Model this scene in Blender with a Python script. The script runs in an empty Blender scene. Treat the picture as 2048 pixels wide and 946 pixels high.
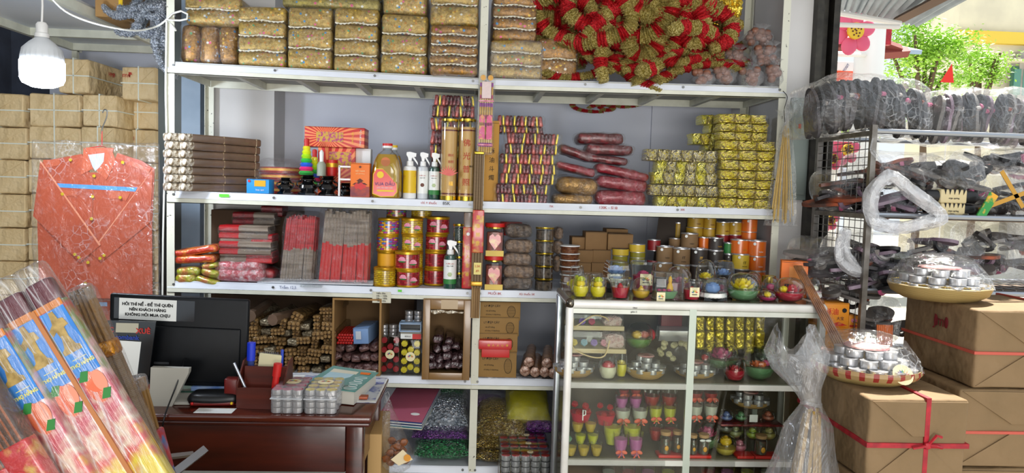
import bpy, math, random
from mathutils import Vector, Matrix, noise
SC = bpy.context.scene
COL = SC.collection
PI = math.pi

# ---------------------------------------------------------------- camera
FPX = 1450.0
YAW, PITCH, ROLL = .0559, .0667, .0308
CAM = Vector((-.0161, -3.4, 1.5))
_f = Vector((math.sin(YAW)*math.cos(PITCH), math.cos(YAW)*math.cos(PITCH), -math.sin(PITCH)))
_r0 = Vector((math.cos(YAW), -math.sin(YAW), 0)); _u0 = _r0.cross(_f)
_r = _r0*math.cos(ROLL)+_u0*math.sin(ROLL); _u = _u0*math.cos(ROLL)-_r0*math.sin(ROLL)
cd = bpy.data.cameras.new('camera'); cam = bpy.data.objects.new('camera', cd); COL.objects.link(cam)
cd.sensor_width = 36; cd.lens = 36*FPX/2048; cd.clip_start = .05; cd.clip_end = 200
mw = Matrix((( _r.x, _u.x, -_f.x, CAM.x), (_r.y, _u.y, -_f.y, CAM.y), (_r.z, _u.z, -_f.z, CAM.z), (0, 0, 0, 1)))
cam.matrix_world = mw; SC.camera = cam

# ---------------------------------------------------------------- sky, sun, daylight, exposure
SC.view_settings.view_transform = 'Standard'; SC.view_settings.look = 'None'
SC.view_settings.gamma = 1; SC.view_settings.use_curve_mapping = False
SC.view_settings.exposure = 0.34
SC.cycles.transparent_max_bounces = 24; SC.cycles.max_bounces = 7; SC.cycles.glossy_bounces = 3
SC.cycles.transmission_bounces = 6; SC.cycles.diffuse_bounces = 4
SC.cycles.caustics_reflective = False; SC.cycles.caustics_refractive = False
w = bpy.data.worlds.new('sky'); SC.world = w; w.use_nodes = True
wb = w.node_tree.nodes['Background']; wb.inputs[0].default_value = (.86, .93, 1, 1); wb.inputs[1].default_value = .85
def lamp(name, kind, loc, direction, energy, col=(1, 1, 1), **k):
    l = bpy.data.lights.new(name, kind); l.energy = energy; l.color = col
    for a, v in k.items(): setattr(l, a, v)
    o = bpy.data.objects.new(name, l); COL.objects.link(o); o.location = loc
    o.rotation_euler = Vector(direction).to_track_quat('-Z', 'Y').to_euler(); return o
lamp('sun', 'SUN', (4, 4, 6), (-.30, -.42, -1.0), 12, (1, .95, .86), angle=.02)
# daylight coming in through the open shop front behind the photographer
lamp('sunlit_forecourt_bounce', 'AREA', (.2, -8.0, .75), (-.03, 1, .06), 170, (1, .97, .92), shape='RECTANGLE', size=4, size_y=1.4)
lamp('shop_front_daylight', 'AREA', (1.2, -7.0, 3.3), (-.14, 1, -.26), 75, (1, .97, .93), shape='RECTANGLE', size=2.6, size_y=1.6)

# ---------------------------------------------------------------- projecting helpers
def ray(x, y): return _f+_r*((x-1024)/FPX)-_u*((y-473)/FPX)
def at(x, y, Y):
    d = ray(x, y); return CAM+d*((Y-CAM.y)/d.y)
def onz(x, y, Z):
    d = ray(x, y); return CAM+d*((Z-CAM.z)/d.z)
def onx(x, y, X):
    d = ray(x, y); return CAM+d*((X-CAM.x)/d.x)
def span(x0, x1, y0, y1, Y):
    """left, right, top, bottom of a picture rectangle on the plane y=Y -> centre x, base z, width, height"""
    xm, ym = (x0+x1)/2, (y0+y1)/2
    a, b = at(x0, ym, Y), at(x1, ym, Y); t, u = at(xm, y0, Y), at(xm, y1, Y)
    return (a.x+b.x)/2, u.z, b.x-a.x, t.z-u.z

# ---------------------------------------------------------------- node materials
MATS = {}
def rgb(h):
    if isinstance(h, str):
        c = [int(h[i:i+2], 16)/255 for i in (0, 2, 4)]
        return tuple((x/12.92 if x <= .04045 else ((x+.055)/1.055)**2.4) for x in c)+(1,)
    return tuple(h)[:3]+(1,)
class NT:
    def __init__(s, name):
        s.m = bpy.data.materials.new(name); s.m.use_nodes = True; s.t = s.m.node_tree; s.n = s.t.nodes; s.l = s.t.links
        s.p = s.n['Principled BSDF']; s.out = s.n['Material Output']; s.tc = s.n.new('ShaderNodeTexCoord')
    def new(s, t, **k):
        n = s.n.new('ShaderNode'+t)
        for a, v in k.items(): setattr(n, a, v)
        return n
    def co(s, kind='Object', sc=(1, 1, 1), loc=(0, 0, 0), rot=(0, 0, 0)):
        mp = s.new('Mapping'); mp.inputs['Scale'].default_value = sc; mp.inputs['Location'].default_value = loc; mp.inputs['Rotation'].default_value = rot
        s.l.new(s.tc.outputs[kind], mp.inputs[0]); return mp.outputs[0]
    def noise(s, co, scale, detail=2, rough=.5, dist=0):
        n = s.new('TexNoise'); n.inputs['Scale'].default_value = scale; n.inputs['Detail'].default_value = detail
        n.inputs['Roughness'].default_value = rough; n.inputs['Distortion'].default_value = dist; s.l.new(co, n.inputs['Vector']); return n
    def vor(s, co, scale, feature='F1'):
        n = s.new('TexVoronoi', feature=feature); n.inputs['Scale'].default_value = scale; s.l.new(co, n.inputs['Vector']); return n
    def ramp(s, x, stops, interp='LINEAR'):
        r = s.new('ValToRGB'); r.color_ramp.interpolation = interp; e = r.color_ramp.elements
        while len(e) > 1: e.remove(e[-1])
        for i, (p, c) in enumerate(stops):
            el = e[0] if i == 0 else e.new(p)
            el.position = p; el.color = rgb(c) if not isinstance(c, (int, float)) else (c, c, c, 1)
        s.l.new(x, r.inputs[0]); return r.outputs[0]
    def mix(s, f, a, b):
        n = s.new('Mix', data_type='RGBA')
        for i, v in ((0, f), (6, a), (7, b)):
            if hasattr(v, 'links'): s.l.new(v, n.inputs[i])
            elif i == 0: n.inputs[0].default_value = v
            else: n.inputs[i].default_value = rgb(v)
        return n.outputs[2]
    def math(s, op, a, b=0., c=0.):
        n = s.new('Math', operation=op)
        for i, v in enumerate((a, b, c)):
            if hasattr(v, 'links'): s.l.new(v, n.inputs[i])
            else: n.inputs[i].default_value = v
        return n.outputs[0]
    def bump(s, h, strength=.4, dist=.01, normal=None):
        b = s.new('Bump'); b.inputs['Strength'].default_value = strength; b.inputs['Distance'].default_value = dist
        s.l.new(h, b.inputs['Height'])
        if normal is not None: s.l.new(normal, b.inputs['Normal'])
        return b.outputs[0]
    def base(s, v):
        if hasattr(v, 'links'): s.l.new(v, s.p.inputs['Base Color'])
        else: s.p.inputs['Base Color'].default_value = rgb(v)
    def xyz(s, co):
        n = s.new('SeparateXYZ'); s.l.new(co, n.inputs[0]); return n.outputs
def M(name, col, rough=.5, metal=0, bump=None, col2=None, cs=8, lo=.35, hi=.65, spec=.5, coat=0, stretch=(1, 1, 1), tex='noise', emit=0, trans=0, detail=3, coords='Object', sss=0):
    if name in MATS: return MATS[name]
    t = NT(name); p = t.p
    p.inputs['Roughness'].default_value = rough; p.inputs['Metallic'].default_value = metal
    p.inputs['Specular IOR Level'].default_value = spec; p.inputs['Coat Weight'].default_value = coat
    p.inputs['Coat Roughness'].default_value = .12
    p.inputs['Transmission Weight'].default_value = trans
    if sss: p.inputs['Subsurface Weight'].default_value = sss; p.inputs['Subsurface Radius'].default_value = (.02, .01, .008)
    c = t.co(coords, stretch)
    if col2 is not None:
        x = t.noise(c, cs, detail).outputs[0] if tex == 'noise' else t.vor(c, cs).outputs[0]
        t.base(t.ramp(x, [(lo, col), (hi, col2)]))
    else: t.base(col)
    if bump:
        h = t.noise(c, bump[0], 3).outputs[0]
        t.l.new(t.bump(h, bump[1], bump[2] if len(bump) > 2 else .01), p.inputs['Normal'])
    if emit:
        p.inputs['Emission Color'].default_value = rgb(col); p.inputs['Emission Strength'].default_value = emit
    MATS[name] = t.m; return t.m
def stripes(name, axis, freq, cols, rough=.5, metal=0, coords='Object', wob=0, bump=None, coat=0, stops=None, spec=.5):
    """bands across one axis: cols repeat along it"""
    if name in MATS: return MATS[name]
    t = NT(name); co = t.co(coords); x = t.xyz(co)[axis]
    if wob: x = t.math('ADD', x, t.math('MULTIPLY', t.noise(co, 30).outputs[0], wob))
    f = t.math('FRACT', t.math('MULTIPLY', x, freq))
    n = len(cols); st = stops or [i/n for i in range(n)]
    t.base(t.ramp(f, list(zip(st, cols)), 'CONSTANT'))
    t.p.inputs['Roughness'].default_value = rough; t.p.inputs['Metallic'].default_value = metal; t.p.inputs['Coat Weight'].default_value = coat
    t.p.inputs['Specular IOR Level'].default_value = spec
    if bump: t.l.new(t.bump(t.noise(co, bump[0], 3).outputs[0], bump[1], bump[2]), t.p.inputs['Normal'])
    MATS[name] = t.m; return t.m
def film(name, tint=(1, 1, 1), haze=.005, gloss=.28, rough=.10, scale=30, bump=.9, streak=.22, stretch=(1, 1, 1)):
    """thin clear crinkled plastic sheet"""
    if name in MATS: return MATS[name]
    t = NT(name); t.n.remove(t.p)
    co = t.co('Object', stretch)
    wr = t.noise(co, scale, 4, .6, 1.2).outputs[0]
    nrm = t.bump(wr, bump, .02)
    tr = t.new('BsdfTransparent'); tr.inputs[0].default_value = rgb(tint)
    gl = t.new('BsdfGlossy'); gl.inputs['Roughness'].default_value = rough; gl.inputs[0].default_value = (1, 1, 1, 1); t.l.new(nrm, gl.inputs['Normal'])
    df = t.new('BsdfDiffuse'); df.inputs[0].default_value = (.85, .86, .88, 1); t.l.new(nrm, df.inputs['Normal'])
    fr = t.new('LayerWeight'); fr.inputs[0].default_value = .35; t.l.new(nrm, fr.inputs['Normal'])
    m1 = t.new('MixShader'); t.l.new(t.math('MULTIPLY_ADD', fr.outputs['Facing'], gloss, .03), m1.inputs[0]); t.l.new(tr.outputs[0], m1.inputs[1]); t.l.new(gl.outputs[0], m1.inputs[2])
    dn = t.noise(co, scale*.5, 2); vm = t.new('VectorMath', operation='MULTIPLY_ADD'); t.l.new(dn.outputs['Color'], vm.inputs[0]); vm.inputs[1].default_value = (.06, .06, .06); t.l.new(co, vm.inputs[2])
    ve = t.new('TexVoronoi', feature='DISTANCE_TO_EDGE'); ve.inputs['Scale'].default_value = scale*1.9; t.l.new(vm.outputs[0], ve.inputs['Vector'])
    crease_glint = t.ramp(ve.outputs['Distance'], [(0, 1), (.03, .5), (.06, 0)])  # thin white lines painted as glints along the creases
    mask = t.ramp(t.noise(co, scale*.35, 2, .5).outputs[0], [(.50, 0), (.66, 1)])
    cloud = t.ramp(t.noise(co, scale*.8, 5, .7, 2.5).outputs[0], [(.55, haze), (.68, haze+streak*.3), (.76, haze+streak)])  # milky haze plus white patches painted as glints
    st = t.math('MINIMUM', t.math('MULTIPLY_ADD', t.math('MULTIPLY', crease_glint, mask), streak*1.0, cloud), .85)
    m2 = t.new('MixShader'); t.l.new(st, m2.inputs[0]); t.l.new(m1.outputs[0], m2.inputs[1]); t.l.new(df.outputs[0], m2.inputs[2])
    t.l.new(m2.outputs[0], t.out.inputs[0]); MATS[name] = t.m; return t.m
def pane(name, tint=(.93, .97, .95), gloss=.5):
    """flat clear glass or rigid clear plastic as a thin shell"""
    if name in MATS: return MATS[name]
    t = NT(name); t.n.remove(t.p)
    tr = t.new('BsdfTransparent'); tr.inputs[0].default_value = rgb(tint)
    gl = t.new('BsdfGlossy'); gl.inputs['Roughness'].default_value = .03
    fr = t.new('LayerWeight'); fr.inputs[0].default_value = .3
    m1 = t.new('MixShader'); t.l.new(t.math('MULTIPLY_ADD', fr.outputs['Facing'], gloss, .015), m1.inputs[0]); t.l.new(tr.outputs[0], m1.inputs[1]); t.l.new(gl.outputs[0], m1.inputs[2])
    t.l.new(m1.outputs[0], t.out.inputs[0]); MATS[name] = t.m; return t.m

# ---------------------------------------------------------------- mesh builder
def rotm(rx=0, ry=0, rz=0): return Matrix.Rotation(rz, 4, 'Z') @ Matrix.Rotation(ry, 4, 'Y') @ Matrix.Rotation(rx, 4, 'X')
def nz(p, fr, seed=0): return noise.noise_vector(Vector((p[0]*fr+seed*7.3, p[1]*fr-seed*3.1, p[2]*fr+seed)))
class G:
    def __init__(s): s.v = []; s.f = []; s.m = []
    def add(s, vs, fs, m=0, T=None):
        b = len(s.v); s.v += [tuple(T @ Vector(p)) for p in vs] if T else [tuple(p) for p in vs]
        s.f += [tuple(b+i for i in f) for f in fs]; s.m += [m]*len(fs); return s
    def join(s, g, T=None):
        b = len(s.v); s.v += [tuple(T @ Vector(p)) for p in g.v] if T else g.v
        s.f += [tuple(b+i for i in f) for f in g.f]; s.m += g.m; return s
    def box(s, c, d, m=0, rot=None):
        x, y, z = d[0]/2, d[1]/2, d[2]/2
        vs = [(a*x, b*y, e*z) for e in (-1, 1) for b in (-1, 1) for a in (-1, 1)]
        T = Matrix.Translation(c) @ (rot or Matrix())
        return s.add(vs, [(0, 2, 3, 1), (4, 5, 7, 6), (0, 1, 5, 4), (2, 6, 7, 3), (0, 4, 6, 2), (1, 3, 7, 5)], m, T)
    def rbox(s, c, d, r=.01, n=(2, 2, 2), m=0, amp=0, fr=8, seed=0, rot=None, puff=0):
        """box with rounded edges, n cells per side, optionally displaced by noise"""
        h = [k/2 for k in d]; r = min(r, min(h)*.98)
        cs = []
        for a in range(3):
            q = [-h[a], -h[a]+r*.4, -h[a]+r]; q += [-h[a]+r+(2*h[a]-2*r)*i/n[a] for i in range(1, n[a])]; q += [h[a]-r, h[a]-r*.4, h[a]]
            cs.append(q)
        idx = {}; vs = []; fs = []
        def vid(p):
            k = (round(p[0], 6), round(p[1], 6), round(p[2], 6))
            if k not in idx: idx[k] = len(vs); vs.append(p)
            return idx[k]
        for a in range(3):
            b, e = (a+1) % 3, (a+2) % 3
            for sgn in (-1, 1):
                for i in range(len(cs[b])-1):
                    for j in range(len(cs[e])-1):
                        q = []
                        for (ii, jj) in ((i, j), (i+1, j), (i+1, j+1), (i, j+1)):
                            p = [0, 0, 0]; p[a] = sgn*h[a]; p[b] = cs[b][ii]; p[e] = cs[e][jj]; q.append(vid(tuple(p)))
                        fs.append(tuple(q) if sgn > 0 else tuple(reversed(q)))
        out = []
        for p in vs:
            inn = [max(-h[a]+r, min(h[a]-r, p[a])) for a in range(3)]
            dv = Vector(p)-Vector(inn)
            P = Vector(inn)+(dv.normalized()*r if dv.length > 1e-9 else dv)
            if puff:
                u = [1-(P[a]/h[a])**2 for a in range(3)]
                for a in range(3): P[a] *= 1+puff*u[(a+1) % 3]*u[(a+2) % 3]
            if amp: P += nz(P, fr, seed)*amp
            out.append(P)
        return s.add(out, fs, m, Matrix.Translation(c) @ (rot or Matrix()))
    def lathe(s, prof, n=20, c=(0, 0, 0), m=0, rot=None, ms=None, wob=None, a0=0):
        """prof: (r, z) from bottom up; closed at r=0 ends"""
        T = Matrix.Translation(c) @ (rot or Matrix()); vs = []; fs = []; mm = []
        rings = []
        for k, (r, z) in enumerate(prof):
            if r < 1e-6: rings.append([len(vs)]); vs.append((0, 0, z))
            else:
                rings.append(list(range(len(vs), len(vs)+n)))
                for i in range(n):
                    a = 2*PI*i/n+a0; rr = r*(wob(a, k) if wob else 1); vs.append((rr*math.cos(a), rr*math.sin(a), z))
        for k in range(len(prof)-1):
            A, B = rings[k], rings[k+1]; q = ms[k] if ms else m
            for i in range(n):
                j = (i+1) % n
                if len(A) == 1 and len(B) == 1: continue
                if len(A) == 1: fs.append((A[0], B[j], B[i]))
                elif len(B) == 1: fs.append((A[i], A[j], B[0]))
                else: fs.append((A[i], A[j], B[j], B[i]))
                mm.append(q)
        b = len(s.m); s.add(vs, fs, m, T); s.m[b:] = mm; return s
    def cyl(s, c, r, h, n=16, m=0, rot=None): return s.lathe([(0, 0), (r, 0), (r, h), (0, h)], n, c, m, rot)
    def tube(s, pts, r, n=6, m=0, closed=False, caps=True, rf=None):
        P = [Vector(p) for p in pts]; N = len(P); vs = []; up = Vector((0, 0, 1)); prev = None
        for i in range(N):
            t = (P[(i+1) % N]-P[i-1]) if closed else (P[min(i+1, N-1)]-P[max(i-1, 0)])
            t = t.normalized() if t.length > 1e-9 else Vector((0, 0, 1))
            if prev is None: a = t.cross(up) if abs(t.dot(up)) < .95 else t.cross(Vector((1, 0, 0)))
            else: a = prev-t*prev.dot(t)
            a.normalize(); prev = a; b = t.cross(a)
            for k in range(n):
                an = 2*PI*k/n; rr = (r[i] if isinstance(r, (list, tuple)) else r)*(rf(i, k) if rf else 1)
                vs.append(P[i]+(a*math.cos(an)+b*math.sin(an))*rr)
        fs = []
        for i in range(N if closed else N-1):
            for k in range(n):
                j = (i+1) % N; fs.append((i*n+k, j*n+k, j*n+(k+1) % n, i*n+(k+1) % n))
        if caps and not closed: fs.append(tuple(range(n))); fs.append(tuple(reversed(range((N-1)*n, N*n))))
        return s.add(vs, fs, m)
    def pillow(s, w, d, h, n=8, c=(0, 0, 0), m=0, amp=.003, fr=25, seed=0, rot=None, p=4, flat=.75, crimp=0):
        """soft sealed pouch lying flat, base at z=0"""
        vs = []; fs = []; N = n+1
        for side in (1, -1):
            for i in range(N):
                for j in range(N):
                    u, v = -1+2*i/n, -1+2*j/n
                    t = max(0, (1-abs(u)**p)*(1-abs(v)**p))**.5
                    P = Vector((u*w/2, v*d/2, side*t*h/2*(1 if side > 0 else flat)))
                    if crimp: P.z += crimp*math.sin((i+j)*2.1)*(1-t)
                    q = nz(P, fr, seed)*amp; P += Vector((q.x, q.y, q.z*t)); vs.append(P)
        zmin = min(p_.z for p_ in vs)
        vs = [p_-Vector((0, 0, zmin)) for p_ in vs]
        for sd in (0, 1):
            o = sd*N*N
            for i in range(n):
                for j in range(n):
                    q = (o+i*N+j, o+(i+1)*N+j, o+(i+1)*N+j+1, o+i*N+j+1); fs.append(q if sd == 0 else tuple(reversed(q)))
        bd = [(i, 0) for i in range(n)]+[(n, j) for j in range(n)]+[(i, n) for i in range(n, 0, -1)]+[(0, j) for j in range(n, 0, -1)]
        for k in range(len(bd)):
            a, b = bd[k], bd[(k+1) % len(bd)]; A, B = a[0]*N+a[1], b[0]*N+b[1]; fs.append((A, A+N*N, B+N*N, B))
        return s.add(vs, fs, m, Matrix.Translation(c) @ (rot or Matrix()))
    def blob(s, c, r, n=10, m=0, amp=0, fr=10, seed=0, rot=None):
        """ellipsoid, r = (rx, ry, rz)"""
        if not isinstance(r, (tuple, list)): r = (r, r, r)
        vs = []; fs = []; rows = max(4, n//2+1)
        for k in range(rows+1):
            th = PI*k/rows
            for i in range(n):
                a = 2*PI*i/n; P = Vector((r[0]*math.sin(th)*math.cos(a), r[1]*math.sin(th)*math.sin(a), -r[2]*math.cos(th)))
                if amp: P += nz(P, fr, seed)*amp*math.sin(th)
                vs.append(P)
        for k in range(rows):
            for i in range(n):
                j = (i+1) % n; fs.append((k*n+i, k*n+j, (k+1)*n+j, (k+1)*n+i))
        return s.add(vs, fs, m, Matrix.Translation(c) @ (rot or Matrix()))
    def prism(s, pts, y0, y1, m=0, T=None):
        """polygon (x, z) extruded from y0 to y1"""
        n = len(pts); vs = [(x, y0, z) for x, z in pts]+[(x, y1, z) for x, z in pts]
        fs = [tuple(range(n)), tuple(reversed(range(n, 2*n)))]+[(i, i+n, (i+1) % n+n, (i+1) % n) for i in range(n)]
        return s.add(vs, fs, m, T)
    def mesh(s, name, mats=None, smooth=True, ang=40):
        me = bpy.data.meshes.new(name); me.from_pydata(s.v, [], s.f)
        for mt in (mats or []): me.materials.append(mt)
        if any(s.m): me.polygons.foreach_set('material_index', s.m)
        if smooth:
            me.polygons.foreach_set('use_smooth', [True]*len(s.f)); me.set_sharp_from_angle(angle=math.radians(ang))
        me.update(); return me
def tag(o, label=None, cat=None, group=None, kind=None):
    for k, v in (('label', label), ('category', cat), ('group', group), ('kind', kind)):
        if v: o[k] = v
    return o
def root(name, label, cat, loc=(0, 0, 0), rz=0, group=None, rot=None):
    o = bpy.data.objects.new(name, None); COL.objects.link(o); o.location = loc; o.rotation_euler = rot or (0, 0, rz); o.empty_display_size = .05
    return tag(o, label, cat, group)
def mk(name, g, mats, parent=None, loc=(0, 0, 0), rot=(0, 0, 0), ang=40, smooth=True, label=None, scale=None):
    """one mesh object; g is a G or an existing mesh"""
    if not isinstance(mats, (list, tuple)): mats = [mats]
    me = g if isinstance(g, bpy.types.Mesh) else g.mesh(name, mats, smooth, ang)
    o = bpy.data.objects.new(name, me); COL.objects.link(o); o.location = loc; o.rotation_euler = rot
    if scale: o.scale = scale
    if parent: o.parent = parent
    if label: o['label'] = label
    return o
def one(name, g, mats, label, cat, loc=(0, 0, 0), rot=(0, 0, 0), group=None, kind=None, **k):
    return tag(mk(name, g, mats, None, loc, rot, **k), label, cat, group, kind)
def struct(name, g, mats, parent=None, **k):
    o = mk(name, g, mats, parent, **k)
    if not parent: o['kind'] = 'structure'
    return o
def dup(r, loc=None, rz=None, label=None, group=None, parent=None, rot=None, scale=None):
    c = r.copy(); COL.objects.link(c)
    if parent is not None: c.parent = parent
    if loc is not None: c.location = loc
    if rz is not None: c.rotation_euler = (0, 0, rz)
    if rot is not None: c.rotation_euler = rot
    if scale is not None: c.scale = scale
    if label: c['label'] = label
    if group: c['group'] = group
    for ch in KIDS.get(r.name, None) or [x for x in r.children]: dup(ch, parent=c)
    return c
KIDS = {}
_txt = {}
def txt(s, size, mat, parent=None, loc=(0, 0, 0), rot=(PI/2, 0, 0), name='lettering', align='CENTER', w=None, bold=0, sx=1, th=.0004):
    key = (s, round(size, 4), mat.name, align, bold, sx)
    if key not in _txt:
        c = bpy.data.curves.new('lettering', 'FONT'); c.body = s; c.size = size; c.align_x = align; c.align_y = 'CENTER'; c.resolution_u = 2; c.offset = bold; c.extrude = th
        o = bpy.data.objects.new('lettering', c); COL.objects.link(o); o.scale = (sx, 1, 1)
        me = bpy.data.meshes.new_from_object(o.evaluated_get(bpy.context.evaluated_depsgraph_get()))
        if sx != 1:
            for v in me.vertices: v.co.x *= sx
        bpy.data.objects.remove(o); me.materials.clear(); me.materials.append(mat); _txt[key] = me
    return mk(name, _txt[key], None, parent, loc, rot)
ORD = ['first', 'second', 'third', 'fourth', 'fifth', 'sixth', 'seventh', 'eighth', 'ninth', 'tenth', 'eleventh', 'twelfth', 'thirteenth', 'fourteenth']
def rowname(i, n):
    """i counted from the bottom, n rows"""
    return 'lowest' if i == 0 else 'topmost' if i == n-1 else ORD[i]+' from bottom'
rnd = random.Random(7)
U = rnd.uniform
# ================================================================ materials
m_wall = M('wall_paint', 'd0d3dd', .85, col2='c2c7d3', cs=1.2, bump=(40, .08, .004))
m_wall_w = M('white_plaster', 'd6d4d2', .85, col2='c6c4c2', cs=2, bump=(60, .08, .003))
m_wall_d = M('slate_blue_plaster', '3a4150', .9, col2='2b303c', cs=5, bump=(60, .4, .004))
m_floor = M('floor_tile', '8a857b', .4, col2='77736b', cs=3)
m_steel = M('cream_painted_steel', 'dcdccb', .45, col2='c9c9b8', cs=14, lo=.3, hi=.75)
m_steel2 = M('worn_cream_steel', 'd4d3c2', .5, col2='4a463c', cs=60, lo=.66, hi=.72)
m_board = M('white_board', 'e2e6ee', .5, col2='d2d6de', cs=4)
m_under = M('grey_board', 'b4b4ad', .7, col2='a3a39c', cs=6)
m_screw = M('screw', '6a6a68', .4, .9)
m_dark = M('dark_metal', '2a2824', .45, .6, col2='3d3a33', cs=20)
m_black = M('black_plastic', '0b0c0e', .35)
m_white = M('white_plastic', 'e8e8e6', .35)
m_ink = M('black_ink', '101014', .8)
m_ink_red = M('red_ink', 'b5382c', .8)
m_ink_blue = M('blue_ink', '2a3a78', .8)
m_kraft = M('kraft_paper', 'a88a5f', .75, col2='9a7c53', cs=5, bump=(14, .35, .012), spec=.3)
m_kraft2 = M('pale_kraft_paper', 'd8c094', .6, col2='c6ab7a', cs=6, bump=(13, .9, .03), spec=.5)
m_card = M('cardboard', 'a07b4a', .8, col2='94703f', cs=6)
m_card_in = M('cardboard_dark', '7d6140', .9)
m_film = film('plastic_film')
m_film_s = film('plastic_film_shiny', haze=.005, gloss=.30, streak=.34, scale=45)
m_film_l = film('plastic_film_light', haze=0, gloss=.15, streak=.07, scale=22)
m_film_g = film('plastic_film_grey', haze=.08, gloss=.45, streak=.35, scale=38)
m_glass = pane('glass_pane')
m_dome = pane('clear_plastic', (.93, .95, .94), .95)
m_alu = M('aluminium', 'b8bcc4', .28, .9)
m_tin = M('candle_tin', 'c8c8ca', .3, .75)

# ================================================================ room
struct('floor', G().box((0, -1, -.03), (9, 9, .06)), m_floor)
struct('wall_back', G().box((-.17, .83, 1.5), (2.54, .12, 3.2)), m_wall)                       # behind the shelving
struct('wall_left', G().box((-3.1, -1.2, 1.5), (.12, 5.7, 3.2)), m_wall_d)
struct('wall_back_left', G().box((-2.95, 1.62, 1.5), (.3, .12, 3.2)), m_wall_d)
struct('wall_far_left', G().box((-1.95, 1.62, 1.5), (1.7, .12, 3.2)), m_wall)
c = at(467, 300, .55); 
struct('trim_1', G().box((-1.26, .66, 1.5), (.36, .22, 3.2)), m_wall_w)                       # pilaster left of the back wall
struct('trim_2', G().box((-1.555, .72, 1.5), (.10, .12, 3.2)), M('blue_lit_pillar', '9fb0c0', .7, col2='8c9eb0', cs=5))  # pillar edge with the bulb's bluish light mixed into its colour
struct('trim_3', G().box((-1.68, .74, 1.5), (.15, .03, 3.2)), M('grey_panel', '5b5f60', .4, col2='52564f', cs=3))
struct('ceiling', G().box((-.75, -1.4, 3.13), (4.9, 6.2, .06)), m_wall_w)
struct('wall_right', G().box((1.535, .50, 1.5), (.15, .80, 3.2)), m_wall_w)                    # white pier right of the shelving
struct('wall_right_reveal', G().box((1.25, .80, 1.5), (.5, .1, 3.2)), m_wall)
g = G()
for x, wd, y in ((1.625, .03, .08), (1.665, .022, .11), (1.70, .03, .07)): g.box((x, y, 1.5), (wd, .06, 3.2))
struct('door_1', g, m_dark)
g = G().box((1.645, .12, 1.5), (.1, .01, 3.2)); struct('trim_4', g, m_dark)

# ================================================================ steel shelving unit
SZ = {1: (2.022, 2.002, 2.017), 2: (1.438, 1.431, 1.437), 3: (1.024, 1.013, 1.016), 4: (.603, .590, .589), 5: (.165, .159, .159)}
XL, XM, XR = -1.411, 0.0, 1.453
def shz(i, x):
    a, b, c = SZ[i]
    return a+(b-a)*(x-XL)/(XM-XL) if x < XM else b+(c-b)*(x-XM)/(XR-XM)
unit = root('shelving_unit', 'long cream steel shelving unit of slotted angle bars along the back wall', 'shelf', (0, 0, 0))
def post(x, y, sx, sy, name='post'):
    g = G().box((x+sx*.017, y, 1.4), (.034, .003, 2.8)); g.box((x, y+sy*.017, 1.4), (.003, .034, 2.8))
    return mk(name, g, [m_steel2, m_screw], unit)
post(XL, 0, 1, 1); post(XM, 0, 1, 1); post(XR, 0, -1, 1)
post(XL, .5, 1, -1); post(XM, .5, 1, -1); post(XR, .5, -1, -1)
def slab(x0, z0, x1, z1, y0, y1, t):
    g = G(); g.prism([(x0, z0-t), (x1, z1-t), (x1, z1), (x0, z0)], y0, y1); return g
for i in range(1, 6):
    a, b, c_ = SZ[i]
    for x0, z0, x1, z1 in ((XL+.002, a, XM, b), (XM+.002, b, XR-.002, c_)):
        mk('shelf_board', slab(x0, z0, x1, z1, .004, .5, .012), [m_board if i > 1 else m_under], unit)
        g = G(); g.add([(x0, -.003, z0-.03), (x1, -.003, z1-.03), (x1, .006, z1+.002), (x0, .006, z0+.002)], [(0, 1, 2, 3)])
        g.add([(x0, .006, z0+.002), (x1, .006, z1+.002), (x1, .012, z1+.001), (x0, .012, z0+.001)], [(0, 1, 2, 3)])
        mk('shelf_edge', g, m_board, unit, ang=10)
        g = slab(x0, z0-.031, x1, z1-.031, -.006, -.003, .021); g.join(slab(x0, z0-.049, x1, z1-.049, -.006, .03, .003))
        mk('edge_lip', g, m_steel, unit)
        mk('rear_edge', slab(x0, z0-.012, x1, z1-.012, .496, .5, .036), m_steel, unit)
        n = 5
        for k in range(n+1):
            x = x0+.018+(x1-x0-.036)*k/n; z = z0+(z1-z0)*(x-x0)/(x1-x0)
            mk('cross_brace', G().box((x, .25, z-.03), (.026 if 0 < k < n else .004, .47, .034)), m_steel, unit)
        for k in (.02, .34, .66, .98):
            x = x0+(x1-x0)*k; z = z0+(z1-z0)*k
            mk('screw', G().cyl((x, 0, z-.014), .006, .004, 8, rot=rotm(PI/2)), m_screw, unit)

# ================================================================ loft rack in the left corner (seen from below)
loft = root('overhead_rack', 'white steel overhead rack seen from below in the top left corner', 'rack', (-2.24, .2, 2.3))
mk('rack_panel', G().box((0, 0, .03), (.62, 2.5, .02)), M('white_panel', 'd9dfe6', .5), loft)
for x in (-.31, .31): mk('side_rail', G().box((x, 0, 0), (.03, 2.5, .045)), m_steel, loft)
for y in (-1.1, -.2, .72, 1.16): mk('cross_rail', G().box((0, y, 0), (.60, .03, .045)), m_steel, loft)
mk('rack_post', G().box((-.31, 1.2, -1.15), (.03, .03, 2.3)), m_steel, loft)
mk('rack_post', G().box((.31, 1.2, -1.15), (.03, .03, 2.3)), m_steel, loft)
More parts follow.
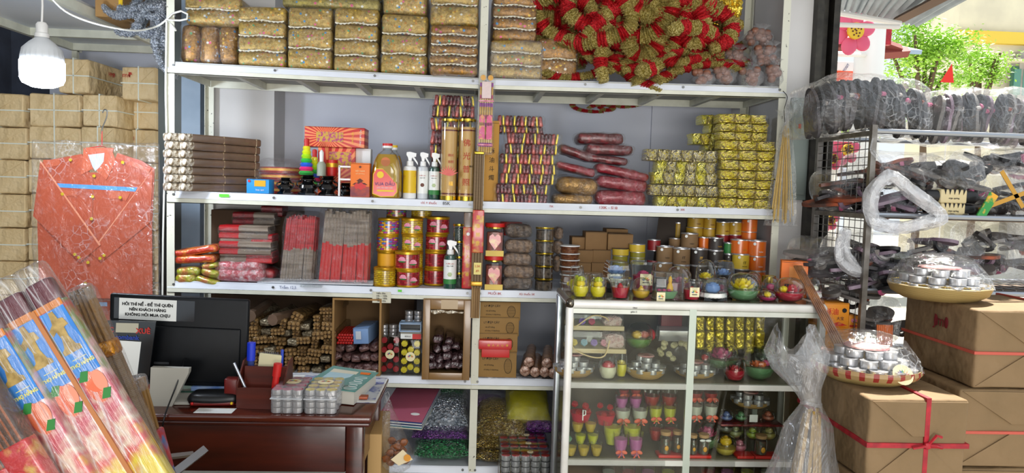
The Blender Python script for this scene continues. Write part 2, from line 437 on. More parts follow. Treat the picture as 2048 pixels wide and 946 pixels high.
# ================================================================ TOP SHELF: bales of sequinned fabric
def sequin_mat(name, a, b, dens=70):
    t = NT(name); co = t.co('Object')
    base = t.ramp(t.noise(co, 60, 4, .7).outputs[0], [(.35, a), (.62, b)])
    v = t.vor(co, dens); dot = t.ramp(v.outputs['Distance'], [(.0, 1), (.30, 1), (.36, 0)])
    sx = t.new('SeparateColor'); t.l.new(v.outputs['Color'], sx.inputs[0])
    colr = t.ramp(sx.outputs[0], [(0, 'b07a28'), (.40, '3f7fb0'), (.52, 'c2527a'), (.66, 'd8b44a'), (.80, '5b9a6a'), (.90, 'c9c9c0')], 'CONSTANT')
    on = t.math('MULTIPLY', dot, t.ramp(sx.outputs[1], [(0, 0), (.42, 1)], 'CONSTANT'))
    t.base(t.mix(on, base, colr)); t.p.inputs['Metallic'].default_value = .35; t.p.inputs['Roughness'].default_value = .42
    t.l.new(t.bump(t.noise(co, 120, 3).outputs[0], .5, .004), t.p.inputs['Normal']); MATS[name] = t.m; return t.m
m_seq = sequin_mat('sequinned_gold_fabric', '7d6429', 'b79a52', 62)
m_seq2 = sequin_mat('sequinned_olive_fabric', '6e6428', 'a8984e', 48)
m_seq3 = sequin_mat('sequinned_bronze_fabric', '6a4a22', 'a57a3c', 55)
m_lace = M('lace_edge', 'e4e0cf', .8, col2='b9a878', cs=90, lo=.5, hi=.6)
LAYM = {}
def bale(px0, px1, py0, py1, nl, label, Y=.02, dep=.34, mat=None, vert=False, seed=0, yaw=0, wrap=None, rest=None, lace=True):
    x, z, w, h = span(px0, px1, py0, py1, Y)
    if rest is not None: z2 = rest; h = h+(z-rest); z = rest
    t = root('fabric_bale', label, 'bale', (x, Y+dep/2, z), yaw)
    mat = mat or m_seq; n = nl
    for k in range(n):
        if vert:
            g = G().rbox((-w/2+w*(k+.5)/n, 0, h/2), (w/n*.97, dep*.93, h*.96), min(.03, w/n*.35), (3, 3, 4), amp=.007, fr=10, seed=seed+k, puff=.05)
            mk('fabric_fold', g, mat, t)
        else:
            hh = h/n; g = G().rbox((0, 0, hh*(k+.5)), (w*.97, dep*.95, hh*1.0), min(.016, hh*.4), (4, 3, 2), amp=.005, fr=9, seed=seed+k, puff=.04)
            mk('fabric_fold', g, mat, t)
            if k and lace:
                zc = hh*k+.003; pts = [(-w*.465+w*.93*i/22, -dep*.475-.004, zc-.003*math.sin(i*.14*PI)) for i in range(23)]
                g = G(); vs = [(a, b, c+.0035) for a, b, c in pts]+[(a, b-.003, c-(.006 if i % 2 else .0015)) for i, (a, b, c) in enumerate(pts)]
                g.add(vs, [(i, i+23, i+24, i+1) for i in range(22)]); mk('lace_edge', g, m_lace, t)
    g = G().rbox((0, 0, h/2), (w*1.0, dep*.98, h*1.02), min(w, h)*.11, (6, 5, 6), amp=.010, fr=13, seed=seed+40, puff=.05)
    mk('plastic_wrap', g, wrap or m_film, t)
    return t
s1 = lambda px: shz(1, at(px, 130, .1).x)+.003
bale(357, 472, 46, 130, 3, 'dim bag of folded sequinned fabric at the far left of the top shelf', Y=.05, vert=True, seed=1, rest=s1(400), mat=m_seq3)
bale(366, 482, -10, 48, 2, 'crumpled shiny bag of gold fabric lying on the leftmost bale', Y=.04, seed=2, wrap=m_film_s)
bale(473, 571, 12, 133, 4, 'four-layer gold sequinned bale, first wide bale from the left on the top shelf', seed=3, rest=s1(520))
bale(573, 664, 14, 138, 3, 'gold sequinned bale with two white lace bands, second wide one from the left', seed=5, rest=s1(620))
bale(666, 757, 16, 142, 4, 'gold sequinned bale, third wide one from the left on the top shelf', seed=8, rest=s1(710))
bale(760, 856, 28, 147, 3, 'gold sequinned bale standing just left of the knobbly overhanging bale', seed=11, rest=s1(808))
bale(858, 956, 50, 166, 5, 'tightly wrapped bronze bale overhanging the shelf beside the middle post', Y=-.035, dep=.3, seed=13, rest=s1(905), mat=m_seq3, wrap=m_film_s)
bale(560, 762, -30, 18, 2, 'olive bag of fabric lying across the second and third wide bales', Y=.06, seed=15, mat=m_seq2)
bale(764, 855, -30, 28, 1, 'small colourful sequinned bale on top beside the olive bag', Y=.03, seed=17)
bale(860, 958, -30, 50, 2, 'bag of glittering beaded fabric on top of the overhanging bale', Y=-.01, dep=.26, seed=19, wrap=m_film_s)
bale(984, 1075, -12, 82, 4, 'upper brown wrapped bale with slanting white edges right of the middle post', Y=.02, seed=21, mat=m_seq3)
bale(979, 1086, 80, 158, 3, 'crinkled silver bag of rolled gold fabric standing right of the middle post', Y=.0, dep=.3, seed=23, rest=s1(1030), wrap=m_film_g)
bale(1076, 1156, 76, 160, 2, 'gold wrapped bale lying between the crinkled bag and the tinsel heap', Y=.03, dep=.3, seed=25, rest=s1(1115), mat=m_seq3)

# ---------------------------------------------------------------- tinsel garlands
m_tg = M('gold_tinsel', '94802a', .32, .6, col2='e6d48a', cs=170, lo=.42, hi=.62, bump=(220, 1, .012))
m_tr = M('red_tinsel', '980e14', .32, .35, col2='dc2028', cs=140, bump=(170, .9, .01))
m_gf = M('gold_foil', 'c9a020', .28, .9, col2='f2d860', cs=30, bump=(35, .9, .02))
def garland_mesh(seed, L=.62, r=.036, curl=1.0, band=(9, 6)):
    q = random.Random(seed); N = 84; P = []
    p = Vector((0, 0, 0)); a = q.uniform(0, 6); da = q.choice((-1, 1))*q.uniform(.8, 1.4)*PI*curl/N; el = 0
    for i in range(N):
        P.append(p.copy()); a += da*(1+.6*math.sin(i*.09+seed)); el += q.uniform(-.012, .012)
        p = p+Vector((math.cos(a), el*.5+.15*math.sin(i*.12+seed), math.sin(a)*.75))*L/N
    c = sum(P, Vector())/N; P = [v-c for v in P]
    rf = lambda i, k: (1.13 if i % 2 else .84)*q.uniform(.84, 1.16)
    g = G().tube(P, [r*(.55+.45*math.sin(PI*(i+4)/(N+8))**.5) for i in range(N)], 12, rf=rf)
    per = band[0]+band[1]; F = []
    for i in range(N-1):
        F += [0 if (i % per) < band[0] else 1]*12
    g.m = F+[0, 0]
    # loose tinsel fringe on the red bands
    for i in range(0, N, 1):
        if (i % per) >= band[0]:
            for _ in range(9):
                d = Vector((q.uniform(-1, 1), q.uniform(-1, .6), q.uniform(-1, 1))).normalized(); s = d.cross(Vector((q.uniform(-1, 1), 1, 0))).normalized()*.0016
                a0 = P[i]+d*r*.75; b0 = P[i]+d*r*q.uniform(1.2, 1.55); g.add([a0-s, a0+s, b0], [(0, 1, 2)], 1)
    return g.mesh('garland', [m_tg, m_tr], True, 80)
GM = [garland_mesh(k, curl=c, r=rr, band=bd) for k, (c, rr, bd) in enumerate([(1, .036, (9, 6)), (1.5, .040, (12, 5)), (.6, .034, (10, 7)), (2, .037, (8, 8)), (1.2, .042, (14, 4)), (.8, .036, (6, 9))])]
rows = [(-8, [1165, 1230, 1300, 1365, 1425]), (32, [1180, 1245, 1310, 1375, 1420]), (72, [1165, 1225, 1290, 1350, 1410]), (108, [1185, 1250, 1320, 1385, 1425]), (143, [1190, 1255, 1325, 1375])]
for j, (py, xs) in enumerate(rows):
    for i, px in enumerate(xs):
        for dd in (0, 1):
            if dd and j == 4: continue
            Y = (.22 if dd else (.04 if j > 2 else .0))+U(-.02, .02)
            p = at(px+U(-8, 8)+dd*14, py+U(-6, 6), Y)
            one('tinsel_garland', GM[(i*2+j*3+dd) % 6], None, 'red and gold tinsel garland %s heap, %s row, %s from left' % ('deep in' if dd else 'fronting', ORD[j], ORD[i]), 'garland', p, (U(-.4, .4), U(0, 6.28) if j < 3 else U(-.35, .35)+PI*(i % 2), U(-.5, .5)), group='tinsel garlands heaped on the top shelf', scale=(1, 1, 1) if j < 3 else (1, 1, .55))
for i, (px, py, k) in enumerate([(1098, 10, 1), (1125, 30, 3), (1110, 48, 5), (1145, 14, 0)]):
    one('tinsel_garland', GM[k], None, 'red and gold tinsel garland hanging above the wrapped bales, %s from left' % ORD[[0, 2, 1, 3][i]], 'garland', at(px, py, .16), (U(-.3, .3), PI/2+U(-.3, .3), U(-.3, .3)), group='tinsel garlands hanging over the right bales')
for i, (px, py, k) in enumerate([(1165, 214, 5), (1205, 214, 3), (1262, 208, 0)]):
    one('tinsel_garland', GM[k], None, 'tinsel garland end drooping behind and below the top shelf, %s from left' % ORD[i], 'garland', at(px, py, .555), (0, U(-.3, .3), 0), group='tinsel ends drooping behind the shelf', scale=(.5, .4, .28))
def foil_hank(px, py0, py1, label, Y=.1):
    x, z, w, h = span(px-17, px+17, py0, py1, Y)
    t = root('gold_foil_hank', label, 'garland', (x, Y, z))
    for k in range(5):
        q = random.Random(k); pts = [(math.sin(i*.5+k)*.006+(k-2)*w*.11, 0+.01*(k % 2), h*i/14) for i in range(15)]
        mk('foil_strand', G().tube(pts, w*.2, 8, rf=lambda i, kk: (1.1 if i % 2 else .8)*q.uniform(.8, 1.2)), m_gf, t)
foil_hank(1440, -20, 50, 'shiny gold foil hank hanging right of the tinsel heap, left one')
foil_hank(1468, -20, 52, 'shiny gold foil hank hanging right of the tinsel heap, right one')
# bags of round brown nuts
m_nut = M('brown_nut', '6a4030', .4, col2='8a5a44', cs=14)
nutm = G().blob((0, 0, 0), (.021, .021, .019), 10, amp=.002, fr=40).mesh('nut', [m_nut])
def nutbag(px0, px1, py0, py1, label, Y=.06, seed=0, knot=True):
    x, z, w, h = span(px0, px1, py0, py1, Y); q = random.Random(seed)
    t = root('nut_bag', label, 'bag', (x, Y, z))
    n = max(5, int(w*h/.0011))
    for k in range(min(n, 14)):
        a = q.uniform(0, 6.28); rr = q.uniform(.2, .8)
        mk('nut', nutm, None, t, (rr*math.cos(a)*w*.42, -abs(math.sin(a))*.03*rr, .022+q.random()*h*.55))
    g = G().blob((0, 0, h*.42), (w*.5, .06, h*.42), 14, amp=.014, fr=28, seed=seed)
    g.lathe([(.012, h*.78), (.02, h*.9), (.035, h*1.0), (.03, h*1.02)], 12, (w*.1, 0, 0), wob=lambda a, k: 1+.4*math.sin(5*a+k))
    mk('plastic_bag', g, m_film_g, t)
z1 = s1(1500)
for i, (a, b, c, d, y, l) in enumerate([(1382, 1428, 140, 174, .02, 'small bag of brown nuts at the left foot of the pile'), (1422, 1474, 126, 172, .03, 'clear bag of brown nuts, second along the shelf edge'),
        (1474, 1528, 126, 178, .02, 'clear bag of glossy brown nuts in the middle of the shelf edge'), (1526, 1566, 120, 178, .01, 'bag of brown nuts nearest the right post on the shelf edge'),
        (1440, 1500, 92, 138, .16, 'bag of brown nuts in the second layer, left one'), (1498, 1572, 84, 136, .06, 'bag of large brown nuts in the second layer, right one'),
        (1484, 1548, 50, 100, .14, 'knotted bag of brown nuts on the very top of the bag pile')]):
    nutbag(a, b, c, d, l, y, 30+i)
# ================================================================ SECOND SHELF
s2 = lambda px, Y=.03: shz(2, at(px, 395, Y).x)+.003
s3 = lambda px, Y=.03: shz(3, at(px, 575, Y).x)+.003
s4 = lambda px, Y=.03: shz(4, at(px, 752, Y).x)+.003
s5 = lambda px, Y=.03: shz(5, at(px, 935, Y).x)+.003
# ---- paper-wrapped incense bundles stacked at the left end
m_wrapb = M('brown_incense_wrap', '7c6350', .35, col2='65503f', cs=12, coat=.6)
m_silver = M('crinkled_clear_end', 'e4dccb', .22, .3, col2='8b785e', cs=70, lo=.4, hi=.6, bump=(70, 1, .012))
m_stick = M('brown_incense', '8a6a42', .7)
def bundle_mesh(L=.40, w=.055, h=.036):
    b = G().rbox((0, L/2, h/2), (w, L, h), .009, (2, 3, 1), amp=.0012, fr=30)
    e = G()
    for i in range(4):
        for j in range(2): e.lathe([(0, -.004), (w*.115, -.002), (w*.125, .012)], 10, (-w/2+w*(i+.5)/4, .004, h*(j+.5)/2), rot=rotm(-PI/2))
    e.rbox((0, .024, h/2), (w*1.02, .055, h*1.02), .009, (3, 1, 2), amp=.003, fr=60)
    t = G().rbox((0, L*.5, h/2), (w*1.015, .012, h*1.03), .009, (1, 1, 1)); t.rbox((0, L*.93, h/2), (w*1.015, .008, h*1.03), .009, (1, 1, 1))
    return b.mesh('wrapper', [m_wrapb]), e.mesh('crinkled_end', [m_silver]), t.mesh('band', [M('clear_band', 'a0896b', .2)])
BW, BE, BT = bundle_mesh()
base = s2(350)
for r_ in range(7):
    for c_ in range(2):
        x0 = at(333+c_*25+(3 if r_ % 2 else 0), 380, -.09).x
        t = root('incense_bundle', 'brown-wrapped incense bundle with silvery end, %s column, %s row' % (('outer left', 'inner right')[c_], 'bottom' if r_ == 0 else 'top' if r_ == 6 else ORD[r_]+' up'), 'incense',
                 (x0, -.09+c_*.012, base+r_*.0368), -.66+U(-.03, .03), 'wrapped incense bundles at the left end of the second shelf')
        mk('wrapper', BW, None, t); mk('crinkled_end', BE, None, t); mk('band', BT, None, t)

# ---- small goods left of the oil bottles
m_blue = M('sky_blue_card', '1b8fd6', .5); m_red = M('red_card', 'c8201c', .45); m_org = M('orange_card', 'e8731c', .5)
m_gold = M('gold_print', 'd8a52c', .4, .5); m_yel = M('yellow_card', 'e8c21e', .5)
def carton(name, label, cat, px0, px1, py0, py1, mat, Y=.04, dep=.1, rest=None, yaw=0, inset=None, texts=(), topm=None, group=None):
    x, z, w, h = span(px0, px1, py0, py1, Y)
    if rest is not None: h += z-rest; z = rest
    t = root(name, label, cat, (x, Y, z), yaw, group)
    mk('box_body', G().rbox((0, dep/2, h/2), (w, dep, h), .002, (1, 1, 1)), mat, t)
    g = G().box((0, dep/2, h+.0006), (w*.98, .0016, .0008)); g.box((0, -.0006, h*.97), (w*.98, .0008, .0012)); mk('flap_seam', g, m_ink, t)
    if inset:
        for (u, v, a, b, mm) in inset: mk('printed_panel', G().box((u*w, -.001, v*h), (a*w, .0014, b*h)), mm, t)
    for (s, sz, mm, u, v) in texts: txt(s, sz, mm, t, (u*w, -.0025, v*h))
    return t, w, h
m_pic_red = M('red_rays_print', 'c8281e', .5, col2='e8812c', cs=18, lo=.4, hi=.6)
def rays_mat(name, a, b, cx, cz, n):
    t = NT(name); o = t.xyz(t.co('Object')); an = t.math('ARCTAN2', t.math('SUBTRACT', o[2], cz), t.math('SUBTRACT', o[0], cx))
    f = t.math('FRACT', t.math('MULTIPLY', an, n/6.2832)); t.base(t.ramp(f, [(0, a), (.5, b)], 'CONSTANT')); t.p.inputs['Roughness'].default_value = .4; MATS[name] = t.m; return t.m
m_rays = rays_mat('ray_burst_print', 'c8201c', 'ee8a50', -.04, .05, 34)
m_multi = M('golden_figures_print', 'caa030', .5, col2='b03070', cs=70, lo=.45, hi=.6)
b2 = s2(500)
t, w, h = carton('small_box', 'small sky-blue box with a gold picture at the left of the black figurines', 'box', 493, 538, 358, 387, m_blue, .01, .09, s2(515), 0, [(.1, .7, .5, .42, m_gold)], [('hoa sen', .012, m_white, .1, .25)])
mk('round_badge', G().cyl((-w*.38, -.001, h*.85), .006, .002, 12, rot=rotm(PI/2)), m_red, t)
x, z, w_, h_ = span(508, 602, 335, 372, .22)
t = root('tin_stack', 'stack of round red and gold biscuit tins under crumpled plastic behind the blue box', 'tin', (x, .30, s2(550)))
for k in range(4): mk('round_tin', G().lathe([(0, 0), (w_*.47, 0), (w_*.47, .004), (w_*.48, .006), (w_*.48, .028), (w_*.45, .031), (0, .031)], 28, (0, 0, k*.033)), stripes('tin_band', 2, 30, ['8c1f1c', 'c9963a', '8c1f1c'], .35, .3), t)
g = G().rbox((0, 0, .085), (w_*1.02, w_*1.02, .165), .05, (5, 5, 4), amp=.018, fr=12, seed=5); mk('plastic_wrap', g, m_film, t)
# black glossy incense holders
m_gb = M('glossy_black_ceramic', '060607', .12, coat=1)
def burner(px0, px1, py0, py1, label, Y=.05, dark=m_gb):
    x, z, w, h = span(px0, px1, py0, py1, Y); z = s2((px0+px1)/2); h = at((px0+px1)/2, py0, Y).z-z; R_ = w/2
    t = root('black_ceramic_burner', label, 'burner', (x, Y+R_, z))
    mk('base', G().lathe([(0, 0), (R_, 0), (R_, h*.08), (R_*.85, h*.14), (R_*.7, h*.2), (0, h*.2)], 6, a0=.5), dark, t, ang=20)
    mk('body', G().lathe([(R_*.65, h*.2), (R_*.95, h*.36), (R_*.88, h*.5), (R_*.55, h*.62), (R_*.5, h*.68), (R_*.8, h*.74), (R_*.75, h*.8), (0, h*.8)], 16, wob=lambda a, k: 1+.08*math.sin(8*a)), dark, t)
    mk('crown', G().lathe([(R_*.5, h*.8), (R_*.7, h*.88), (R_*.45, h*.93), (R_*.6, h), (0, h*.97)], 8, wob=lambda a, k: 1+.2*math.sin(4*a+k)), dark, t)
    for s in (-1, 1): mk('handle', G().tube([(s*R_*.8, 0, h*.4), (s*R_*1.05, 0, h*.5), (s*R_*1.0, 0, h*.66), (s*R_*.6, 0, h*.7)], R_*.1, 6), dark, t)
burner(550, 583, 355, 388, 'small black ceramic burner just right of the blue box')
burner(590, 632, 350, 389, 'black ceramic pagoda burner below the rainbow ring toy')
burner(632, 672, 352, 390, 'wide black ceramic burner in front of the red cup')
burner(672, 704, 366, 391, 'low black ceramic burner beneath the white bracket')
# rainbow ring toys
def ringtoy(px, py0, py1, wpx, label, Y, rest):
    x, z, w, h = span(px-wpx/2, px+wpx/2, py0, py1, Y); z = rest if rest else z; h = at(px, py0, Y).z-z
    t = root('rainbow_ring_bottle', label, 'toy', (x, Y, z))
    cols = ['3aa84a', 'e8337a', '2f62d8', '35b548', 'a8e020', 'd8e820', 'e8e030']
    zz = 0; R_ = w/2
    for k, c in enumerate(cols):
        r_ = R_*(1-.085*k); hh = h*.78/len(cols)
        mk('ring', G().lathe([(0, 0), (r_*.8, 0), (r_, hh*.5), (r_*.8, hh), (0, hh)], 20, (0, 0, zz)), M('toy_'+c, c, .25, coat=.4), t); zz += hh
    mk('cap', G().lathe([(0, 0), (R_*.34, 0), (R_*.30, h*.1), (R_*.36, h*.1), (R_*.3, h*.2), (0, h*.22)], 14, (0, 0, zz)), m_red, t)
ringtoy(613, 276, 350, 32, 'rainbow stack of plastic rings with a red cap above the black burner', .16, None)
ringtoy(629, 298, 372, 28, 'second rainbow ring stack half hidden behind the first', .22, None)
# red boxes with ray bursts
t, w, h = carton('red_gift_box', 'long red ray-burst box lying on top of the other red box', 'box', 609, 729, 254, 294, m_rays, .22, .14)
mk('figures_print', G().box((-w*.08, -.001, h*.5), (w*.45, .001, h*.5)), m_multi, t); txt('ĐỒ THỜ CÚNG', .011, m_white, t, (w*.43, -.002, h*.5), (PI/2, PI/2, 0)); txt('VIỆT NAM', .012, m_yel, t, (w*.30, -.002, h*.5), (PI/2, PI/2, 0))
t, w, h = carton('red_gift_box', 'upright red ray-burst box with golden figures under the long red box', 'box', 636, 710, 293, 352, m_rays, .24, .12, s2(670, .24))
mk('figures_print', G().box((w*.1, -.001, h*.72), (w*.6, .001, h*.35)), m_multi, t)
x, z, w, h = span(652, 676, 320, 352, .18)
t = root('red_paper_cup', 'red paper cup with gold letters in front of the red box', 'cup', (x, .18, z-.0))
mk('cup_body', G().lathe([(0, 0), (w*.42, 0), (w*.5, h), (w*.46, h), (w*.4, .004)], 20), m_red, t); mk('printed_band', G().lathe([(w*.47, h*.55), (w*.487, h*.8)], 20), m_gold, t)
one('white_carton', G().rbox((0, 0, 0), (.075, .07, .135), .002, (1, 1, 1)), m_white, 'plain white carton standing behind the orange box and oil bottle', 'box', at(728, 325, .3)+Vector((0, 0, 0)))
x, z, w, h = span(634, 652, 300, 352, .14)
t = root('white_pump_bottle', 'small white pump bottle between the ring toys and the red cup', 'bottle', (x, .14, z))
mk('bottle_body', G().lathe([(0, 0), (w*.5, 0), (w*.5, h*.45), (w*.3, h*.55), (0, h*.55)], 16), M('grey_label', '9aa090', .5), t); mk('pump', G().lathe([(0, h*.55), (w*.22, h*.55), (w*.25, h*.9), (w*.1, h), (0, h)], 12), m_white, t)
x, z, w, h = span(676, 703, 330, 392, .02); z = s2(690)
t = root('white_bracket', 'white plastic square bracket standing left of the orange box', 'bracket', (x, .03, z)); h = at(690, 331, .03).z-z
for nm, g in (('upright', G().rbox((-w*.42, 0, h/2), (.008, .02, h), .002, (1, 1, 1))), ('arm', G().rbox((0, 0, h*.96), (w*.95, .02, .009), .002, (1, 1, 1))), ('arm', G().rbox((w*.05, 0, h*.55), (w*.95, .02, .009), .002, (1, 1, 1)))): mk(nm, g, m_white, t)
t, w, h = carton('orange_box', 'orange and purple gradient incense box left of the oil bottle', 'box', 701, 739, 326, 396, None or M('orange_gradient', 'e8731c', .5), .0, .07, s2(720), 0.02)
mk('printed_panel', G().box((0, -.001, h*.16), (w, .001, h*.30)), M('purple_print', '6b2a3c', .5, col2='b8462a', cs=25), t)
mk('lotus_print', G().prism([(w*.32*math.cos(a), h*.32+h*.12*math.sin(a)*(1 if i % 2 else .55)) for i, a in enumerate([PI*2*k/14 for k in range(14)])], -.0025, -.001), m_red, t)
mk('pagoda_print', G().prism([(-w*.4, h*.36), (w*.4, h*.36), (w*.25, h*.42), (w*.12, h*.42), (w*.12, h*.47), (w*.2, h*.47), (0, h*.55), (-w*.2, h*.47), (-w*.12, h*.47), (-w*.12, h*.42), (-w*.25, h*.42)], -.002, -.001), M('dark_print', '5a2418', .6), t)
txt('VIỆT NAM', .0095, M('cream_print', 'f0dca0', .5), t, (0, -.002, h*.76)); txt('NẾN BƠ ĐĂNG', .006, MATS['cream_print'], t, (0, -.002, h*.68)); txt('✱', .018, M('dark_print', '5a2418', .6), t, (0, -.002, h*.88))
# cooking oil bottles
m_oil = M('golden_oil', 'e8b400', .08, trans=.35, coat=1, col2='c08c00', cs=6)
def oilbottle(px0, px1, py0, label, Y, back=False):
    x, z, w, h = span(px0, px1, py0, 396, Y); z = s2((px0+px1)/2, Y); h = at((px0+px1)/2, py0, Y).z-z; R_ = w/2
    t = root('oil_bottle', label, 'bottle', (x, Y+R_*.6, z)); ob = lambda a, k: 1/ (abs(math.cos(a))**3.2+abs(math.sin(a))**3.2)**(1/3.2)
    pr_ = [(0, 0), (R_*.9, 0), (R_*.98, h*.03), (R_*.98, h*.45), (R_*.92, h*.55), (R_*.82, h*.68), (R_*.6, h*.8), (R_*.3, h*.87), (R_*.28, h*.9)]
    g = G().lathe(pr_[:-2]+[(0, h*.8)], 32, wob=ob, rot=Matrix.Scale(.62, 4, (0, 1, 0))); mk('oil', g, m_oil, t)
    g = G().lathe([(a*1.02, b) for a, b in pr_[1:]], 32, wob=ob, rot=Matrix.Scale(.63, 4, (0, 1, 0))); mk('clear_shell', g, m_dome, t)
    mk('neck', G().lathe([(R_*.28, h*.87), (R_*.28, h*.93)], 20), m_dome, t)
    mk('cap', G().lathe([(R_*.3, h*.91), (R_*.34, h*.92), (R_*.33, h*.955), (0, h*.955)], 20), m_white, t)
    mk('cap_top', G().lathe([(R_*.33, h*.955), (R_*.33, h), (0, h)], 20), m_red if not back else m_yel, t)
    if not back:
        yy = -R_*.63; lab = [(-.8, .08), (-.3, .03), (.5, .04), (.72, .12), (.7, .26), (.1, .44), (-.2, .52), (-.6, .52), (-.78, .42)]
        mk('label', G().prism([(R_*a, h*b) for a, b in lab], yy-.003, yy), M('red_label', 'd8281c', .35, coat=.5), t)
        mk('label_border', G().prism([(R_*a*1.06, h*(.28+(b-.28)*1.06)) for a, b in lab], yy-.0015, yy+.0008), m_yel, t)
        txt('VUA DẦU', .021, m_ink_blue, t, (-R_*.05, yy-.005, h*.25), name='lettering'); txt('DẦU ĂN CAO CẤP', .0085, m_white, t, (-R_*.05, yy-.005, h*.185))
        mk('emblem', G().cyl((-R_*.35, yy-.003, h*.42), R_*.22, .002, 20, rot=rotm(PI/2)), m_yel, t)
        mk('gold_stripe', G().box((0, yy-.004, h*.13), (R_*1.1, .001, h*.03)), m_yel, t)
        mk('upper_emblem', G().cyl((-R_*.05, -R_*.5, h*.66), R_*.3, .002, 20, rot=rotm(PI/2-.15)), M('faded_red_label', 'c8703c', .5), t)
        mk('handle', G().tube([(R_*.35, -R_*.55, h*.62), (R_*.62, -R_*.6, h*.5), (R_*.6, -R_*.6, h*.3)], R_*.13, 8), M('pale_gold_oil', 'd0b050', .1, trans=.3), t)
oilbottle(768, 806, 290, 'second oil bottle with yellow cap behind the big one', .16, True)
oilbottle(741, 803, 286, 'large clear bottle of golden oil with red label and cap', .0)
# spray bottles
def spray(px0, px1, py0, mat_lab, mat_body, label, Y, restf, texts=(), decor=None, base_mat=None, rest_y=396, flip=1):
    x, z, w, h = span(px0, px1, py0, rest_y, Y); z = restf((px0+px1)/2, Y); h = at((px0+px1)/2, py0, Y).z-z; R_ = w*.46
    t = root('spray_bottle', label, 'bottle', (x, Y+R_, z))
    mk('bottle_body', G().lathe([(0, 0), (R_*.95, 0), (R_, h*.02), (R_, h*.62), (R_*.9, h*.68), (R_*.45, h*.71), (R_*.42, h*.74), (0, h*.74)], 24), mat_body, t)
    mk('label', G().lathe([(R_*1.02, h*.12), (R_*1.02, h*.6)], 24), mat_lab, t)
    if base_mat: mk('label_foot', G().lathe([(R_*1.03, h*.10), (R_*1.03, h*.2)], 24, wob=lambda a, k: 1), base_mat, t)
    mk('collar', G().lathe([(R_*.5, h*.70), (R_*.55, h*.72), (R_*.5, h*.80), (R_*.3, h*.81), (0, h*.81)], 16), m_white, t)
    g = G().prism([(-R_*.22, h*.8), (R_*.22, h*.8), (R_*.3, h*.88), (R_*.9*flip, h*.9), (R_*.95*flip, h*.97), (0, h), (-R_*.5*flip, h*.99), (-R_*.55*flip, h*.93), (-R_*.3*flip, h*.88)], -R_*.28, R_*.28)
    mk('spray_head', g, m_white, t)
    mk('trigger', G().prism([(R_*.3*flip, h*.88), (R_*.62*flip, h*.89), (R_*1.15*flip, h*.78), (R_*1.2*flip, h*.72), (R_*1.0*flip, h*.76)], -R_*.15, R_*.15), m_white, t)
    for (s, sz, mm, v) in texts: txt(s, sz, mm, t, (0, -R_*1.03-.001, v*h))
    if decor:
        for k in range(6):
            a = k*1.05; mk('printed_flower', G().blob((R_*.2*math.cos(a), -R_*1.02, h*(.3)+R_*.2*math.sin(a)), (R_*.17, .002, R_*.17), 8), decor, t)
    return t
m_lw = M('white_label', 'e6e8e4', .4); m_grn = M('green_print', '2f7a38', .5)
spray(804, 833, 303, M('yellow_label', 'e0b818', .35, col2='c8962a', cs=20, lo=.55, hi=.6), m_white, 'white trigger spray bottle with yellow label right of the oil', .02, s2)
spray(833, 857, 304, m_lw, M('frosted_white', 'c8ccd0', .3), 'white spray bottle printed with brown nuts, middle of the three', .03, s2, [('NƯỚC LAU', .006, m_ink_red, .5), ('BÀN THỜ', .0055, m_ink, .45)], M('brown_print', '6a3c2c', .6))
spray(856, 880, 305, m_lw, M('dark_green_liquid', '24483c', .2, coat=1), 'dark green spray bottle beside the gold cylinders', .03, s2, [('NƯỚC LAU', .006, m_ink_red, .5), ('BÀN THỜ', .0055, m_ink, .45)], M('jasmine_print', 'b8c89a', .6), m_grn)
# gold cylinders
m_gcyl = M('cream_gold_paper', 'd8aa62', .4, col2='cf9c50', cs=5); m_brn = M('dark_red_band', '6a1e18', .5); m_cap = M('gold_cap', 'c8a838', .22, .9)
def goldtube(px0, px1, label, which):
    x, z, w, h = span(px0, px1, 237, 402, -.005); z = s2((px0+px1)/2); h = at((px0+px1)/2, 237, -.005).z-z; R_ = w/2*.97
    t = root('gold_cylinder', label, 'cylinder', (x, -.005+R_, z))
    mk('paper_tube', G().lathe([(0, h*.03), (R_*.95, h*.03), (R_*.95, h*.9), (0, h*.9)], 32), m_gcyl, t)
    mk('clear_sleeve', G().lathe([(R_, h*.02), (R_, h*.985)], 32), m_dome, t)
    mk('end_cap', G().lathe([(0, 0), (R_*1.01, 0), (R_*1.01, h*.05), (R_, h*.05)], 32), m_cap, t); mk('end_cap', G().lathe([(R_*1.01, h*.975), (R_*1.01, h), (0, h)], 32), m_cap, t)
    for v in (.85, .07): mk('printed_band', G().lathe([(R_*.965, h*v), (R_*.965, h*(v+.018))], 32), m_brn, t)
    yy = -R_*.97
    if which == 0:
        for k in range(9):
            a = -1.2+2.4*k/8; g = G().prism([(0, 0), (R_*.16, h*.05), (R_*.05, h*.10), (0, h*.13), (-R_*.10, h*.08)], -.0012, 0); o = mk('lotus_petal', g, M('pink_lotus_print', 'c83c4a', .5, col2='e07a5a', cs=30), t, (0, yy-.002-.0003*k, h*.3), (0, a, 0))
        txt('佛光', .014, m_ink_red, t, (R_*.25, yy-.003, h*.55)); txt('普照', .014, m_ink_red, t, (R_*.25, yy-.003, h*.47)); txt('福', .022, m_gold, t, (R_*.3, yy-.002, h*.2))
    else:
        for k, s in enumerate('佛光普照'): txt(s, .036, m_ink_red, t, (0, yy-.003, h*(.7-.16*k)))
        txt('南无', .010, m_ink, t, (R_*.55, yy*.86-.003, h*.42), (PI/2, 0, .5))
goldtube(880, 915, 'tall gold cylinder with a pink lotus, left of the pair', 0); goldtube(915, 951, 'tall gold cylinder with large red calligraphy, right of the pair', 1)
t, w, h = carton('tall_yellow_box', 'tall mustard-yellow carton with black characters behind the middle post', 'box', 952, 997, 241, 403, M('mustard_card', 'b88424', .6), .06, .1, s2(975, .06))
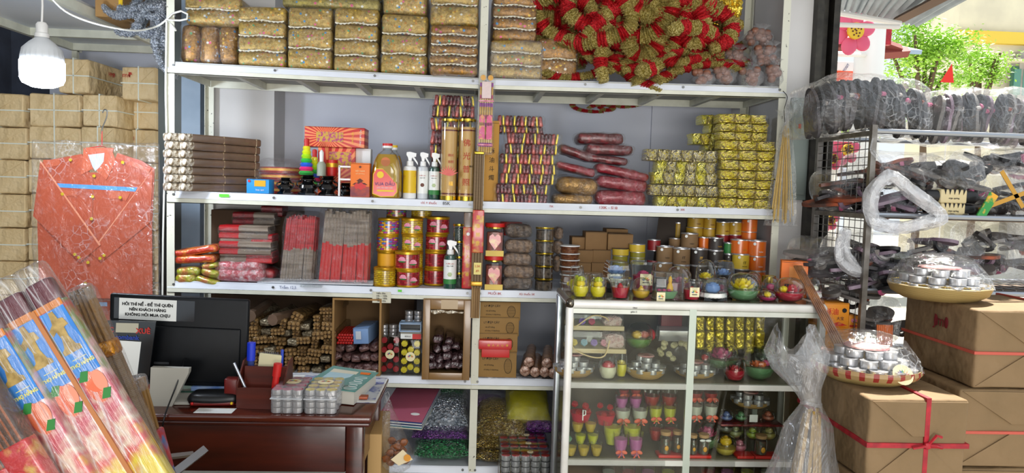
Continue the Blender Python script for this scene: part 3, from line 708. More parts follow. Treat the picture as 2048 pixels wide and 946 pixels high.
for k, s in enumerate('酥油斗燭'): txt(s, .028, m_ink, t, (w*.2, -.002, h*(.62-.11*k)))

# ---- maroon and gold coil packs
m_mar = M('maroon_foil', '6a1018', .25, .35, col2='380a10', cs=30, bump=(50, .7, .01), coat=.5)
m_gl = M('lemon_gold_foil', 'f0cc18', .25, .35, coat=.5, col2='f6e55a', cs=40, bump=(60, .8, .01))
m_sal = M('salmon_foil', 'b84a3c', .3, .3, col2='7a1c20', cs=30, bump=(50, .7, .01), coat=.5)
CO = [G().rbox((0, 0, 0), (.0165, .12, .049), .007, (1, 3, 2), amp=.002, fr=40, seed=k).mesh('coil', [mm]) for k, mm in enumerate([m_mar, m_gl, m_sal])]
def coilpack(px0, px1, py0, py1, label, Y=.04, group=None, rest=None, seed=0):
    x, z, w, h = span(px0, px1, py0, py1, Y)
    t = root('coil_pack', label, 'pack', (x, Y+.06, z if rest is None else rest), U(-.05, .05), group)
    q = random.Random(seed); n = max(6, int(w/.0185))
    for k in range(n):
        kind = 1 if k % 3 == 1 and q.random() > .15 else (2 if q.random() > .6 else 0)
        mk('foil_piece', CO[kind], None, t, (-w*.47+w*.94*(k+.5)/n, q.uniform(-.003, .003), h/2), (0, q.uniform(-.15, .15), 0), scale=((w*.94/n)/.0175*(.62 if kind == 1 else 1.1), 1, h/.0505))
    mk('plastic_wrap', G().rbox((0, 0, h/2), (w*1.06, .13, h*1.05), .014, (8, 2, 3), amp=.004, fr=30, seed=seed), m_film_s, t)
CP = [(993, 1088, 231, 253), (996, 1090, 253, 267), (1012, 1122, 266, 289), (1008, 1120, 288, 309), (997, 1112, 308, 329), (1003, 1115, 328, 349), (997, 1112, 347, 369), (990, 1100, 368, 389), (990, 1097, 388, 409)]
for i, (a, b, c, d) in enumerate(CP):
    coilpack(a, b, c, d, 'maroon and gold foil coil pack right of the middle post, %s' % ('topmost' if i == 0 else 'lowest' if i == 8 else ORD[i]+' from top'), .03 if i > 1 else .08, 'coil packs stacked right of the middle post', seed=i)
for i, (a, b, c, d) in enumerate([(866, 952, 190, 212), (862, 952, 211, 235), (858, 946, 236, 262), (858, 946, 262, 290), (858, 946, 290, 318), (858, 946, 318, 346), (858, 946, 346, 374), (860, 946, 374, 400)]):
    coilpack(a, b, c, d, 'dark foil coil pack in the tall stack behind the gold cylinders, %s' % ('topmost' if i == 0 else 'lowest' if i == 7 else ORD[i]+' from top'), .1, 'coil packs behind the gold cylinders', seed=20+i)
# ---- flat red packs
m_rp = M('raspberry_packet', '861222', .35, .1, col2='b84652', cs=30, lo=.5, hi=.75, bump=(40, .7, .012), coat=.5, stretch=(1, .4, 1))
m_rpd = M('dark_red_packet', '580b10', .3, .1, col2='8a2028', cs=40, lo=.5, hi=.7, bump=(40, .6, .01), coat=.5)
m_gp = M('brown_gold_packet', 'a8803c', .3, .4, col2='7c5a26', cs=30, bump=(40, .8, .012))
def softpack(px0, px1, py0, py1, mat, label, Y=.04, dep=.13, tilt=0, group=None, wrap=m_film, rest=None, name='soft_pack', cat='pack', seed=0, sticks=0, yaw=0):
    x, z, w, h = span(px0, px1, py0, py1, Y)
    hh = h/(math.cos(tilt)) if tilt == 0 else max(.02, h-abs(math.sin(tilt))*w*.8)
    t = root(name, label, cat, (x, Y+dep/2, z if rest is None else rest), 0, group, rot=(0, tilt, yaw))
    zo = 0 if tilt == 0 else (h-hh)/2
    mk('contents', G().rbox((0, 0, zo+hh*.48), (w*.93, dep*.94, hh*.92), hh*.36, (7, 4, 2), amp=.005, fr=22, seed=seed, puff=.07), mat, t)
    if sticks:
        for k in range(sticks): mk('stick_ridge', G().rbox((0, -dep*.42+.012*k, zo+hh*.9-.001*k), (w*.8, .008, .006), .002, (2, 1, 1)), mat, t)
    mk('plastic_wrap', G().rbox((0, 0, zo+hh*.5), (w*1.02, dep*1.02, hh*1.02), hh*.42, (9, 4, 2), amp=.009, fr=28, seed=seed+5, puff=.05), wrap, t)
    return t
RP = [(1113, 1186, 287, 322, .28, m_rpd, 'dark red packet sloping down at the top of the middle pile'), (1108, 1192, 322, 352, .2, m_rp, 'raspberry red packet sloping above the brown bags'),
      (1112, 1198, 350, 392, .08, m_gp, 'gold-brown clear bag under the sloping red packets'), (1106, 1190, 388, 410, 0, m_gp, 'flat gold-brown bag at the foot of the middle pile'),
      (1154, 1252, 264, 288, 0, m_rpd, 'glossy dark red packet on the very top of the right pile'), (1172, 1270, 287, 310, 0, m_rpd, 'dark red packet second from top of the right pile'),
      (1168, 1258, 307, 330, .1, m_rpd, 'dark red packet third from top of the right pile'), (1188, 1300, 326, 362, .18, m_rp, 'pink-red packet sloping down to the right'),
      (1192, 1298, 350, 384, .1, m_rp, 'pink-red packet second from bottom of the right pile'), (1192, 1297, 380, 412, 0, m_rp, 'pink-red packet at the bottom of the right pile')]
for i, (a, b, c, d, tl, mm, l) in enumerate(RP): softpack(a, b, c, d, mm, l, .05, .16, tl, 'soft red and brown packets', seed=i, wrap=m_film_s)
# ---- yellow foil sweet packs
def swirl_mat(name, a, b, c2, sc):
    t = NT(name); co = t.co('Object'); n = t.noise(co, sc, 2, .5, 2.5).outputs[0]
    t.base(t.ramp(n, [(.36, a), (.47, b), (.53, c2), (.58, b), (.66, a)])); t.p.inputs['Roughness'].default_value = .25; t.p.inputs['Metallic'].default_value = .15; t.p.inputs['Coat Weight'].default_value = .6; t.l.new(t.bump(t.noise(co, 3.5, 4).outputs[0], .7, .06), t.p.inputs['Normal']); MATS[name] = t.m; return t.m
m_yf = swirl_mat('yellow_foil_print', 'ffee28', 'f8e868', 'a8602c', 2.6); m_yf2 = swirl_mat('yellow_silver_foil_print', 'f0d420', 'e4e0b8', '8a5a38', 2.4)
m_yf3 = M('lemon_foil', 'ffee18', .25, .2, coat=.6, col2='fbf480', cs=2, bump=(3.5, .7, .06))
YB = [[G().rbox((0, 0, 0), (1, .1, 1), .14, (2, 1, 2), amp=.03, fr=2.2, seed=k).mesh('foil_block', [mm]) for mm in (m_yf, m_yf2, m_yf3)] for k in range(3)]
def foilpack(px0, px1, py0, py1, n, label, Y, kinds, group, seed=0, dep=.1):
    x, z, w, h = span(px0, px1, py0, py1, Y); t = root('foil_pack', label, 'pack', (x, Y+dep/2, z), 0, group)
    for k in range(n):
        mk('foil_block', YB[(k+seed) % 3][kinds[k % len(kinds)]], None, t, (-w/2+w*(k+.5)/n, 0, h/2), (0, U(-.04, .04), 0), scale=(w/n*.97, dep/.1, h*.96))
    mk('plastic_wrap', G().rbox((0, 0, h/2), (w*1.05, dep*1.06, h*1.0), .01, (6, 1, 2), amp=.004, fr=30, seed=seed), m_film_l, t)
for i, (a, b, c, d) in enumerate([(1292, 1434, 299, 324), (1314, 1432, 323, 348), (1306, 1434, 344, 370), (1300, 1436, 370, 393), (1314, 1434, 393, 416)]):
    foilpack(a, b, c, d, 6, 'yellow foil pack of six in the low left stack, %s' % ('topmost' if i == 0 else 'lowest' if i == 4 else ORD[i]+' from top'), .02, [(1,), (2, 1), (2, 1), (1,), (2, 0)][i], 'low stack of yellow foil packs', i)
for i in range(10):
    top = [228, 247, 264, 281, 301, 321, 341, 360, 378, 397, 418]
    a, b = [(1438, 1534), (1440, 1538), (1438, 1536), (1440, 1552), (1440, 1552), (1442, 1552), (1440, 1550), (1440, 1548), (1440, 1546), (1438, 1544)][i]
    foilpack(a, b, top[i], top[i+1], 3, 'yellow foil pack of three in the tall stack by the right post, %s' % ('topmost' if i == 0 else 'lowest' if i == 9 else ORD[i]+' from top'), .0, (0,), 'tall stack of yellow foil packs', i, .09)
for i, (a, b, c, d) in enumerate([(1404, 1440, 229, 249), (1418, 1442, 248, 266), (1384, 1440, 266, 290), (1410, 1440, 290, 302)]):
    foilpack(a, b, c, d, 3, 'shaded yellow foil pack behind the tall stack, %s' % ('topmost', 'second from top', 'third from top', 'lowest')[i], .13, (2, 0), 'yellow foil packs behind the tall stack', i)
# ---- price notes written on the shelf edges
def onedge(i, px, s, size, mat): 
    x = at(px, 400, 0).x; z = shz(i, x)-.013; txt(s, size, mat, unit, (x, -.004, z), name='lettering', th=.0002)
onedge(2, 858, 'chỉ + thuốc', .016, m_ink_red); onedge(2, 893, '85K', .021, m_ink); onedge(2, 1217, '130K – Sỉ lẻ', .018, m_ink_red); onedge(2, 1366, '30K', .013, m_ink_red); onedge(2, 1103, '75K', .012, m_ink_red)
for i, px in ((2, 449),):
    x = at(px, 388, 0).x; mk('green_sticker', G().box((x, -.005, shz(i, x)-.012), (.045, .001, .014)), M('green_sticker', '5ec834', .5), unit)
# ================================================================ THIRD SHELF
# orange snack-like incense sachets at the far left
m_osa = stripes('orange_red_sachet', 1, 22, ['d8701c', 'c83818', 'e0a020', 'c83818'], .3, .2, wob=.02, bump=(40, .7, .01), coat=.6)
m_psa = M('pink_yellow_sachet', 'c87840', .28, .2, col2='a8b020', cs=26, lo=.42, hi=.6, bump=(40, .8, .012), coat=.6)
for i, (a, b, c, d, tl, mm, l) in enumerate([(346, 436, 488, 516, -.18, m_osa, 'long orange sachet on top at the far left of the third shelf'), (347, 430, 508, 530, -.08, m_osa, 'shiny orange sachet second from top at the far left'),
        (350, 400, 532, 556, -.1, m_psa, 'small pink and yellow sachet left, upper one'), (396, 436, 534, 558, .2, m_psa, 'small olive and pink sachet in the middle of the sachet heap'),
        (346, 392, 546, 572, 0, m_psa, 'pink sachet folded over the shelf edge at the far left'), (385, 436, 550, 574, .25, m_psa, 'small yellow and peach sachet sticking over the shelf edge'), (403, 436, 524, 540, -.15, m_psa, 'thin peach sachet wedged under the orange ones')]):
    softpack(a, b, c, d, mm, l, -.0, .12, tl, 'sachets heaped at the far left', seed=i+50, wrap=m_film_l, name='sachet')
# packs of red-handled incense sticks lying flat
m_rh = M('red_stick_handle', '8c1014', .35, col2='bc2428', cs=60, stretch=(.1, 1, 1), coat=.4); m_rh2 = M('bright_red_handle', 'c0201c', .35, coat=.4)
m_gy = M('grey_brown_stick', '9a8c7c', .5, col2='6e6052', cs=60, stretch=(.1, 1, 1)); m_rdk = M('crimson_stick', '8c1a20', .4, col2='6c1218', cs=50)
SK = {}
def stickmesh(mm, L, r=.0045):
    k = (mm.name, round(L, 3)); 
    if k not in SK: SK[k] = G().lathe([(0, 0), (r, 0), (r, L), (0, L)], 6, rot=rotm(0, PI/2)).mesh('stick', [mm])
    return SK[k]
def stickpack_flat(px0, px1, py0, py1, label, Y=.06, split=.42, flip=False, nr=2, tilt=0, mats=None, group='flat packs of incense sticks', seed=0, wrap=m_film_s):
    x, z, w, h = span(px0, px1, py0, py1, Y); t = root('incense_stick_pack', label, 'incense', (x, Y+.06, z), 0, group, rot=(0, tilt, 0))
    A, B = mats or (m_rh, m_gy)
    if flip: A, B = B, A; split = 1-split
    n = 7; g1, g2 = G(), G()
    for r_ in range(nr):
        for k in range(n):
            y = -.05+.1*k/(n-1); zz = h*(.22+.56*r_/(max(1, nr-1))); q = .0075+h*.13
            g1.lathe([(0, 0), (q, 0), (q, w*.92*split), (0, w*.92*split)], 6, (-w*.46, y, zz), rot=rotm(0, PI/2)); g2.lathe([(0, 0), (q, 0), (q, w*.92*(1-split)), (0, w*.92*(1-split))], 6, (-w*.46+w*.92*split, y, zz), rot=rotm(0, PI/2))
    mk('left_stick_section', g1, A, t); mk('right_stick_section', g2, B, t)
    mk('plastic_wrap', G().rbox((0, 0, h/2), (w*1.0, .13, h), h*.3, (6, 2, 2), amp=.006, fr=22, seed=seed), wrap, t)
    return t
stickpack_flat(520, 566, 414, 432, 'dark pack of red sticks highest at the back', .24, .3, mats=(m_rdk, m_rdk), seed=1, wrap=m_film)
stickpack_flat(462, 552, 426, 450, 'dark red stick pack in the back behind the upright bundles', .18, .5, seed=2, mats=(m_rdk, m_gy), wrap=m_film)
stickpack_flat(434, 540, 452, 478, 'flat pack of red and silver sticks, top of the front pile', .05, .4, seed=3)
stickpack_flat(436, 548, 470, 486, 'flat stick pack with red ends at right, second from top', .05, .4, True, seed=4)
stickpack_flat(434, 546, 484, 510, 'flat pack of pink-red and shiny silver sticks, third from top', .03, .36, seed=5)
stickpack_flat(436, 548, 504, 526, 'flat stick pack with gold-lettered red ends, fourth from top', .04, .5, True, seed=6)
m_pc = M('red_white_crinkle', 'b84850', .3, .1, col2='d8b8b8', cs=45, lo=.45, hi=.65, bump=(60, .8, .012), coat=.6)
softpack(424, 524, 522, 550, m_pc, 'crinkled pink-white pack of wrapped sticks under the flat packs', .02, .12, 0, 'flat packs of incense sticks', seed=61, wrap=m_film_s)
softpack(426, 528, 544, 572, m_pc, 'crinkled pink pack of wrapped sticks lowest on the shelf', .01, .12, 0, 'flat packs of incense sticks', seed=62, wrap=m_film_s, rest=s3(470))
softpack(500, 545, 532, 560, m_rh, 'bright red pack end sticking out beside the pink packs', .06, .12, .2, 'flat packs of incense sticks', seed=63)
# clear tray and upright bundles
x, z, w, h = span(514, 746, 556, 576, .02)
t = root('clear_tray', 'flat clear plastic tray under the two upright stick bundles', 'tray', (x, .12, s3(630)))
mk('tray_bottom', G().rbox((0, 0, .003), (w, .2, .005), .002, (1, 1, 1)), M('frosted_plastic', 'd8dce0', .3, spec=.6), t)
mk('tray_rim', G().box((0, -.1, .014), (w, .003, .02)).box((0, .1, .014), (w, .003, .02)).box((-w/2, 0, .014), (.003, .2, .02)).box((w/2, 0, .014), (.003, .2, .02)), m_film_g, t)
tt = root('plastic_catch', 'small clear plastic catch lying on the shelf edge before the tray', 'catch', at(624, 574, -.01)); mk('plate', G().rbox((0, 0, .004), (.1, .04, .008), .003), m_film_g, tt); mk('raised_rim', G().box((0, -.02, .008), (.1, .002, .01)), m_dome, tt)
def upright(px0, px1, py0, py1, label, top_mat, bot_mat, cut, lean, seed, Y=.04):
    x, z, w, h = span(px0, px1, py0, py1, Y); z = s3((px0+px1)/2)+.008; h = at((px0+px1)/2, py0, Y).z-z
    t = root('incense_stick_bundle', label, 'incense', (x, Y+.06, z)); q = random.Random(seed); n = 13
    a, b = G(), G()
    for j in range(3):
        for k in range(n):
            xx = -w*.46+w*.92*(k+.5)/n; x2 = xx*.9+lean*h; ln = h*q.uniform(.9, .97); r_ = w/n*.5; yy = -.045+.045*j
            P0, P1 = Vector((xx+q.uniform(-1, 1)*.004, yy, .004)), Vector((x2, yy, ln)); Pm = P0.lerp(P1, cut+q.uniform(-.03, .03))
            b.tube([P0, Pm], r_, 6); a.tube([Pm, P1], r_, 6)
    mk('upper_stick_section', a, top_mat, t); mk('lower_stick_section', b, bot_mat, t)
    g = G().rbox((0, 0, h*.51), (w*1.04, .14, h*1.02), .03, (9, 2, 10), amp=.012, fr=22, seed=seed); g.v = [(v[0]+lean*v[2], v[1], v[2]) for v in g.v]
    mk('plastic_bag', g, m_film_s, t); return t
upright(556, 626, 426, 560, 'upright pack of sticks with red tops and silvery lower half', m_rh, m_gy, .5, .07, 3)
upright(632, 738, 414, 562, 'upright pack of grey sticks with bright red handles at the bottom', m_gy, m_rh2, .53, .05, 5)
# tins of candles
def tin_mat(name, cols, wob=0, rows=24):
    """basket-weave print: staggered tiles around the tin"""
    if name in MATS: return MATS[name]
    t = NT(name); o = t.xyz(t.co('Object')); an = t.math('MULTIPLY', t.math('ARCTAN2', o[1], o[0]), 10/6.2832*1.6)
    zz = t.math('MULTIPLY', o[2], 112); row = t.math('FLOOR', zz); an2 = t.math('ADD', an, t.math('MULTIPLY', row, .5))
    fx = t.math('FRACT', an2); fz = t.math('FRACT', zz)
    edge = t.math('MAXIMUM', t.math('GREATER_THAN', t.math('ABSOLUTE', t.math('SUBTRACT', fx, .5)), .46), t.math('GREATER_THAN', t.math('ABSOLUTE', t.math('SUBTRACT', fz, .5)), .40))
    wn = t.new('TexWhiteNoise', noise_dimensions='2D'); cb = t.new('CombineXYZ'); t.l.new(t.math('FLOOR', an2), cb.inputs[0]); t.l.new(row, cb.inputs[1]); t.l.new(cb.outputs[0], wn.inputs['Vector'])
    c = t.ramp(wn.outputs['Value'], [(i/len(cols), q) for i, q in enumerate(cols)], 'CONSTANT')
    t.base(t.mix(edge, c, '5a2a18')); t.p.inputs['Roughness'].default_value = .22; t.p.inputs['Coat Weight'].default_value = .5; MATS[name] = t.m; return t.m
m_ty = tin_mat('yellow_weave_print', ['c8a818', 'b89818', 'd8bc30']); m_tr2 = tin_mat('red_weave_print', ['a8202c', '8c1a28', 'b8303c'])
m_tm = tin_mat('rainbow_weave_print', ['a03a8c', 'c83a4c', '4a6ab8', 'd8a030', '6aa050', '8c3a6a']); m_tg2 = M('gold_rim', 'c89820', .3, .6); m_pink = M('pink_petal_print', 'd86888', .5, col2='f0b0c0', cs=60); m_leaf = M('green_leaf_print', '2c7a34', .5)
m_oly = M('orange_yellow_label', 'e0a018', .5)
def tin(px0, px1, py0, py1, body, kind, label, Y=.03, top=m_tg2, rest=None, fl=None, group='candle tins in the third shelf'):
    x, z, w, h = span(px0, px1, py0, py1, Y); R_ = w/2
    if rest is not None: h += z-rest; z = rest
    t = root('candle_tin', label, 'tin', (x, Y+R_, z), U(-.3, .3), group)
    mk('tin_body', G().lathe([(0, 0), (R_*.97, 0), (R_*.97, h*.92), (0, h*.92)], 28), body, t)
    mk('tin_rim', G().lathe([(R_*.98, 0), (R_, h*.02), (R_, h*.10), (R_*.975, h*.11)], 28), top, t); mk('tin_lid', G().lathe([(R_*.975, h*.84), (R_, h*.86), (R_, h*.98), (R_*.93, h), (R_*.9, h*.96), (0, h*.96)], 28), top, t)
    if fl:
        for q, (aa, vv) in enumerate(fl):
            f = mk('lotus_print', G(), m_pink, t) if False else None
            g = G()
            for k in range(7):
                an = -1.3+2.6*k/6; g.prism([(0, 0), (R_*.11*math.cos(an)+R_*.28*math.sin(an), R_*.28*math.cos(an)-R_*.08*math.sin(an)), (R_*.36*math.sin(an), R_*.36*math.cos(an)), (-R_*.11*math.cos(an)+R_*.28*math.sin(an), R_*.28*math.cos(an)+R_*.08*math.sin(an))], -.001-.0002*k, 0)
            a2 = -PI/2+aa; rz = aa-t.rotation_euler.z
            mk('lotus_print', g, m_pink, t, (R_*.985*math.cos(a2-t.rotation_euler.z), R_*.985*math.sin(a2-t.rotation_euler.z), h*vv), (0, 0, rz))
            mk('leaf_print', G().prism([(-R_*.3, 0), (R_*.3, 0), (R_*.15, -R_*.12), (-R_*.2, -R_*.1)], -.001, 0), m_leaf, t, (R_*.985*math.cos(a2-t.rotation_euler.z), R_*.985*math.sin(a2-t.rotation_euler.z), h*vv), (0, 0, rz))
    if kind == 'lab':
        mk('paper_label', G().lathe([(R_*.99, h*.12), (R_*.99, h*.86)], 28), m_oly, t)
    return t
T = [(770, 812, 410, 436, m_tm, 'dim rainbow tin at the back on top of the left stack', .16), (820, 864, 408, 436, m_ty, 'dim yellow tin at the back on top of the second stack', .16),
     (753, 797, 437, 471, m_tm, 'rainbow block-pattern tin on top of the leftmost tin stack', .06), (750, 795, 470, 504, m_tm, 'purple and orange block tin second down in the leftmost stack', .06), (752, 792, 503, 537, m_tm, 'block-pattern tin with ochre label third down in the leftmost stack', .07), (754, 794, 537, 570, m_tm, 'hidden block-pattern tin at the foot of the leftmost stack', .08),
     (800, 845, 437, 470, m_ty, 'yellow weave tin with pink lotus, top of the second stack', .06), (801, 845, 470, 504, m_ty, 'yellow weave tin with green leaves, second down in the second stack', .06), (803, 845, 504, 538, m_ty, 'yellow tin third down in the second stack', .08), (803, 845, 538, 570, m_ty, 'yellow tin at the foot of the second stack', .08),
     (851, 899, 434, 469, m_tr2, 'red weave tin topping the third stack', .10), (849, 895, 469, 503, m_tr2, 'red weave tin with lotus second down in the third stack', .09), (848, 892, 503, 537, m_tr2, 'red weave tin third down in the third stack', .09), (846, 892, 537, 571, m_tr2, 'red weave tin at the foot of the third stack', .09),
     (744, 790, 536, 574, m_ty, 'small yellow weave tin in front, beside the price slip', .0), (787, 838, 504, 541, m_tr2, 'red tin with pale pink lotuses, upper of the two front ones', .0), (790, 838, 540, 577, m_tr2, 'red tin with pale pink lotuses, lower of the two front ones', .0)]
for i, (a, b, c, d, mm, l, Y) in enumerate(T):
    tin(a, b, c, d, mm, 'lab' if i in (4,) else '', l, Y, fl=[(-.35, .5), (.55, .35)] if i in (6, 7, 10, 11, 15, 16) else None, rest=s3((a+b)/2, Y) if d > 565 else None)
# spray bottle standing in front
spray(886, 914, 481, m_lw, M('dark_green_liquid', '24483c', .2, coat=1), 'green spray bottle with white label standing on the third shelf', .0, s3, [('NƯỚC LAU', .0075, m_ink_red, .52), ('BÀN THỜ', .007, m_ink, .47)], M('jasmine_print', 'b8c89a', .6), m_grn, rest_y=578)
# glass-clear cans of dark tea lights, stacked
m_tea = M('dark_incense_cones', '3f342c', .7, col2='6a5a4a', cs=60, lo=.4, hi=.6, bump=(80, .8, .01)); m_cone = M('dark_green_cones', '2c342e', .6, col2='4a544a', cs=60, bump=(80, .8, .01))
def clearcan(px0, px1, py0, py1, fill, label, Y=.03, group=None, lid=m_cap, rest=None):
    x, z, w, h = span(px0, px1, py0, py1, Y); R_ = w/2
    if rest is not None: h += z-rest; z = rest
    t = root('clear_can', label, 'jar', (x, Y+R_, z), 0, group)
    mk('contents', G().lathe([(0, h*.04), (R_*.9, h*.04), (R_*.9, h*.74), (0, h*.78)], 20, wob=lambda a, k: 1+.04*math.sin(a*9+k)), fill, t)
    mk('clear_wall', G().lathe([(R_*.97, 0), (R_*.97, h*.86)], 24), m_dome, t); mk('lid', G().lathe([(R_, h*.86), (R_*1.02, h*.88), (R_*1.02, h*.99), (0, h)], 24), lid, t)
for i, (c, d) in enumerate([(448, 482), (482, 513), (513, 545), (545, 579)]): clearcan(906, 930, c, d, m_cone, 'dark clear can behind the spray bottle, %s' % ('topmost', 'second down', 'third down', 'lowest')[i], .06, 'dark cans behind the spray bottle')
for i in range(5):
    c = 455+i*25.6; clearcan(1073-i*.6, 1110-i*.6, c, c+25.6, m_tea, 'clear can with gold lid of dark cones, %s of five' % ('topmost', 'second down', 'third down', 'fourth down', 'lowest')[i], .02, 'clear gold-lidded cans left of the display case')
# hanging / standing incense by the middle post
m_rpk = M('red_incense_pack_print', 'b81c20', .35, col2='c8a040', cs=28, lo=.5, hi=.68, coat=.6)
x, z, w, h = span(925, 946, 420, 578, -.01)
t = root('incense_pack', 'tall red pack of incense sticks standing left of the middle post', 'incense', (x, 0, s3(935)))
h = at(935, 420, 0).z-s3(935)
mk('stick_body', G().rbox((0, .012, h*.5), (w*.9, .024, h*.98), .006, (1, 1, 4)), m_wrapb, t); mk('red_sleeve', G().rbox((0, .012, h*.40), (w, .028, h*.78), .006, (1, 1, 2)), m_rpk, t)
for k, s in enumerate('百人金香'): txt(s, .020, m_yel, t, (0, -.004, h*(.52-.11*k)))
mk('white_emblem', G().cyl((0, -.003, h*.7), .008, .002, 14, rot=rotm(PI/2)), m_lw, t)
m_incs = stripes('ridged_incense', 2, 160, ['7a6244', '8c7454', '5e4a34'], .6)
t = root('hanging_incense', 'bundle of pink and gold incense sticks in a bag hanging on the middle post', 'incense', at(972, 222, -.035))
for k in range(6): mk('stick', G().tube([(-.026+.0105*k, 0, -.19), (-.026+.0105*k, 0, .13)], .0047, 8), stripes('gold_purple_stick', 2, 11, ['c8a050', '9a4a9a', 'd8c080', 'b85070', 'd0a860'], .35, .2), t)
for k in (-1, 1):
    mk('pink_tag', G().prism([(k*.017-.013, -.13), (k*.017+.013, -.13), (k*.017+.013, -.03), (k*.017, -.015), (k*.017-.013, -.03)], -.009, -.006), M('magenta_tag', 'd83a7a', .4, col2='e0a83a', cs=24, lo=.5, hi=.62), t)
    txt('福禄', .016, m_ink, t, (k*.017, -.011, -.062), (PI/2, 0, 0), sx=.8); mk('gold_round_seal', G().cyl((k*.017, -.006, .15), .0125, .002, 14, rot=rotm(PI/2)), m_oly, t)
mk('ribbon', G().rbox((0, 0, .045), (.07, .018, .008), .003), m_pink, t); mk('ribbon', G().rbox((0, 0, -.155), (.07, .018, .008), .003), m_pink, t)
mk('card', G().box((0, -.007, .095), (.042, .001, .075)), M('pale_pink_card', 'e8d0cc', .6), t)
mk('plastic_sleeve', G().rbox((0, 0, -.01), (.08, .028, .385), .008, (3, 1, 8), amp=.002, fr=30), m_film_s, t)
def longpack(px, py0, py1, wpx, label, red=None, sticks=4, Y=-.045, foot=None):
    x, z, w, h = span(px-wpx/2, px+wpx/2, py0, py1, Y); t = root('long_incense', label, 'incense', (x, Y, z))
    for k in range(sticks): mk('stick', G().tube([(-w*.38+w*.76*k/(sticks-1), 0, 0), (-w*.38+w*.76*k/(sticks-1), 0, h)], w/sticks*.52, 8), m_incs if foot is None else M('pale_bamboo', '9a7a50', .6, col2='7c5e3a', cs=60, stretch=(1, 1, .05)), t)
    if red:
        for (v0, v1, mm) in red: mk('printed_sleeve', G().rbox((0, 0, h*(v0+v1)/2), (w*1.05, w*.42, h*(v1-v0)), .004, (1, 1, 2)), mm, t)
    return t, w, h
t, w, h = longpack(957, 303, 432, 19, 'long brown incense sticks with gold tips hanging on the middle post', [(.955, 1, m_cap)])
t, w, h = longpack(955, 420, 575, 22, 'brown incense pack with red dragon sleeve hanging over the third shelf', [(.45, 1, m_rpk), (.02, .08, M('amber_foil', 'b88828', .3, .5))], Y=-.07)
for k, s in enumerate('萬事勝意'): txt(s, .022, m_yel, t, (0, -w*.24, h*(.9-.11*k)))
mk('price_note', G().box((.002, -w*.3, h*.25), (.034, .001, .055)), M('yellow_paper', 'e0d080', .7), t); txt('2.5K', .014, m_ink_red, t, (.002, -w*.3-.002, h*.28)); txt('giá', .013, m_ink_red, t, (.002, -w*.3-.002, h*.225))
t, w, h = longpack(951, 575, 636, 17, 'bare bamboo stick ends hanging in front of the middle post', Y=-.06, foot=1)
# jars with red lids
m_rj = M('maroon_jar_contents', '6a3a2c', .5, col2='a04030', cs=30)
def jar(px0, px1, py0, py1, label, Y=.02, rest=None):
    x, z, w, h = span(px0, px1, py0, py1, Y); R_ = w/2
    t = root('red_lid_jar', label, 'jar', (x, Y+R_, z)); sq = lambda a, k: 1/(abs(math.cos(a))**5+abs(math.sin(a))**5)**(1/5)
    mk('contents', G().lathe([(0, .003), (R_*.86, .003), (R_*.86, h*.72), (0, h*.76)], 24, wob=sq, rot=rotm(0, 0, 0)), m_rj, t)
    mk('jar_wall', G().lathe([(R_*.92, 0), (R_*.92, h*.8), (R_*.8, h*.87)], 24, wob=sq), m_dome, t); mk('jar_lid', G().lathe([(R_*.95, h*.88), (R_*1.02, h*.89), (R_*1.02, h), (0, h)], 24), m_red, t)
    mk('lid_band', G().lathe([(R_*.93, h*.84), (R_*.93, h*.885)], 24), m_cap, t)
    mk('heart_label', G().prism([(0, h*.2), (R_*.6, h*.45), (R_*.55, h*.62), (R_*.25, h*.68), (0, h*.6), (-R_*.25, h*.68), (-R_*.55, h*.62), (-R_*.6, h*.45)], -R_*.98, -R_*.93), m_rpk, t)
    mk('yellow_label', G().box((0, -R_*.95, h*.09), (R_*1.8, .002, h*.17)), M('straw_label', 'd8b850', .5), t)
jar(968, 1008, 513, 581, 'square clear jar with red lid and heart label, lower one'); jar(970, 1010, 447, 513, 'square clear jar with red lid and heart label, upper one')
one('red_lid_jar', G().lathe([(0, 0), (.05, 0), (.05, .05), (.055, .05), (.055, .065), (0, .065)], 20), m_red, 'half hidden red lid of a jar behind the brown bags', 'jar', at(1022, 458, .2)+Vector((0, 0, -.03)))
for i, (a, b, c, d) in enumerate([(1011, 1066, 447, 476), (1010, 1068, 479, 507), (1005, 1064, 506, 532), (1007, 1070, 530, 558), (1005, 1066, 556, 582)]):
    softpack(a, b, c, d, m_tea if i in (0, 4) else M('brown_tea_cones', '5e4a3a', .7, col2='8a7058', cs=60, lo=.4, hi=.6, bump=(80, .8, .01)), 'clear bag of brown incense cones, %s of five' % ('topmost', 'second down', 'third down', 'fourth down', 'lowest')[i], .02, .1, 0, 'bags of brown cones beside the jars', seed=70+i, wrap=m_film_s, rest=s3(1035) if i == 4 else None)
for i, (a, b, c, d) in enumerate([(1108, 1126, 452, 480), (1104, 1128, 480, 510), (1106, 1122, 510, 545)]):
    softpack(a, b, c, d, MATS['brown_tea_cones'], 'half hidden bag of cones behind the gold-lidded cans, %s' % ('top', 'middle', 'bottom')[i], .10, .1, .1, 'half hidden bags of cones', seed=80+i, wrap=m_film_s)
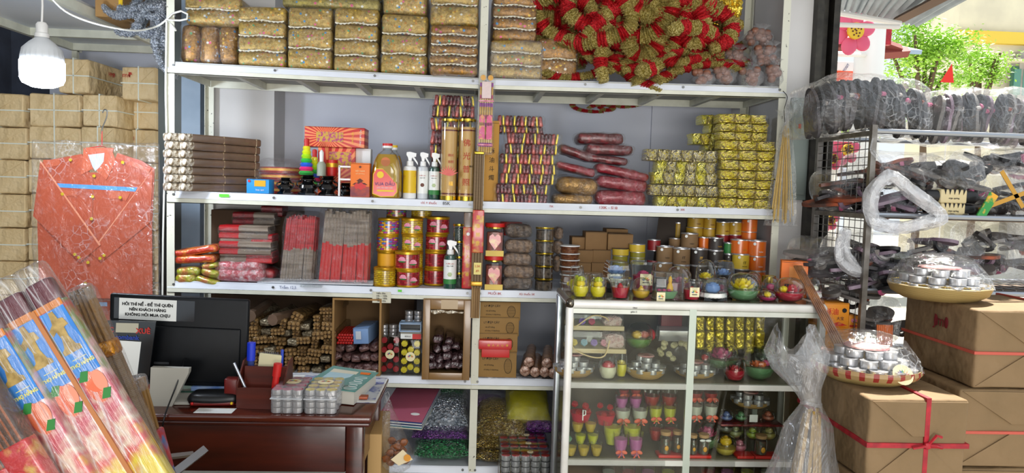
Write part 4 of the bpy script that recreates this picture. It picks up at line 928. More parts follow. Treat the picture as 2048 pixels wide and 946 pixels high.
# lidded tubs
m_tub = tin_mat('brown_basket_print', ['6a4028', '7c5034', '5a3420'])
for i, (c, d) in enumerate([(491, 507), (507, 520), (520, 533), (533, 549), (549, 566), (566, 582)]):
    x, z, w, h = span(1122, 1162, c, d, .05); t = root('lidded_tub', 'brown patterned tub with white lid, %s of the stack' % ('topmost', 'second down', 'third down', 'fourth down', 'fifth down', 'lowest')[i], 'tub', (x, .05+w/2, z), 0, 'brown tubs with white lids')
    mk('tub_body', G().lathe([(0, 0), (w*.44, 0), (w*.48, h*.8), (0, h*.8)], 24), m_tub, t); mk('tub_lid', G().lathe([(w*.48, h*.8), (w*.52, h*.82), (w*.52, h*.95), (0, h*.97)], 24), m_white, t)
# kraft boxes on the right
for i, (a, b, c, d, Y, l) in enumerate([(1144, 1174, 474, 500, .18, 'small kraft box at the left of the kraft stack'), (1171, 1214, 464, 502, .16, 'larger kraft box in the upper row, middle'), (1213, 1256, 458, 470, .26, 'flat kraft box at the very top behind'), (1216, 1266, 468, 500, .14, 'open-topped kraft box in the upper row, right'),
        (1150, 1186, 500, 526, .13, 'kraft box in the middle row, left'), (1186, 1222, 500, 526, .13, 'kraft box in the middle row, right'), (1148, 1182, 525, 548, .12, 'kraft box in the third row, left'), (1183, 1220, 525, 550, .12, 'kraft box in the third row, right'), (1150, 1184, 548, 578, .12, 'kraft box in the lowest row, left'), (1185, 1222, 550, 582, .12, 'kraft box in the lowest row, right')]):
    carton('kraft_box', l, 'box', a, b, c, d, M('kraft_card', '8c6a42', .8, col2='7f5f3a', cs=7), Y, .11, group='small kraft boxes', rest=s3(1180) if d > 575 else None)
# drums, cans and tins on the right
def can(px0, px1, py0, py1, body, label, Y=.05, lid=None, text=None, tm=None, group='cans on the right of the third shelf', rest=None, badge=True):
    x, z, w, h = span(px0, px1, py0, py1, Y); R_ = w/2
    if rest is not None: h += z-rest; z = rest
    t = root('paper_can', label, 'can', (x, Y+R_, z), U(-.2, .2), group)
    mk('can_body', G().lathe([(0, 0), (R_, 0), (R_, h*.95), (0, h*.95)], 24), body, t); mk('can_rim', G().lathe([(R_, 0), (R_*1.02, 0), (R_*1.02, h*.04), (R_, h*.05)], 24), lid or m_tin, t)
    mk('can_lid', G().lathe([(R_, h*.93), (R_*1.03, h*.94), (R_*1.03, h), (R_*.95, h), (R_*.93, h*.96), (0, h*.96)], 24), lid or m_tin, t)
    if text:
        for k, (s, v, sz) in enumerate(text): txt(s, sz, tm, t, (R_*.15, -R_-.002, h*v))
        if badge: mk('round_badge', G().cyl((-R_*.5, -R_*.88, h*.8), R_*.17, .002, 14, rot=rotm(PI/2)), m_lw, t)
    return t
m_ck = M('kraft_can', '8c6e4c', .7, col2='80623f', cs=6); m_cd = M('charcoal_can', '3a322e', .5); m_co = M('orange_can', 'd8691a', .35, coat=.4); m_cy = M('ochre_can', 'b8922c', .45); m_cy2 = M('yellow_can', 'd0b030', .45); m_cr = M('dark_red_can', '8c1a20', .4)
IT = [('IT', .45, .018), ('INCENSE', .22, .006)]; T4 = [('TRẦM', .3, .008)]
CN = [(1367, 1401, 467, 497, m_ck, 'kraft-paper can on top above the kraft and orange cans', .12, T4, m_ink), (1400, 1420, 475, 499, m_co, 'small orange can between kraft and charcoal cans', .14, None, None), (1421, 1451, 476, 501, m_cd, 'charcoal can on the second level', .12, T4, m_gold),
      (1317, 1351, 493, 526, m_ck, 'kraft-paper can at the left of the main row', .08, T4, m_ink), (1350, 1385, 497, 531, m_ck, 'kraft-paper can with round logo, second in the main row', .05, IT, m_ink), (1386, 1420, 498, 532, m_cd, 'charcoal can with round gold logo in the main row', .05, IT, m_gold), (1419, 1451, 501, 533, m_cd, 'charcoal can right of the gold-logo one', .07, T4, m_gold),
      (1451, 1469, 508, 540, m_cd, 'narrow black can beside the orange cans', .08, T4, m_gold), (1468, 1504, 480, 509, m_co, 'orange can with grey badge in the upper right row', .06, T4, m_cy), (1503, 1538, 482, 514, m_co, 'large orange can, upper of the column by the right post', .03, T4, m_white),
      (1503, 1537, 513, 543, m_co, 'orange can, middle of the column by the right post', .03, T4, m_white), (1504, 1536, 543, 572, m_co, 'orange can, lower of the column by the right post', .03, None, None), (1471, 1504, 509, 540, m_cy2, 'yellow can in front of the orange column', .02, IT, m_ink), (1473, 1503, 539, 566, m_cd, 'charcoal can under the yellow one', .02, None, None),
      (1312, 1349, 526, 556, m_ck, 'kraft-paper can low in the left column', .05, T4, m_ink), (1350, 1384, 531, 560, m_ck, 'kraft-paper can low in the second column', .05, T4, m_ink), (1385, 1418, 532, 562, m_cd, 'charcoal can low in the third column', .05, None, None), (1419, 1451, 533, 562, m_cd, 'charcoal can low in the fourth column', .07, None, None),
      (1489, 1520, 437, 465, m_co, 'orange can topmost by the right post', .13, T4, m_cy), (1488, 1518, 464, 482, m_co, 'orange can just below the topmost one', .14, None, None), (1437, 1463, 444, 471, m_cy, 'ochre can of the upper pair, left', .16, T4, m_brn), (1462, 1488, 444, 471, m_cy, 'ochre can of the upper pair, right', .16, T4, m_brn),
      (1437, 1461, 470, 484, m_cr, 'dark red can under the left ochre can', .17, None, None), (1461, 1487, 470, 484, m_cr, 'dark red can under the right ochre can', .17, None, None), (1380, 1412, 430, 456, m_cy, 'tall ochre can at the back, second level left', .2, T4, m_brn), (1411, 1436, 432, 458, m_cy, 'tall ochre can at the back, second level right', .2, T4, m_brn),
      (1377, 1410, 455, 475, m_cy, 'ochre can at the back under the left tall one', .21, None, None), (1409, 1436, 457, 476, m_cy, 'ochre can at the back under the right tall one', .21, None, None), (1298, 1324, 480, 502, m_cr, 'red can standing alone left of the dark carton', .14, None, None), (1341, 1366, 477, 496, m_ck, 'brown can hidden behind the kraft cans', .18, None, None),
      (1349, 1368, 445, 478, m_cy, 'ochre can in shade at the far back', .28, None, None), (1451, 1468, 486, 508, m_grn, 'small dark green can in the shade', .1, None, None)]
for i, (a, b, c, d, mm, l, Y, tx_, tm) in enumerate(CN): can(a, b, c, d, mm, l, Y, None if i % 3 else m_tin, tx_, tm)
for i, (a, b, c, d, l) in enumerate([(1228, 1261, 498, 512, 'flat yellow tin with dark lid, left column top'), (1228, 1258, 512, 525, 'flat yellow tin in the left column, second'), (1228, 1260, 525, 540, 'flat yellow tin in the left column, third'), (1262, 1294, 489, 505, 'bright yellow tin, right column top'), (1263, 1294, 505, 516, 'olive tin with silver rim, right column second'), (1262, 1293, 516, 530, 'olive tin, right column third')]):
    can(a, b, c, d, m_cy2 if i in (0, 3) else M('olive_can', '8c8420', .4), l, .08, m_cd if i == 0 else m_tin, group='flat yellow tins beside the kraft boxes', badge=False)
t, w, h = carton('dark_carton', 'large dark carton leaning at the back of the third shelf', 'box', 1306, 1362, 428, 492, M('dark_brown_card', '3a3028', .8), .3, .12, s3(1330, .3)); t.rotation_euler = (0, .08, -.3)
# notes
onedge(3, 578, 'Trầm 12,5', .018, m_ink_blue); onedge(3, 995, 'MUỐI 8K', .016, m_ink_red); onedge(3, 1060, 'Xịt thuốc 5K', .014, m_ink_red)
x = at(800, 580, 0).x; mk('green_sticker', G().box((x, -.005, shz(3, x)-.012), (.018, .001, .010)), MATS['green_sticker'], unit)
x = at(764, 586, 0).x; t = root('price_slip', 'small handwritten paper slip taped below the candle tins', 'note', (x, -.009, shz(3, x)-.045))
mk('paper', G().box((0, 0, 0), (.086, .001, .052)), M('cream_paper', 'd0ccb8', .8), t)
for k, s in enumerate(('Nến đèn :', '10k – 100k', '20k – 180k', '5k – 45k')): txt(s, .0115, m_ink, t, (0, -.002, .019-.012*k))
# ================================================================ FOURTH SHELF
m_inc1 = M('tan_incense_end', 'b08c58', .45, col2='7a5a34', cs=90, coat=.4); m_band = M('shiny_wrap_end', '8a6c42', .25, .3, col2='4a341c', cs=70, bump=(80, .9, .01), coat=.6)
m_pal = M('silver_wrap_end', 'b0a488', .22, .5, col2='6a5c48', cs=50, bump=(60, .9, .012))
def endbundle(nx, ny, s, L=.30):
    w, h = nx*s, ny*s; b = G().rbox((0, L/2+.004, 0), (w*1.04, L, h*1.04), s*.4, (1, 2, 1), amp=.0015, fr=40)
    e = G()
    for i in range(nx):
        for j in range(ny): e.lathe([(0, -.006), (s*.36, -.006), (s*.47, 0), (s*.47, .02)], 9, (-w/2+s*(i+.5), 0, -h/2+s*(j+.5)), rot=rotm(-PI/2))
    return b.mesh('wrapper', [m_band]), e.mesh('stick_ends', [m_inc1])
EB = [endbundle(3, 2, .0195), endbundle(3, 3, .0158), endbundle(4, 2, .0162), endbundle(2, 3, .0165)]
PL = G().rbox((0, .15, 0), (.046, .30, .032), .008, (2, 2, 2), amp=.003, fr=50).mesh('wrapper', [m_pal])
grp = 'incense bundles piled end-on in the fourth shelf'
EN = [[(505, 736), (527, 738), (551, 740), (577, 742), (607, 741), (633, 741), (656, 741)], [(504, 716), (528, 719), (552, 722), (576, 724), (600, 722), (624, 721), (650, 719)], [(502, 697), (523, 699), (538, 702), (559, 702), (581, 704), (604, 702), (628, 706), (654, 700)],
      [(504, 683), (520, 681), (541, 680), (560, 683), (584, 686), (606, 682), (629, 686), (657, 686)], [(505, 664), (531, 664), (555, 664), (569, 667), (591, 668), (613, 670), (636, 672), (659, 669)], [(508, 647), (529, 646), (549, 637), (566, 648), (587, 652), (609, 655), (633, 656), (655, 653)], [(503, 630), (594, 634), (633, 640), (655, 638)], [(652, 622)]]
used = 0
for j, row in enumerate(EN):
    for i, (px, py) in enumerate(row):
        p = at(px, py, -.0+U(0, .05)+(.05 if j > 5 else 0)); k = rnd.randrange(4); pale = rnd.random() < .2
        t = root('incense_bundle', '%s incense bundle end, row %s from bottom, %s from left' % ('silvery wrapped' if pale else 'brown', ORD[j], ORD[i]), 'incense', p, 0, grp, rot=(0, U(-.15, .15)+(.5 if py < 640 and px < 600 else 0), U(-.2, .12)))
        if pale: mk('wrapper', PL, None, t)
        else: mk('wrapper', EB[k][0], None, t); mk('stick_ends', EB[k][1], None, t)
for i, (a, b, c, d) in enumerate([(545, 640, 630, 618), (500, 632, 540, 606)]):
    P0, P1 = at(a, b, .0), at(c, d, .36); one('incense_bundle', G().tube([P0+(P1-P0)*0, P1], .028, 8), m_wrapb, 'long brown bundle lying diagonally at the top back, %s' % ('right', 'left')[i], 'incense', group='diagonal bundles at the back')
for i, (a, b, sh) in enumerate([(-1.33, -.62, 4), (-.60, -.30, 4), (-1.33, -.9, 3)]): one('darkening_carton', G().rbox(((a+b)/2, .41, .16), (b-a, .16, .32), .004, (1, 1, 1)), M('shade_filler_card', '4c3826', .85), 'added dark carton standing in for shade at the shelf back, %s' % ('fourth shelf left', 'fourth shelf middle', 'third shelf left')[i], 'box', (0, 0, SZ[sh][0]+.002))  # cartons added to darken the backs of these shelves
# open cardboard box holding pouches
def openbox(px0, px1, py0, py1, label, Y, dep, th=.012, rest=None, lean=0):
    x, z, w, h = span(px0, px1, py0, py1, Y); h += z-rest; z = rest
    t = root('cardboard_box', label, 'box', (x, Y, z)); C_ = m_card
    mk('left_wall', G().box((-w/2+th/2, dep/2, h/2), (th, dep, h)), C_, t); mk('right_wall', G().box((w/2-th/2, dep/2, h/2), (th, dep, h)), C_, t)
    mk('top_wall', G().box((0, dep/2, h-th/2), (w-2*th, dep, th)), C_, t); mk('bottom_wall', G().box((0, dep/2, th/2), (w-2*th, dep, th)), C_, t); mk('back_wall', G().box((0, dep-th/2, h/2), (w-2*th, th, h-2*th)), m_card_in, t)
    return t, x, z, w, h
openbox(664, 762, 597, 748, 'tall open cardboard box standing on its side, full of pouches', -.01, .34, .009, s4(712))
m_pou = M('mauve_brown_pouch', '5a3c3a', .3, .2, col2='8a6a66', cs=50, lo=.45, hi=.6, bump=(60, .9, .012), coat=.6)
POU = [G().rbox((0, .1, 0), (.05, .2, .036), .015, (3, 3, 3), amp=.007, fr=40, seed=k).mesh('pouch', [m_pou]) for k in range(3)]
def pouches(rows, Y, group, cap):
    for j, row in enumerate(rows):
        for i, (px, py) in enumerate(row):
            o = one('pouch', POU[(i+j) % 3], None, cap % (ORD[j], ORD[i]), 'pouch', at(px, py, Y), (U(-.05, .1), U(-.4, .4), 0), group=group)
pouches([[(677, 736), (697, 738), (716, 738), (735, 736), (753, 737)], [(673, 714), (692, 716), (711, 718), (731, 716), (749, 716)], [(679, 697), (699, 697), (728, 697), (747, 697)]], .03, 'brown pouches in the tall open box', 'mauve-brown pouch in the tall open box, row %s from bottom, %s from left')
t = root('red_candle_pack', 'pack of thin red candles end-on inside the tall open box', 'candle', at(690, 677, .03))
for i in range(6):
    for j in range(4): mk('candle', M and G().lathe([(0, 0), (.0062, .002), (.0062, .2), (0, .2)], 8, (-.033+.0125*i+(.006 if j % 2 else 0), 0, -.022+.0125*j), rot=rotm(-PI/2)) if (i, j) == (0, 0) else G().lathe([(0, 0), (.0062, .002), (.0062, .2), (0, .2)], 8, (-.033+.0125*i+(.006 if j % 2 else 0), 0, -.022+.0125*j), rot=rotm(-PI/2)), m_red, t)
t, w, h = carton('pale_blue_box', 'pale blue carton end inside the tall open box', 'box', 707, 738, 656, 688, M('pale_blue_card', '7c9cc8', .5), .02, .2); t.rotation_euler = (0, -.06, -.12); mk('tape', G().box((-w*.15, -.002, h*.55), (w*.35, .001, h*.5)), M('pale_tape', 'c8ccd4', .4), t)
# clear boxes of tea lights standing on edge
m_rc = M('red_wax', '9c0f1c', .35, sss=.1); m_yc = M('yellow_wax', 'e0d020', .4, col2='c8b010', cs=60)
def lotus_logo(t, loc, R_, rot=(PI/2, 0, 0)):
    mk('round_label', G().cyl((0, 0, 0), R_, .0012, 20), M('cream_label', 'e8dcb0', .5), t, loc, rot)
    cols = ['b83a2c', 'd88a2a', 'c8b030', '3a8a4a', '2c5a9a', '6a3a7a', 'c84a5a']
    T = Matrix.Translation(loc) @ Matrix.Rotation(rot[0], 4, 'X') @ Matrix.Rotation(rot[1], 4, 'Y') @ Matrix.Rotation(rot[2], 4, 'Z')
    for k, c in enumerate(cols):
        a = PI/2+(-1.25+2.5*k/6); d = Vector((math.cos(a), math.sin(a), 0)); n = Vector((-d.y, d.x, 0)); o = Vector((0, -R_*.15, .0016+.0001*k))
        mk('label_petal', G().add([o+d*R_*.18, o+d*R_*.42+n*R_*.11, o+d*R_*.68, o+d*R_*.42-n*R_*.11], [(0, 1, 2, 3)]), M('petal_'+c, c, .5), t, loc, rot)
def tealight_tray(px0, px1, py0, py1, wax, label, ncol=3, flower=False, Y=.02, rest=0):
    x, z, w, h = span(px0, px1, py0, py1, Y); h += z-rest; z = rest
    t = root('tealight_box', label, 'candle box', (x, Y, z)); nr = 4; s = w*.16
    for i in range(3):
        for j in range(4):
            zz = h*(.14+.24*j)+(h*.08 if i == 1 else 0)
            if zz+s > h: continue
            cx_ = -w*.32+w*.32*i
            g = G().lathe([(0, 0), (s*.95, 0), (s, .003), (s, .02), (0, .02)], 18, wob=(lambda a, k: 1+.12*math.sin(8*a)) if flower else None, rot=rotm(-PI/2), c=(0, 0, 0))
            mk('tealight', g, wax, t, (cx_, .004, zz))
    mk('clear_case', G().rbox((0, .03, h/2), (w, .062, h), .006, (1, 1, 1)), m_dome, t)
    lotus_logo(t, (0, -.004, h*.52), w*.24, (PI/2, 0, 0)); return t
tealight_tray(761, 799, 670, 738, m_rc, 'clear box of red tea lights standing on edge', rest=s4(780)); tealight_tray(801, 841, 678, 743, m_yc, 'clear box of yellow flower tea lights standing on edge', flower=True, rest=s4(820))
x, z, w, h = span(800, 842, 645, 662, .02); t = root('card_box_lid', 'pale blue open card box on top of the yellow tea lights', 'box', (x, .03, z)); mk('frame', G().box((0, 0, h*.9), (w, .05, .004)).box((0, 0, 0), (w, .05, .004)).box((-w/2, 0, h/2), (.004, .05, h)).box((w/2, 0, h/2), (.004, .05, h)).box((0, .05, h/2), (w, .004, h)), M('pale_blue_card2', '9ab4d0', .5), t); mk('painted_inner_shade', G().box((0, .02, h/2), (w*.9, .03, h*.6)), m_black, t)  # black block stands for the shade inside the open box
t, w, h = carton('white_card_box', 'white and red printed card box under the pale blue one', 'box', 801, 843, 661, 678, m_lw, .02, .06, inset=[(.28, .3, .42, .6, m_red), (0, .8, 1, .38, M('grey_card', '8a8678', .6))]); txt('BOX-G', .009, m_ink, t, (-w*.15, -.003, h*.3))
m_tl = M('tealight_tin', 'c8c8ca', .28, .72)
TLM = G().lathe([(0, 0), (.0185, 0), (.0195, .003), (.0195, .017), (.0205, .018), (.019, .018), (0, .0165)], 16).mesh('tealight_cup', [m_tl])
def tlstack(px, py, n, label, Y):
    for k in range(n): one('tealight', TLM, None, label % ('bottom', 'second up', 'third up', 'top')[k if k < n-1 else 3], 'candle', at(px, py, Y)+Vector((0, 0, k*.0195)), group='shaded tea lights behind the clear boxes')
for i, (a, b) in enumerate([(768, 672), (786, 672), (803, 672)]): tlstack(a, b, 3, 'shaded tea light in the '+('left', 'middle', 'right')[i]+' low stack, %s', .1)
for i, (a, b) in enumerate([(818, 645), (836, 645)]): tlstack(a, b, 3, 'shaded tea light in the '+('left', 'right')[i]+' high stack, %s', .08)
# taped box with a window of pouches
t, x, z, w, h = openbox(845, 941, 600, 752, 'taped cardboard box with a cut-out window showing dark pouches', -.045, .32, .008, s4(893))
fr = .034
for nm, c_, d_ in (('front_flap', (-w/2+fr/2, 0, h/2), (fr, .006, h)), ('front_flap', (w/2-fr/2, 0, h/2), (fr, .006, h)), ('front_flap', (0, 0, h-fr*.65), (w-2*fr, .006, fr*1.3)), ('front_flap', (0, 0, fr*.5), (w-2*fr, .006, fr))): mk(nm, G().rbox(c_, d_, .002, (1, 1, 1)), M('taped_cardboard', '8a683e', .3, col2='77572f', cs=5, coat=.4), t)
mk('torn_foil', G().rbox((0, .01, h-fr*1.7), (w*.7, .004, .016), .002, (8, 1, 2), amp=.01, fr=40), m_silver, t); mk('packing_tape', G().box((.01, -.004, h-fr*.6), (w*.35, .001, fr*1.25)), M('tan_tape', 'a58a62', .25), t)
m_dp = M('dark_plum_pouch', '3a2428', .25, .2, col2='7a6064', cs=50, lo=.5, hi=.65, bump=(60, .9, .012), coat=.6)
POU = [G().rbox((0, .1, 0), (.042, .2, .034), .014, (3, 3, 3), amp=.009, fr=40, seed=k+9).mesh('pouch', [m_dp]) for k in range(3)]
pouches([[(866, 732), (880, 733), (896, 731), (911, 731), (922, 733)], [(862, 716), (878, 718), (895, 714), (911, 717), (924, 712)], [(874, 698), (894, 697), (912, 694)], [(876, 680), (898, 684)]], .02, 'dark pouches in the taped box', 'dark pouch in the taped box window, row %s from bottom, %s from left')
# printed cartons right of the middle post
m_ml = M('tan_print_carton', '94713a', .7, col2='8a6834', cs=5)
for i, (a, b, c, d) in enumerate([(958, 1041, 601, 641), (957, 1038, 634, 673), (957, 1035, 666, 705), (956, 1033, 703, 748)]):
    t, w, h = carton('printed_carton', 'tan printed glass-cup carton, %s of the stack' % ('topmost', 'second from top', 'third from top', 'lowest')[i], 'box', a, b, c, d, m_ml, .03-.005*i, .22, s4(995) if i == 3 else None, U(-.05, .05), texts=[('LY ĐẸP CÂY', .014, m_ink, -.18, .72), ('mã số lượng', .009, m_ink, -.22, .48), ('số lượng 12 hộp/thùng', .0075, m_ink, -.16, .3)], group='tan printed cartons')
    g = G()
    for k in range(9): g.tube([(w*.24*0+w*.28+w*.095*math.cos(a_)*(.75+.25*math.sin(PI*k/8)), -.0015, h*(.2+.06*k)) for a_ in [PI*q/8 for q in range(9)]], .0006, 3)
    g.tube([(w*.28+w*.1*math.cos(a_), -.0015, h*.45+h*.28*math.sin(a_)) for a_ in [2*PI*q/20 for q in range(20)]], .0008, 4, closed=True); mk('glass_cup_print', g, m_ink, t)
t = root('red_box', 'bright red lidded box with gold characters in front of the tan cartons', 'box', (at(990, 705, -.02).x, 0, at(990, 716, -.02).z)); x, z, w, h = span(957, 1023, 680, 716, -.02)
mk('box_tray', G().rbox((w*.02, .04, h*.25), (w*.85, .1, h*.5), .002, (1, 1, 1)), m_red, t); mk('box_lid', G().rbox((0, .04, h*.72), (w, .12, h*.5), .002, (1, 1, 1)), M('red_lacquer', 'c01818', .35, coat=.4), t)
for k, s in enumerate('福人人心幸'): txt(s, .012, m_yel, t, (-w*.2+w*.14*k, -.022, h*.7))
mk('newspaper', G().box((.17, .1, .594), (.34, .2, .002)), M('newsprint', 'a8acb4', .8, col2='dcdfe4', cs=30, lo=.5, hi=.55), unit)
m_roll = M('amber_roll', 'a06a34', .35, .1, col2='c08a50', cs=30, coat=.5); m_rend = M('clear_roll_end', 'b89a88', .25, .2, col2='7a4c34', cs=60, bump=(50, .9, .012), coat=.4)
for i, (px, py, a, b) in enumerate([(1050, 742, 0, 0), (1070, 744, 0, 0), (1058, 724, 0, 0), (1089, 744, 1, 0), (1106, 746, 1, 0), (1094, 726, 1, 0)]):
    p = at(px, py, -.0); t = root('wrapped_roll', 'amber paper-wrapped roll end-on beside the case, %s' % ('left foot', 'right foot of left trio', 'top of left trio', 'left foot of right trio', 'right foot of right trio', 'top of right trio')[i], 'roll', p, -.12, 'wrapped rolls at the right end of the fourth shelf')
    mk('roll_body', G().lathe([(.026, 0), (.024, .3), (0, .3)], 16, rot=rotm(-PI/2)), m_roll, t); mk('crimped_end', G().lathe([(0, -.006), (.012, -.009), (.024, -.004), (.027, .004), (.026, .02)], 12, rot=rotm(-PI/2), wob=lambda a, k: 1+.05*math.sin(5*a)), m_rend, t)

# ================================================================ LOWEST SHELF
def glitter(name, a, b, c2, sc=160):
    t = NT(name); co = t.co('Object'); v = t.vor(co, sc); t.base(t.ramp(v.outputs['Color'], [(0, a), (.45, b), (.8, c2)], 'CONSTANT')); t.p.inputs['Roughness'].default_value = .25; t.p.inputs['Metallic'].default_value = .6
    t.l.new(t.bump(v.outputs['Distance'], 1, .02), t.p.inputs['Normal']); MATS[name] = t.m; return t.m
m_sil = glitter('silver_flakes', '7c8a98', 'bcc8d6', 'f4f8fe', 95); m_gsh = glitter('green_shreds', '0f6a38', '1c9a4c', '4ad080', 110); m_gsh2 = glitter('gold_shreds', '9a7c2a', 'b89a40', 'ecd878', 110); m_pur = glitter('purple_shreds', '6a2a8a', '8a3aa8', 'c870d8', 120)
def bigbag(px0, px1, py0, py1, mat, label, Y=.02, dep=.36, seed=0, rest=None, tilt=0, wrap=None):
    wrap = wrap or m_film; x, z, w, h = span(px0, px1, py0, py1, Y)
    if rest is not None: h += z-rest; z = rest
    t = root('filled_bag', label, 'bag', (x, Y+dep/2, z), 0, 'clear bags of shredded foil on the lowest shelf', rot=(tilt, 0, 0))
    mk('filling', G().pillow(w*.93, dep*.9, h*.95, 12, (0, 0, 0), amp=.008, fr=18, seed=seed, p=4), mat, t); mk('plastic_bag', G().pillow(w*1.04, dep*1.02, h*1.03, 12, (0, 0, 0), amp=.012, fr=22, seed=seed+3, p=5, crimp=.006), wrap, t)
z5 = s5(880)
bigbag(822, 942, 886, 930, m_gsh, 'clear bag of green foil shreds at the bottom of the left bay', .0, seed=1, rest=z5)
bigbag(818, 938, 868, 888, m_pur, 'flat bag of purple foil under the silver one', .02, seed=2)
bigbag(816, 940, 800, 870, m_sil, 'plump clear bag of silver flakes behind the pink folders', .04, dep=.42, seed=3, tilt=.12)
bigbag(850, 930, 765, 800, m_gsh, 'dark green shred bag in the shade at the back', .26, seed=4, dep=.2)
bigbag(945, 1090, 906, 932, m_gsh2, 'gold shred bag lowest in the right bay', .0, seed=5, rest=s5(1000)); bigbag(942, 1080, 884, 908, m_gsh2, 'gold shred bag second up in the right bay', .0, seed=6); bigbag(948, 1056, 828, 886, m_gsh2, 'plump gold shred bag near the middle post', .03, seed=7, dep=.42, tilt=.1)
bigbag(1052, 1110, 840, 870, m_pur, 'purple foil bag peeping out behind the tea-light packs', .04, seed=8, dep=.2); bigbag(1012, 1106, 786, 842, M('yellow_fabric', 'b8b010', .6, col2='a09a08', cs=8), 'yellow fabric pack lying on the gold bags', .08, seed=9, dep=.36, tilt=.3, wrap=m_film)
bigbag(944, 1010, 796, 826, m_pur, 'shaded purple bag at the back of the right bay', .3, seed=10, dep=.16)
# folders
cols = ['a8566a', '2c3f7a', 'd8d8d0', '24345e', 'c8ccd0', '2c6a7a', 'd0c8b0']
for k, c in enumerate(cols):
    i = len(cols)-1-k; o = root('folder', ('pink card folder with oval sticker topmost of the folder pile' if k == 0 else '%s folder in the pile under the pink one, %s down' % ('blue' if k in (1, 3) else 'teal' if k == 5 else 'pale', ORD[k])), 'folder', (at(818, 845, -.06).x-.01, .10-k*.0, at(818, 845, -.06).z-.006*k+.05), -.22, 'card folders at the left of the lowest shelf', rot=(.24, 0, -.22))
    mk('folder_cover', G().rbox((0, 0, 0), (.22, .34, .0045), .001, (1, 1, 1)), M('folder_'+c, c, .5), o)
    if k == 0: mk('oval_sticker', G().lathe([(.022, 0), (.022, .001), (0, .001)], 18, rot=Matrix.Scale(.5, 4, (0, 1, 0)), c=(.06, -.11, .003)), m_lw, o)
# blocks of boxed red tea lights in front
m_rt = M('red_candle_top', 'a8141c', .35, sss=.1)
RT = G().lathe([(0, .0245), (.0185, .0245), (.0195, .0225)], 14).mesh('candle_top', [m_rt])
CUP = G().lathe([(0, 0), (.019, 0), (.0198, .003), (.0198, .0225)], 14).mesh('tin_cup', [m_tl])
for b in range(4):
    zc = .24-.0*b; t = root('tealight_pack', 'clear pack of red tea lights on the lowest shelf front, %s layer back' % ('nearest', 'second', 'third', 'farthest')[b], 'candle box', (at(1049, 900, -.12).x, -.20+b*.115, 0), 0, 'packs of red tea lights left of the display case')
    top = .300+.0*b
    for j in range(2 if b else 2):
        for i in range(5):
            for k in range(4 if (b == 0 and j == 0) else 1):
                zz = top-.0265*(k+1)
                mk('tin_cup', CUP, None, t, (-.09+.045*i, j*.045, zz)); 
                if k == 0: mk('candle_top', RT, None, t, (-.09+.045*i, j*.045, zz))
    mk('clear_case', G().rbox((0, .022, top-.055), (.235, .1, .125), .006, (2, 1, 1)), m_dome, t); lotus_logo(t, (.02, .0, top+.010), .014, (0, 0, 0))
    one('tealight_carton', G().rbox((t.location.x, t.location.y+.022, .094), (.23, .1, .17), .004), m_card, 'plain carton carrying the tea-light packs, %s from front' % ORD[b], 'box', group='cartons under the tea-light packs')
# ================================================================ LEFT CORNER: wrapped parcels
m_str = M('clear_strapping', 'd8dccf', .3, spec=.8); m_redmark = M('red_marker', 'b8402c', .7)
def fold_flaps(w, h, y, mat, t, th=.0022, top=.42):
    """triangular paper flaps folded in an X on the front face"""
    for s in (1, -1):
        g = G(); g.prism([(-w*.47, h*(.5+s*.46)), (w*.47, h*(.5+s*.46)), (w*.06, h*(.5+s*.04)), (-w*.06, h*(.5+s*.04))], y-th, y); mk('paper_flap', g, mat, t, ang=20)
    for s in (1, -1):
        g = G(); g.prism([(s*w*.47, h*.05), (s*w*.47, h*.95), (s*w*.10, h*.5)], y-th*.5, y); mk('side_flap', g, mat, t, ang=20)
PM = {}
def parcel(w, d, h, loc, label, mat, group=None, strap=m_str, seed=0, rz=0, bands=((1, 0), (0, 1)), bw=.006, r=.012, flaps=True, name='wrapped_parcel', bandpos=0):
    t = root(name, label, 'parcel', loc, rz, group)
    mk('paper_wrapping', G().rbox((0, d/2, h/2), (w, d, h), r, (5, 6, 4), amp=.004, fr=9, seed=seed), mat, t)
    if flaps: fold_flaps(w, h, -.0005, mat, t)
    e = .004
    for (v, hz) in bands:
        if hz: mk('strap', G().box((0, d/2, h*.5), (w+e*2, d+e*2, bw)), strap, t)
        else: mk('strap', G().box((w*bandpos, d/2, h/2), (bw, d+e*2, h+e*2)), strap, t)
    return t
YP = .80
def col(px0, px1, edges, base, marks=(), dep=.46, Y=YP, nm=''):
    for i in range(len(edges)-1):
        x, z, w, h = span(px0, px1, edges[i], edges[i+1], Y)
        t = parcel(w*.985, dep, h*.985, (x+U(-.006, .006), Y+U(-.01, .01), z), 'brown paper parcel in the %s column, %s from top' % (nm, ORD[i]), m_kraft2, 'brown parcels stacked in the left corner', seed=i+int(px0), rz=U(-.03, .03))
        if i in marks: txt('HMĐ', .035, m_redmark, t, (w*.5+.003, .25, h*.72), (PI/2, 0, PI/2))
ed = [186, 253, 318, 387, 455, 522, 590, 660, 730, 800, 870]
col(-60, 52, ed, 0, nm='leftmost'); col(55, 160, ed, 0, nm='second'); col(163, 232, [188]+ed[1:], 0, (1,), nm='third'); 
col(118, 180, [116, 186], 0, (0,), nm='top row left', dep=.5); col(245, 314, [133, 200], 0, nm='top row right', Y=.86, dep=.3)
col(238, 312, [190, 258, 325, 392, 460, 528, 600, 670], 0, nm='fourth', Y=1.02, dep=.35)
x, z, w, h = span(245, 314, 133, 200, .86); txt('mĐ', .04, m_redmark, None, (x-w*.3, .853, z+h*.75)).name = 'marker_scrawl'
o = bpy.data.objects['marker_scrawl']; o.parent = [q for q in COL.objects if q.get('label', '').startswith('brown paper parcel in the top row right')][0]; o.location = (-w*.3, -.008, h*.72)
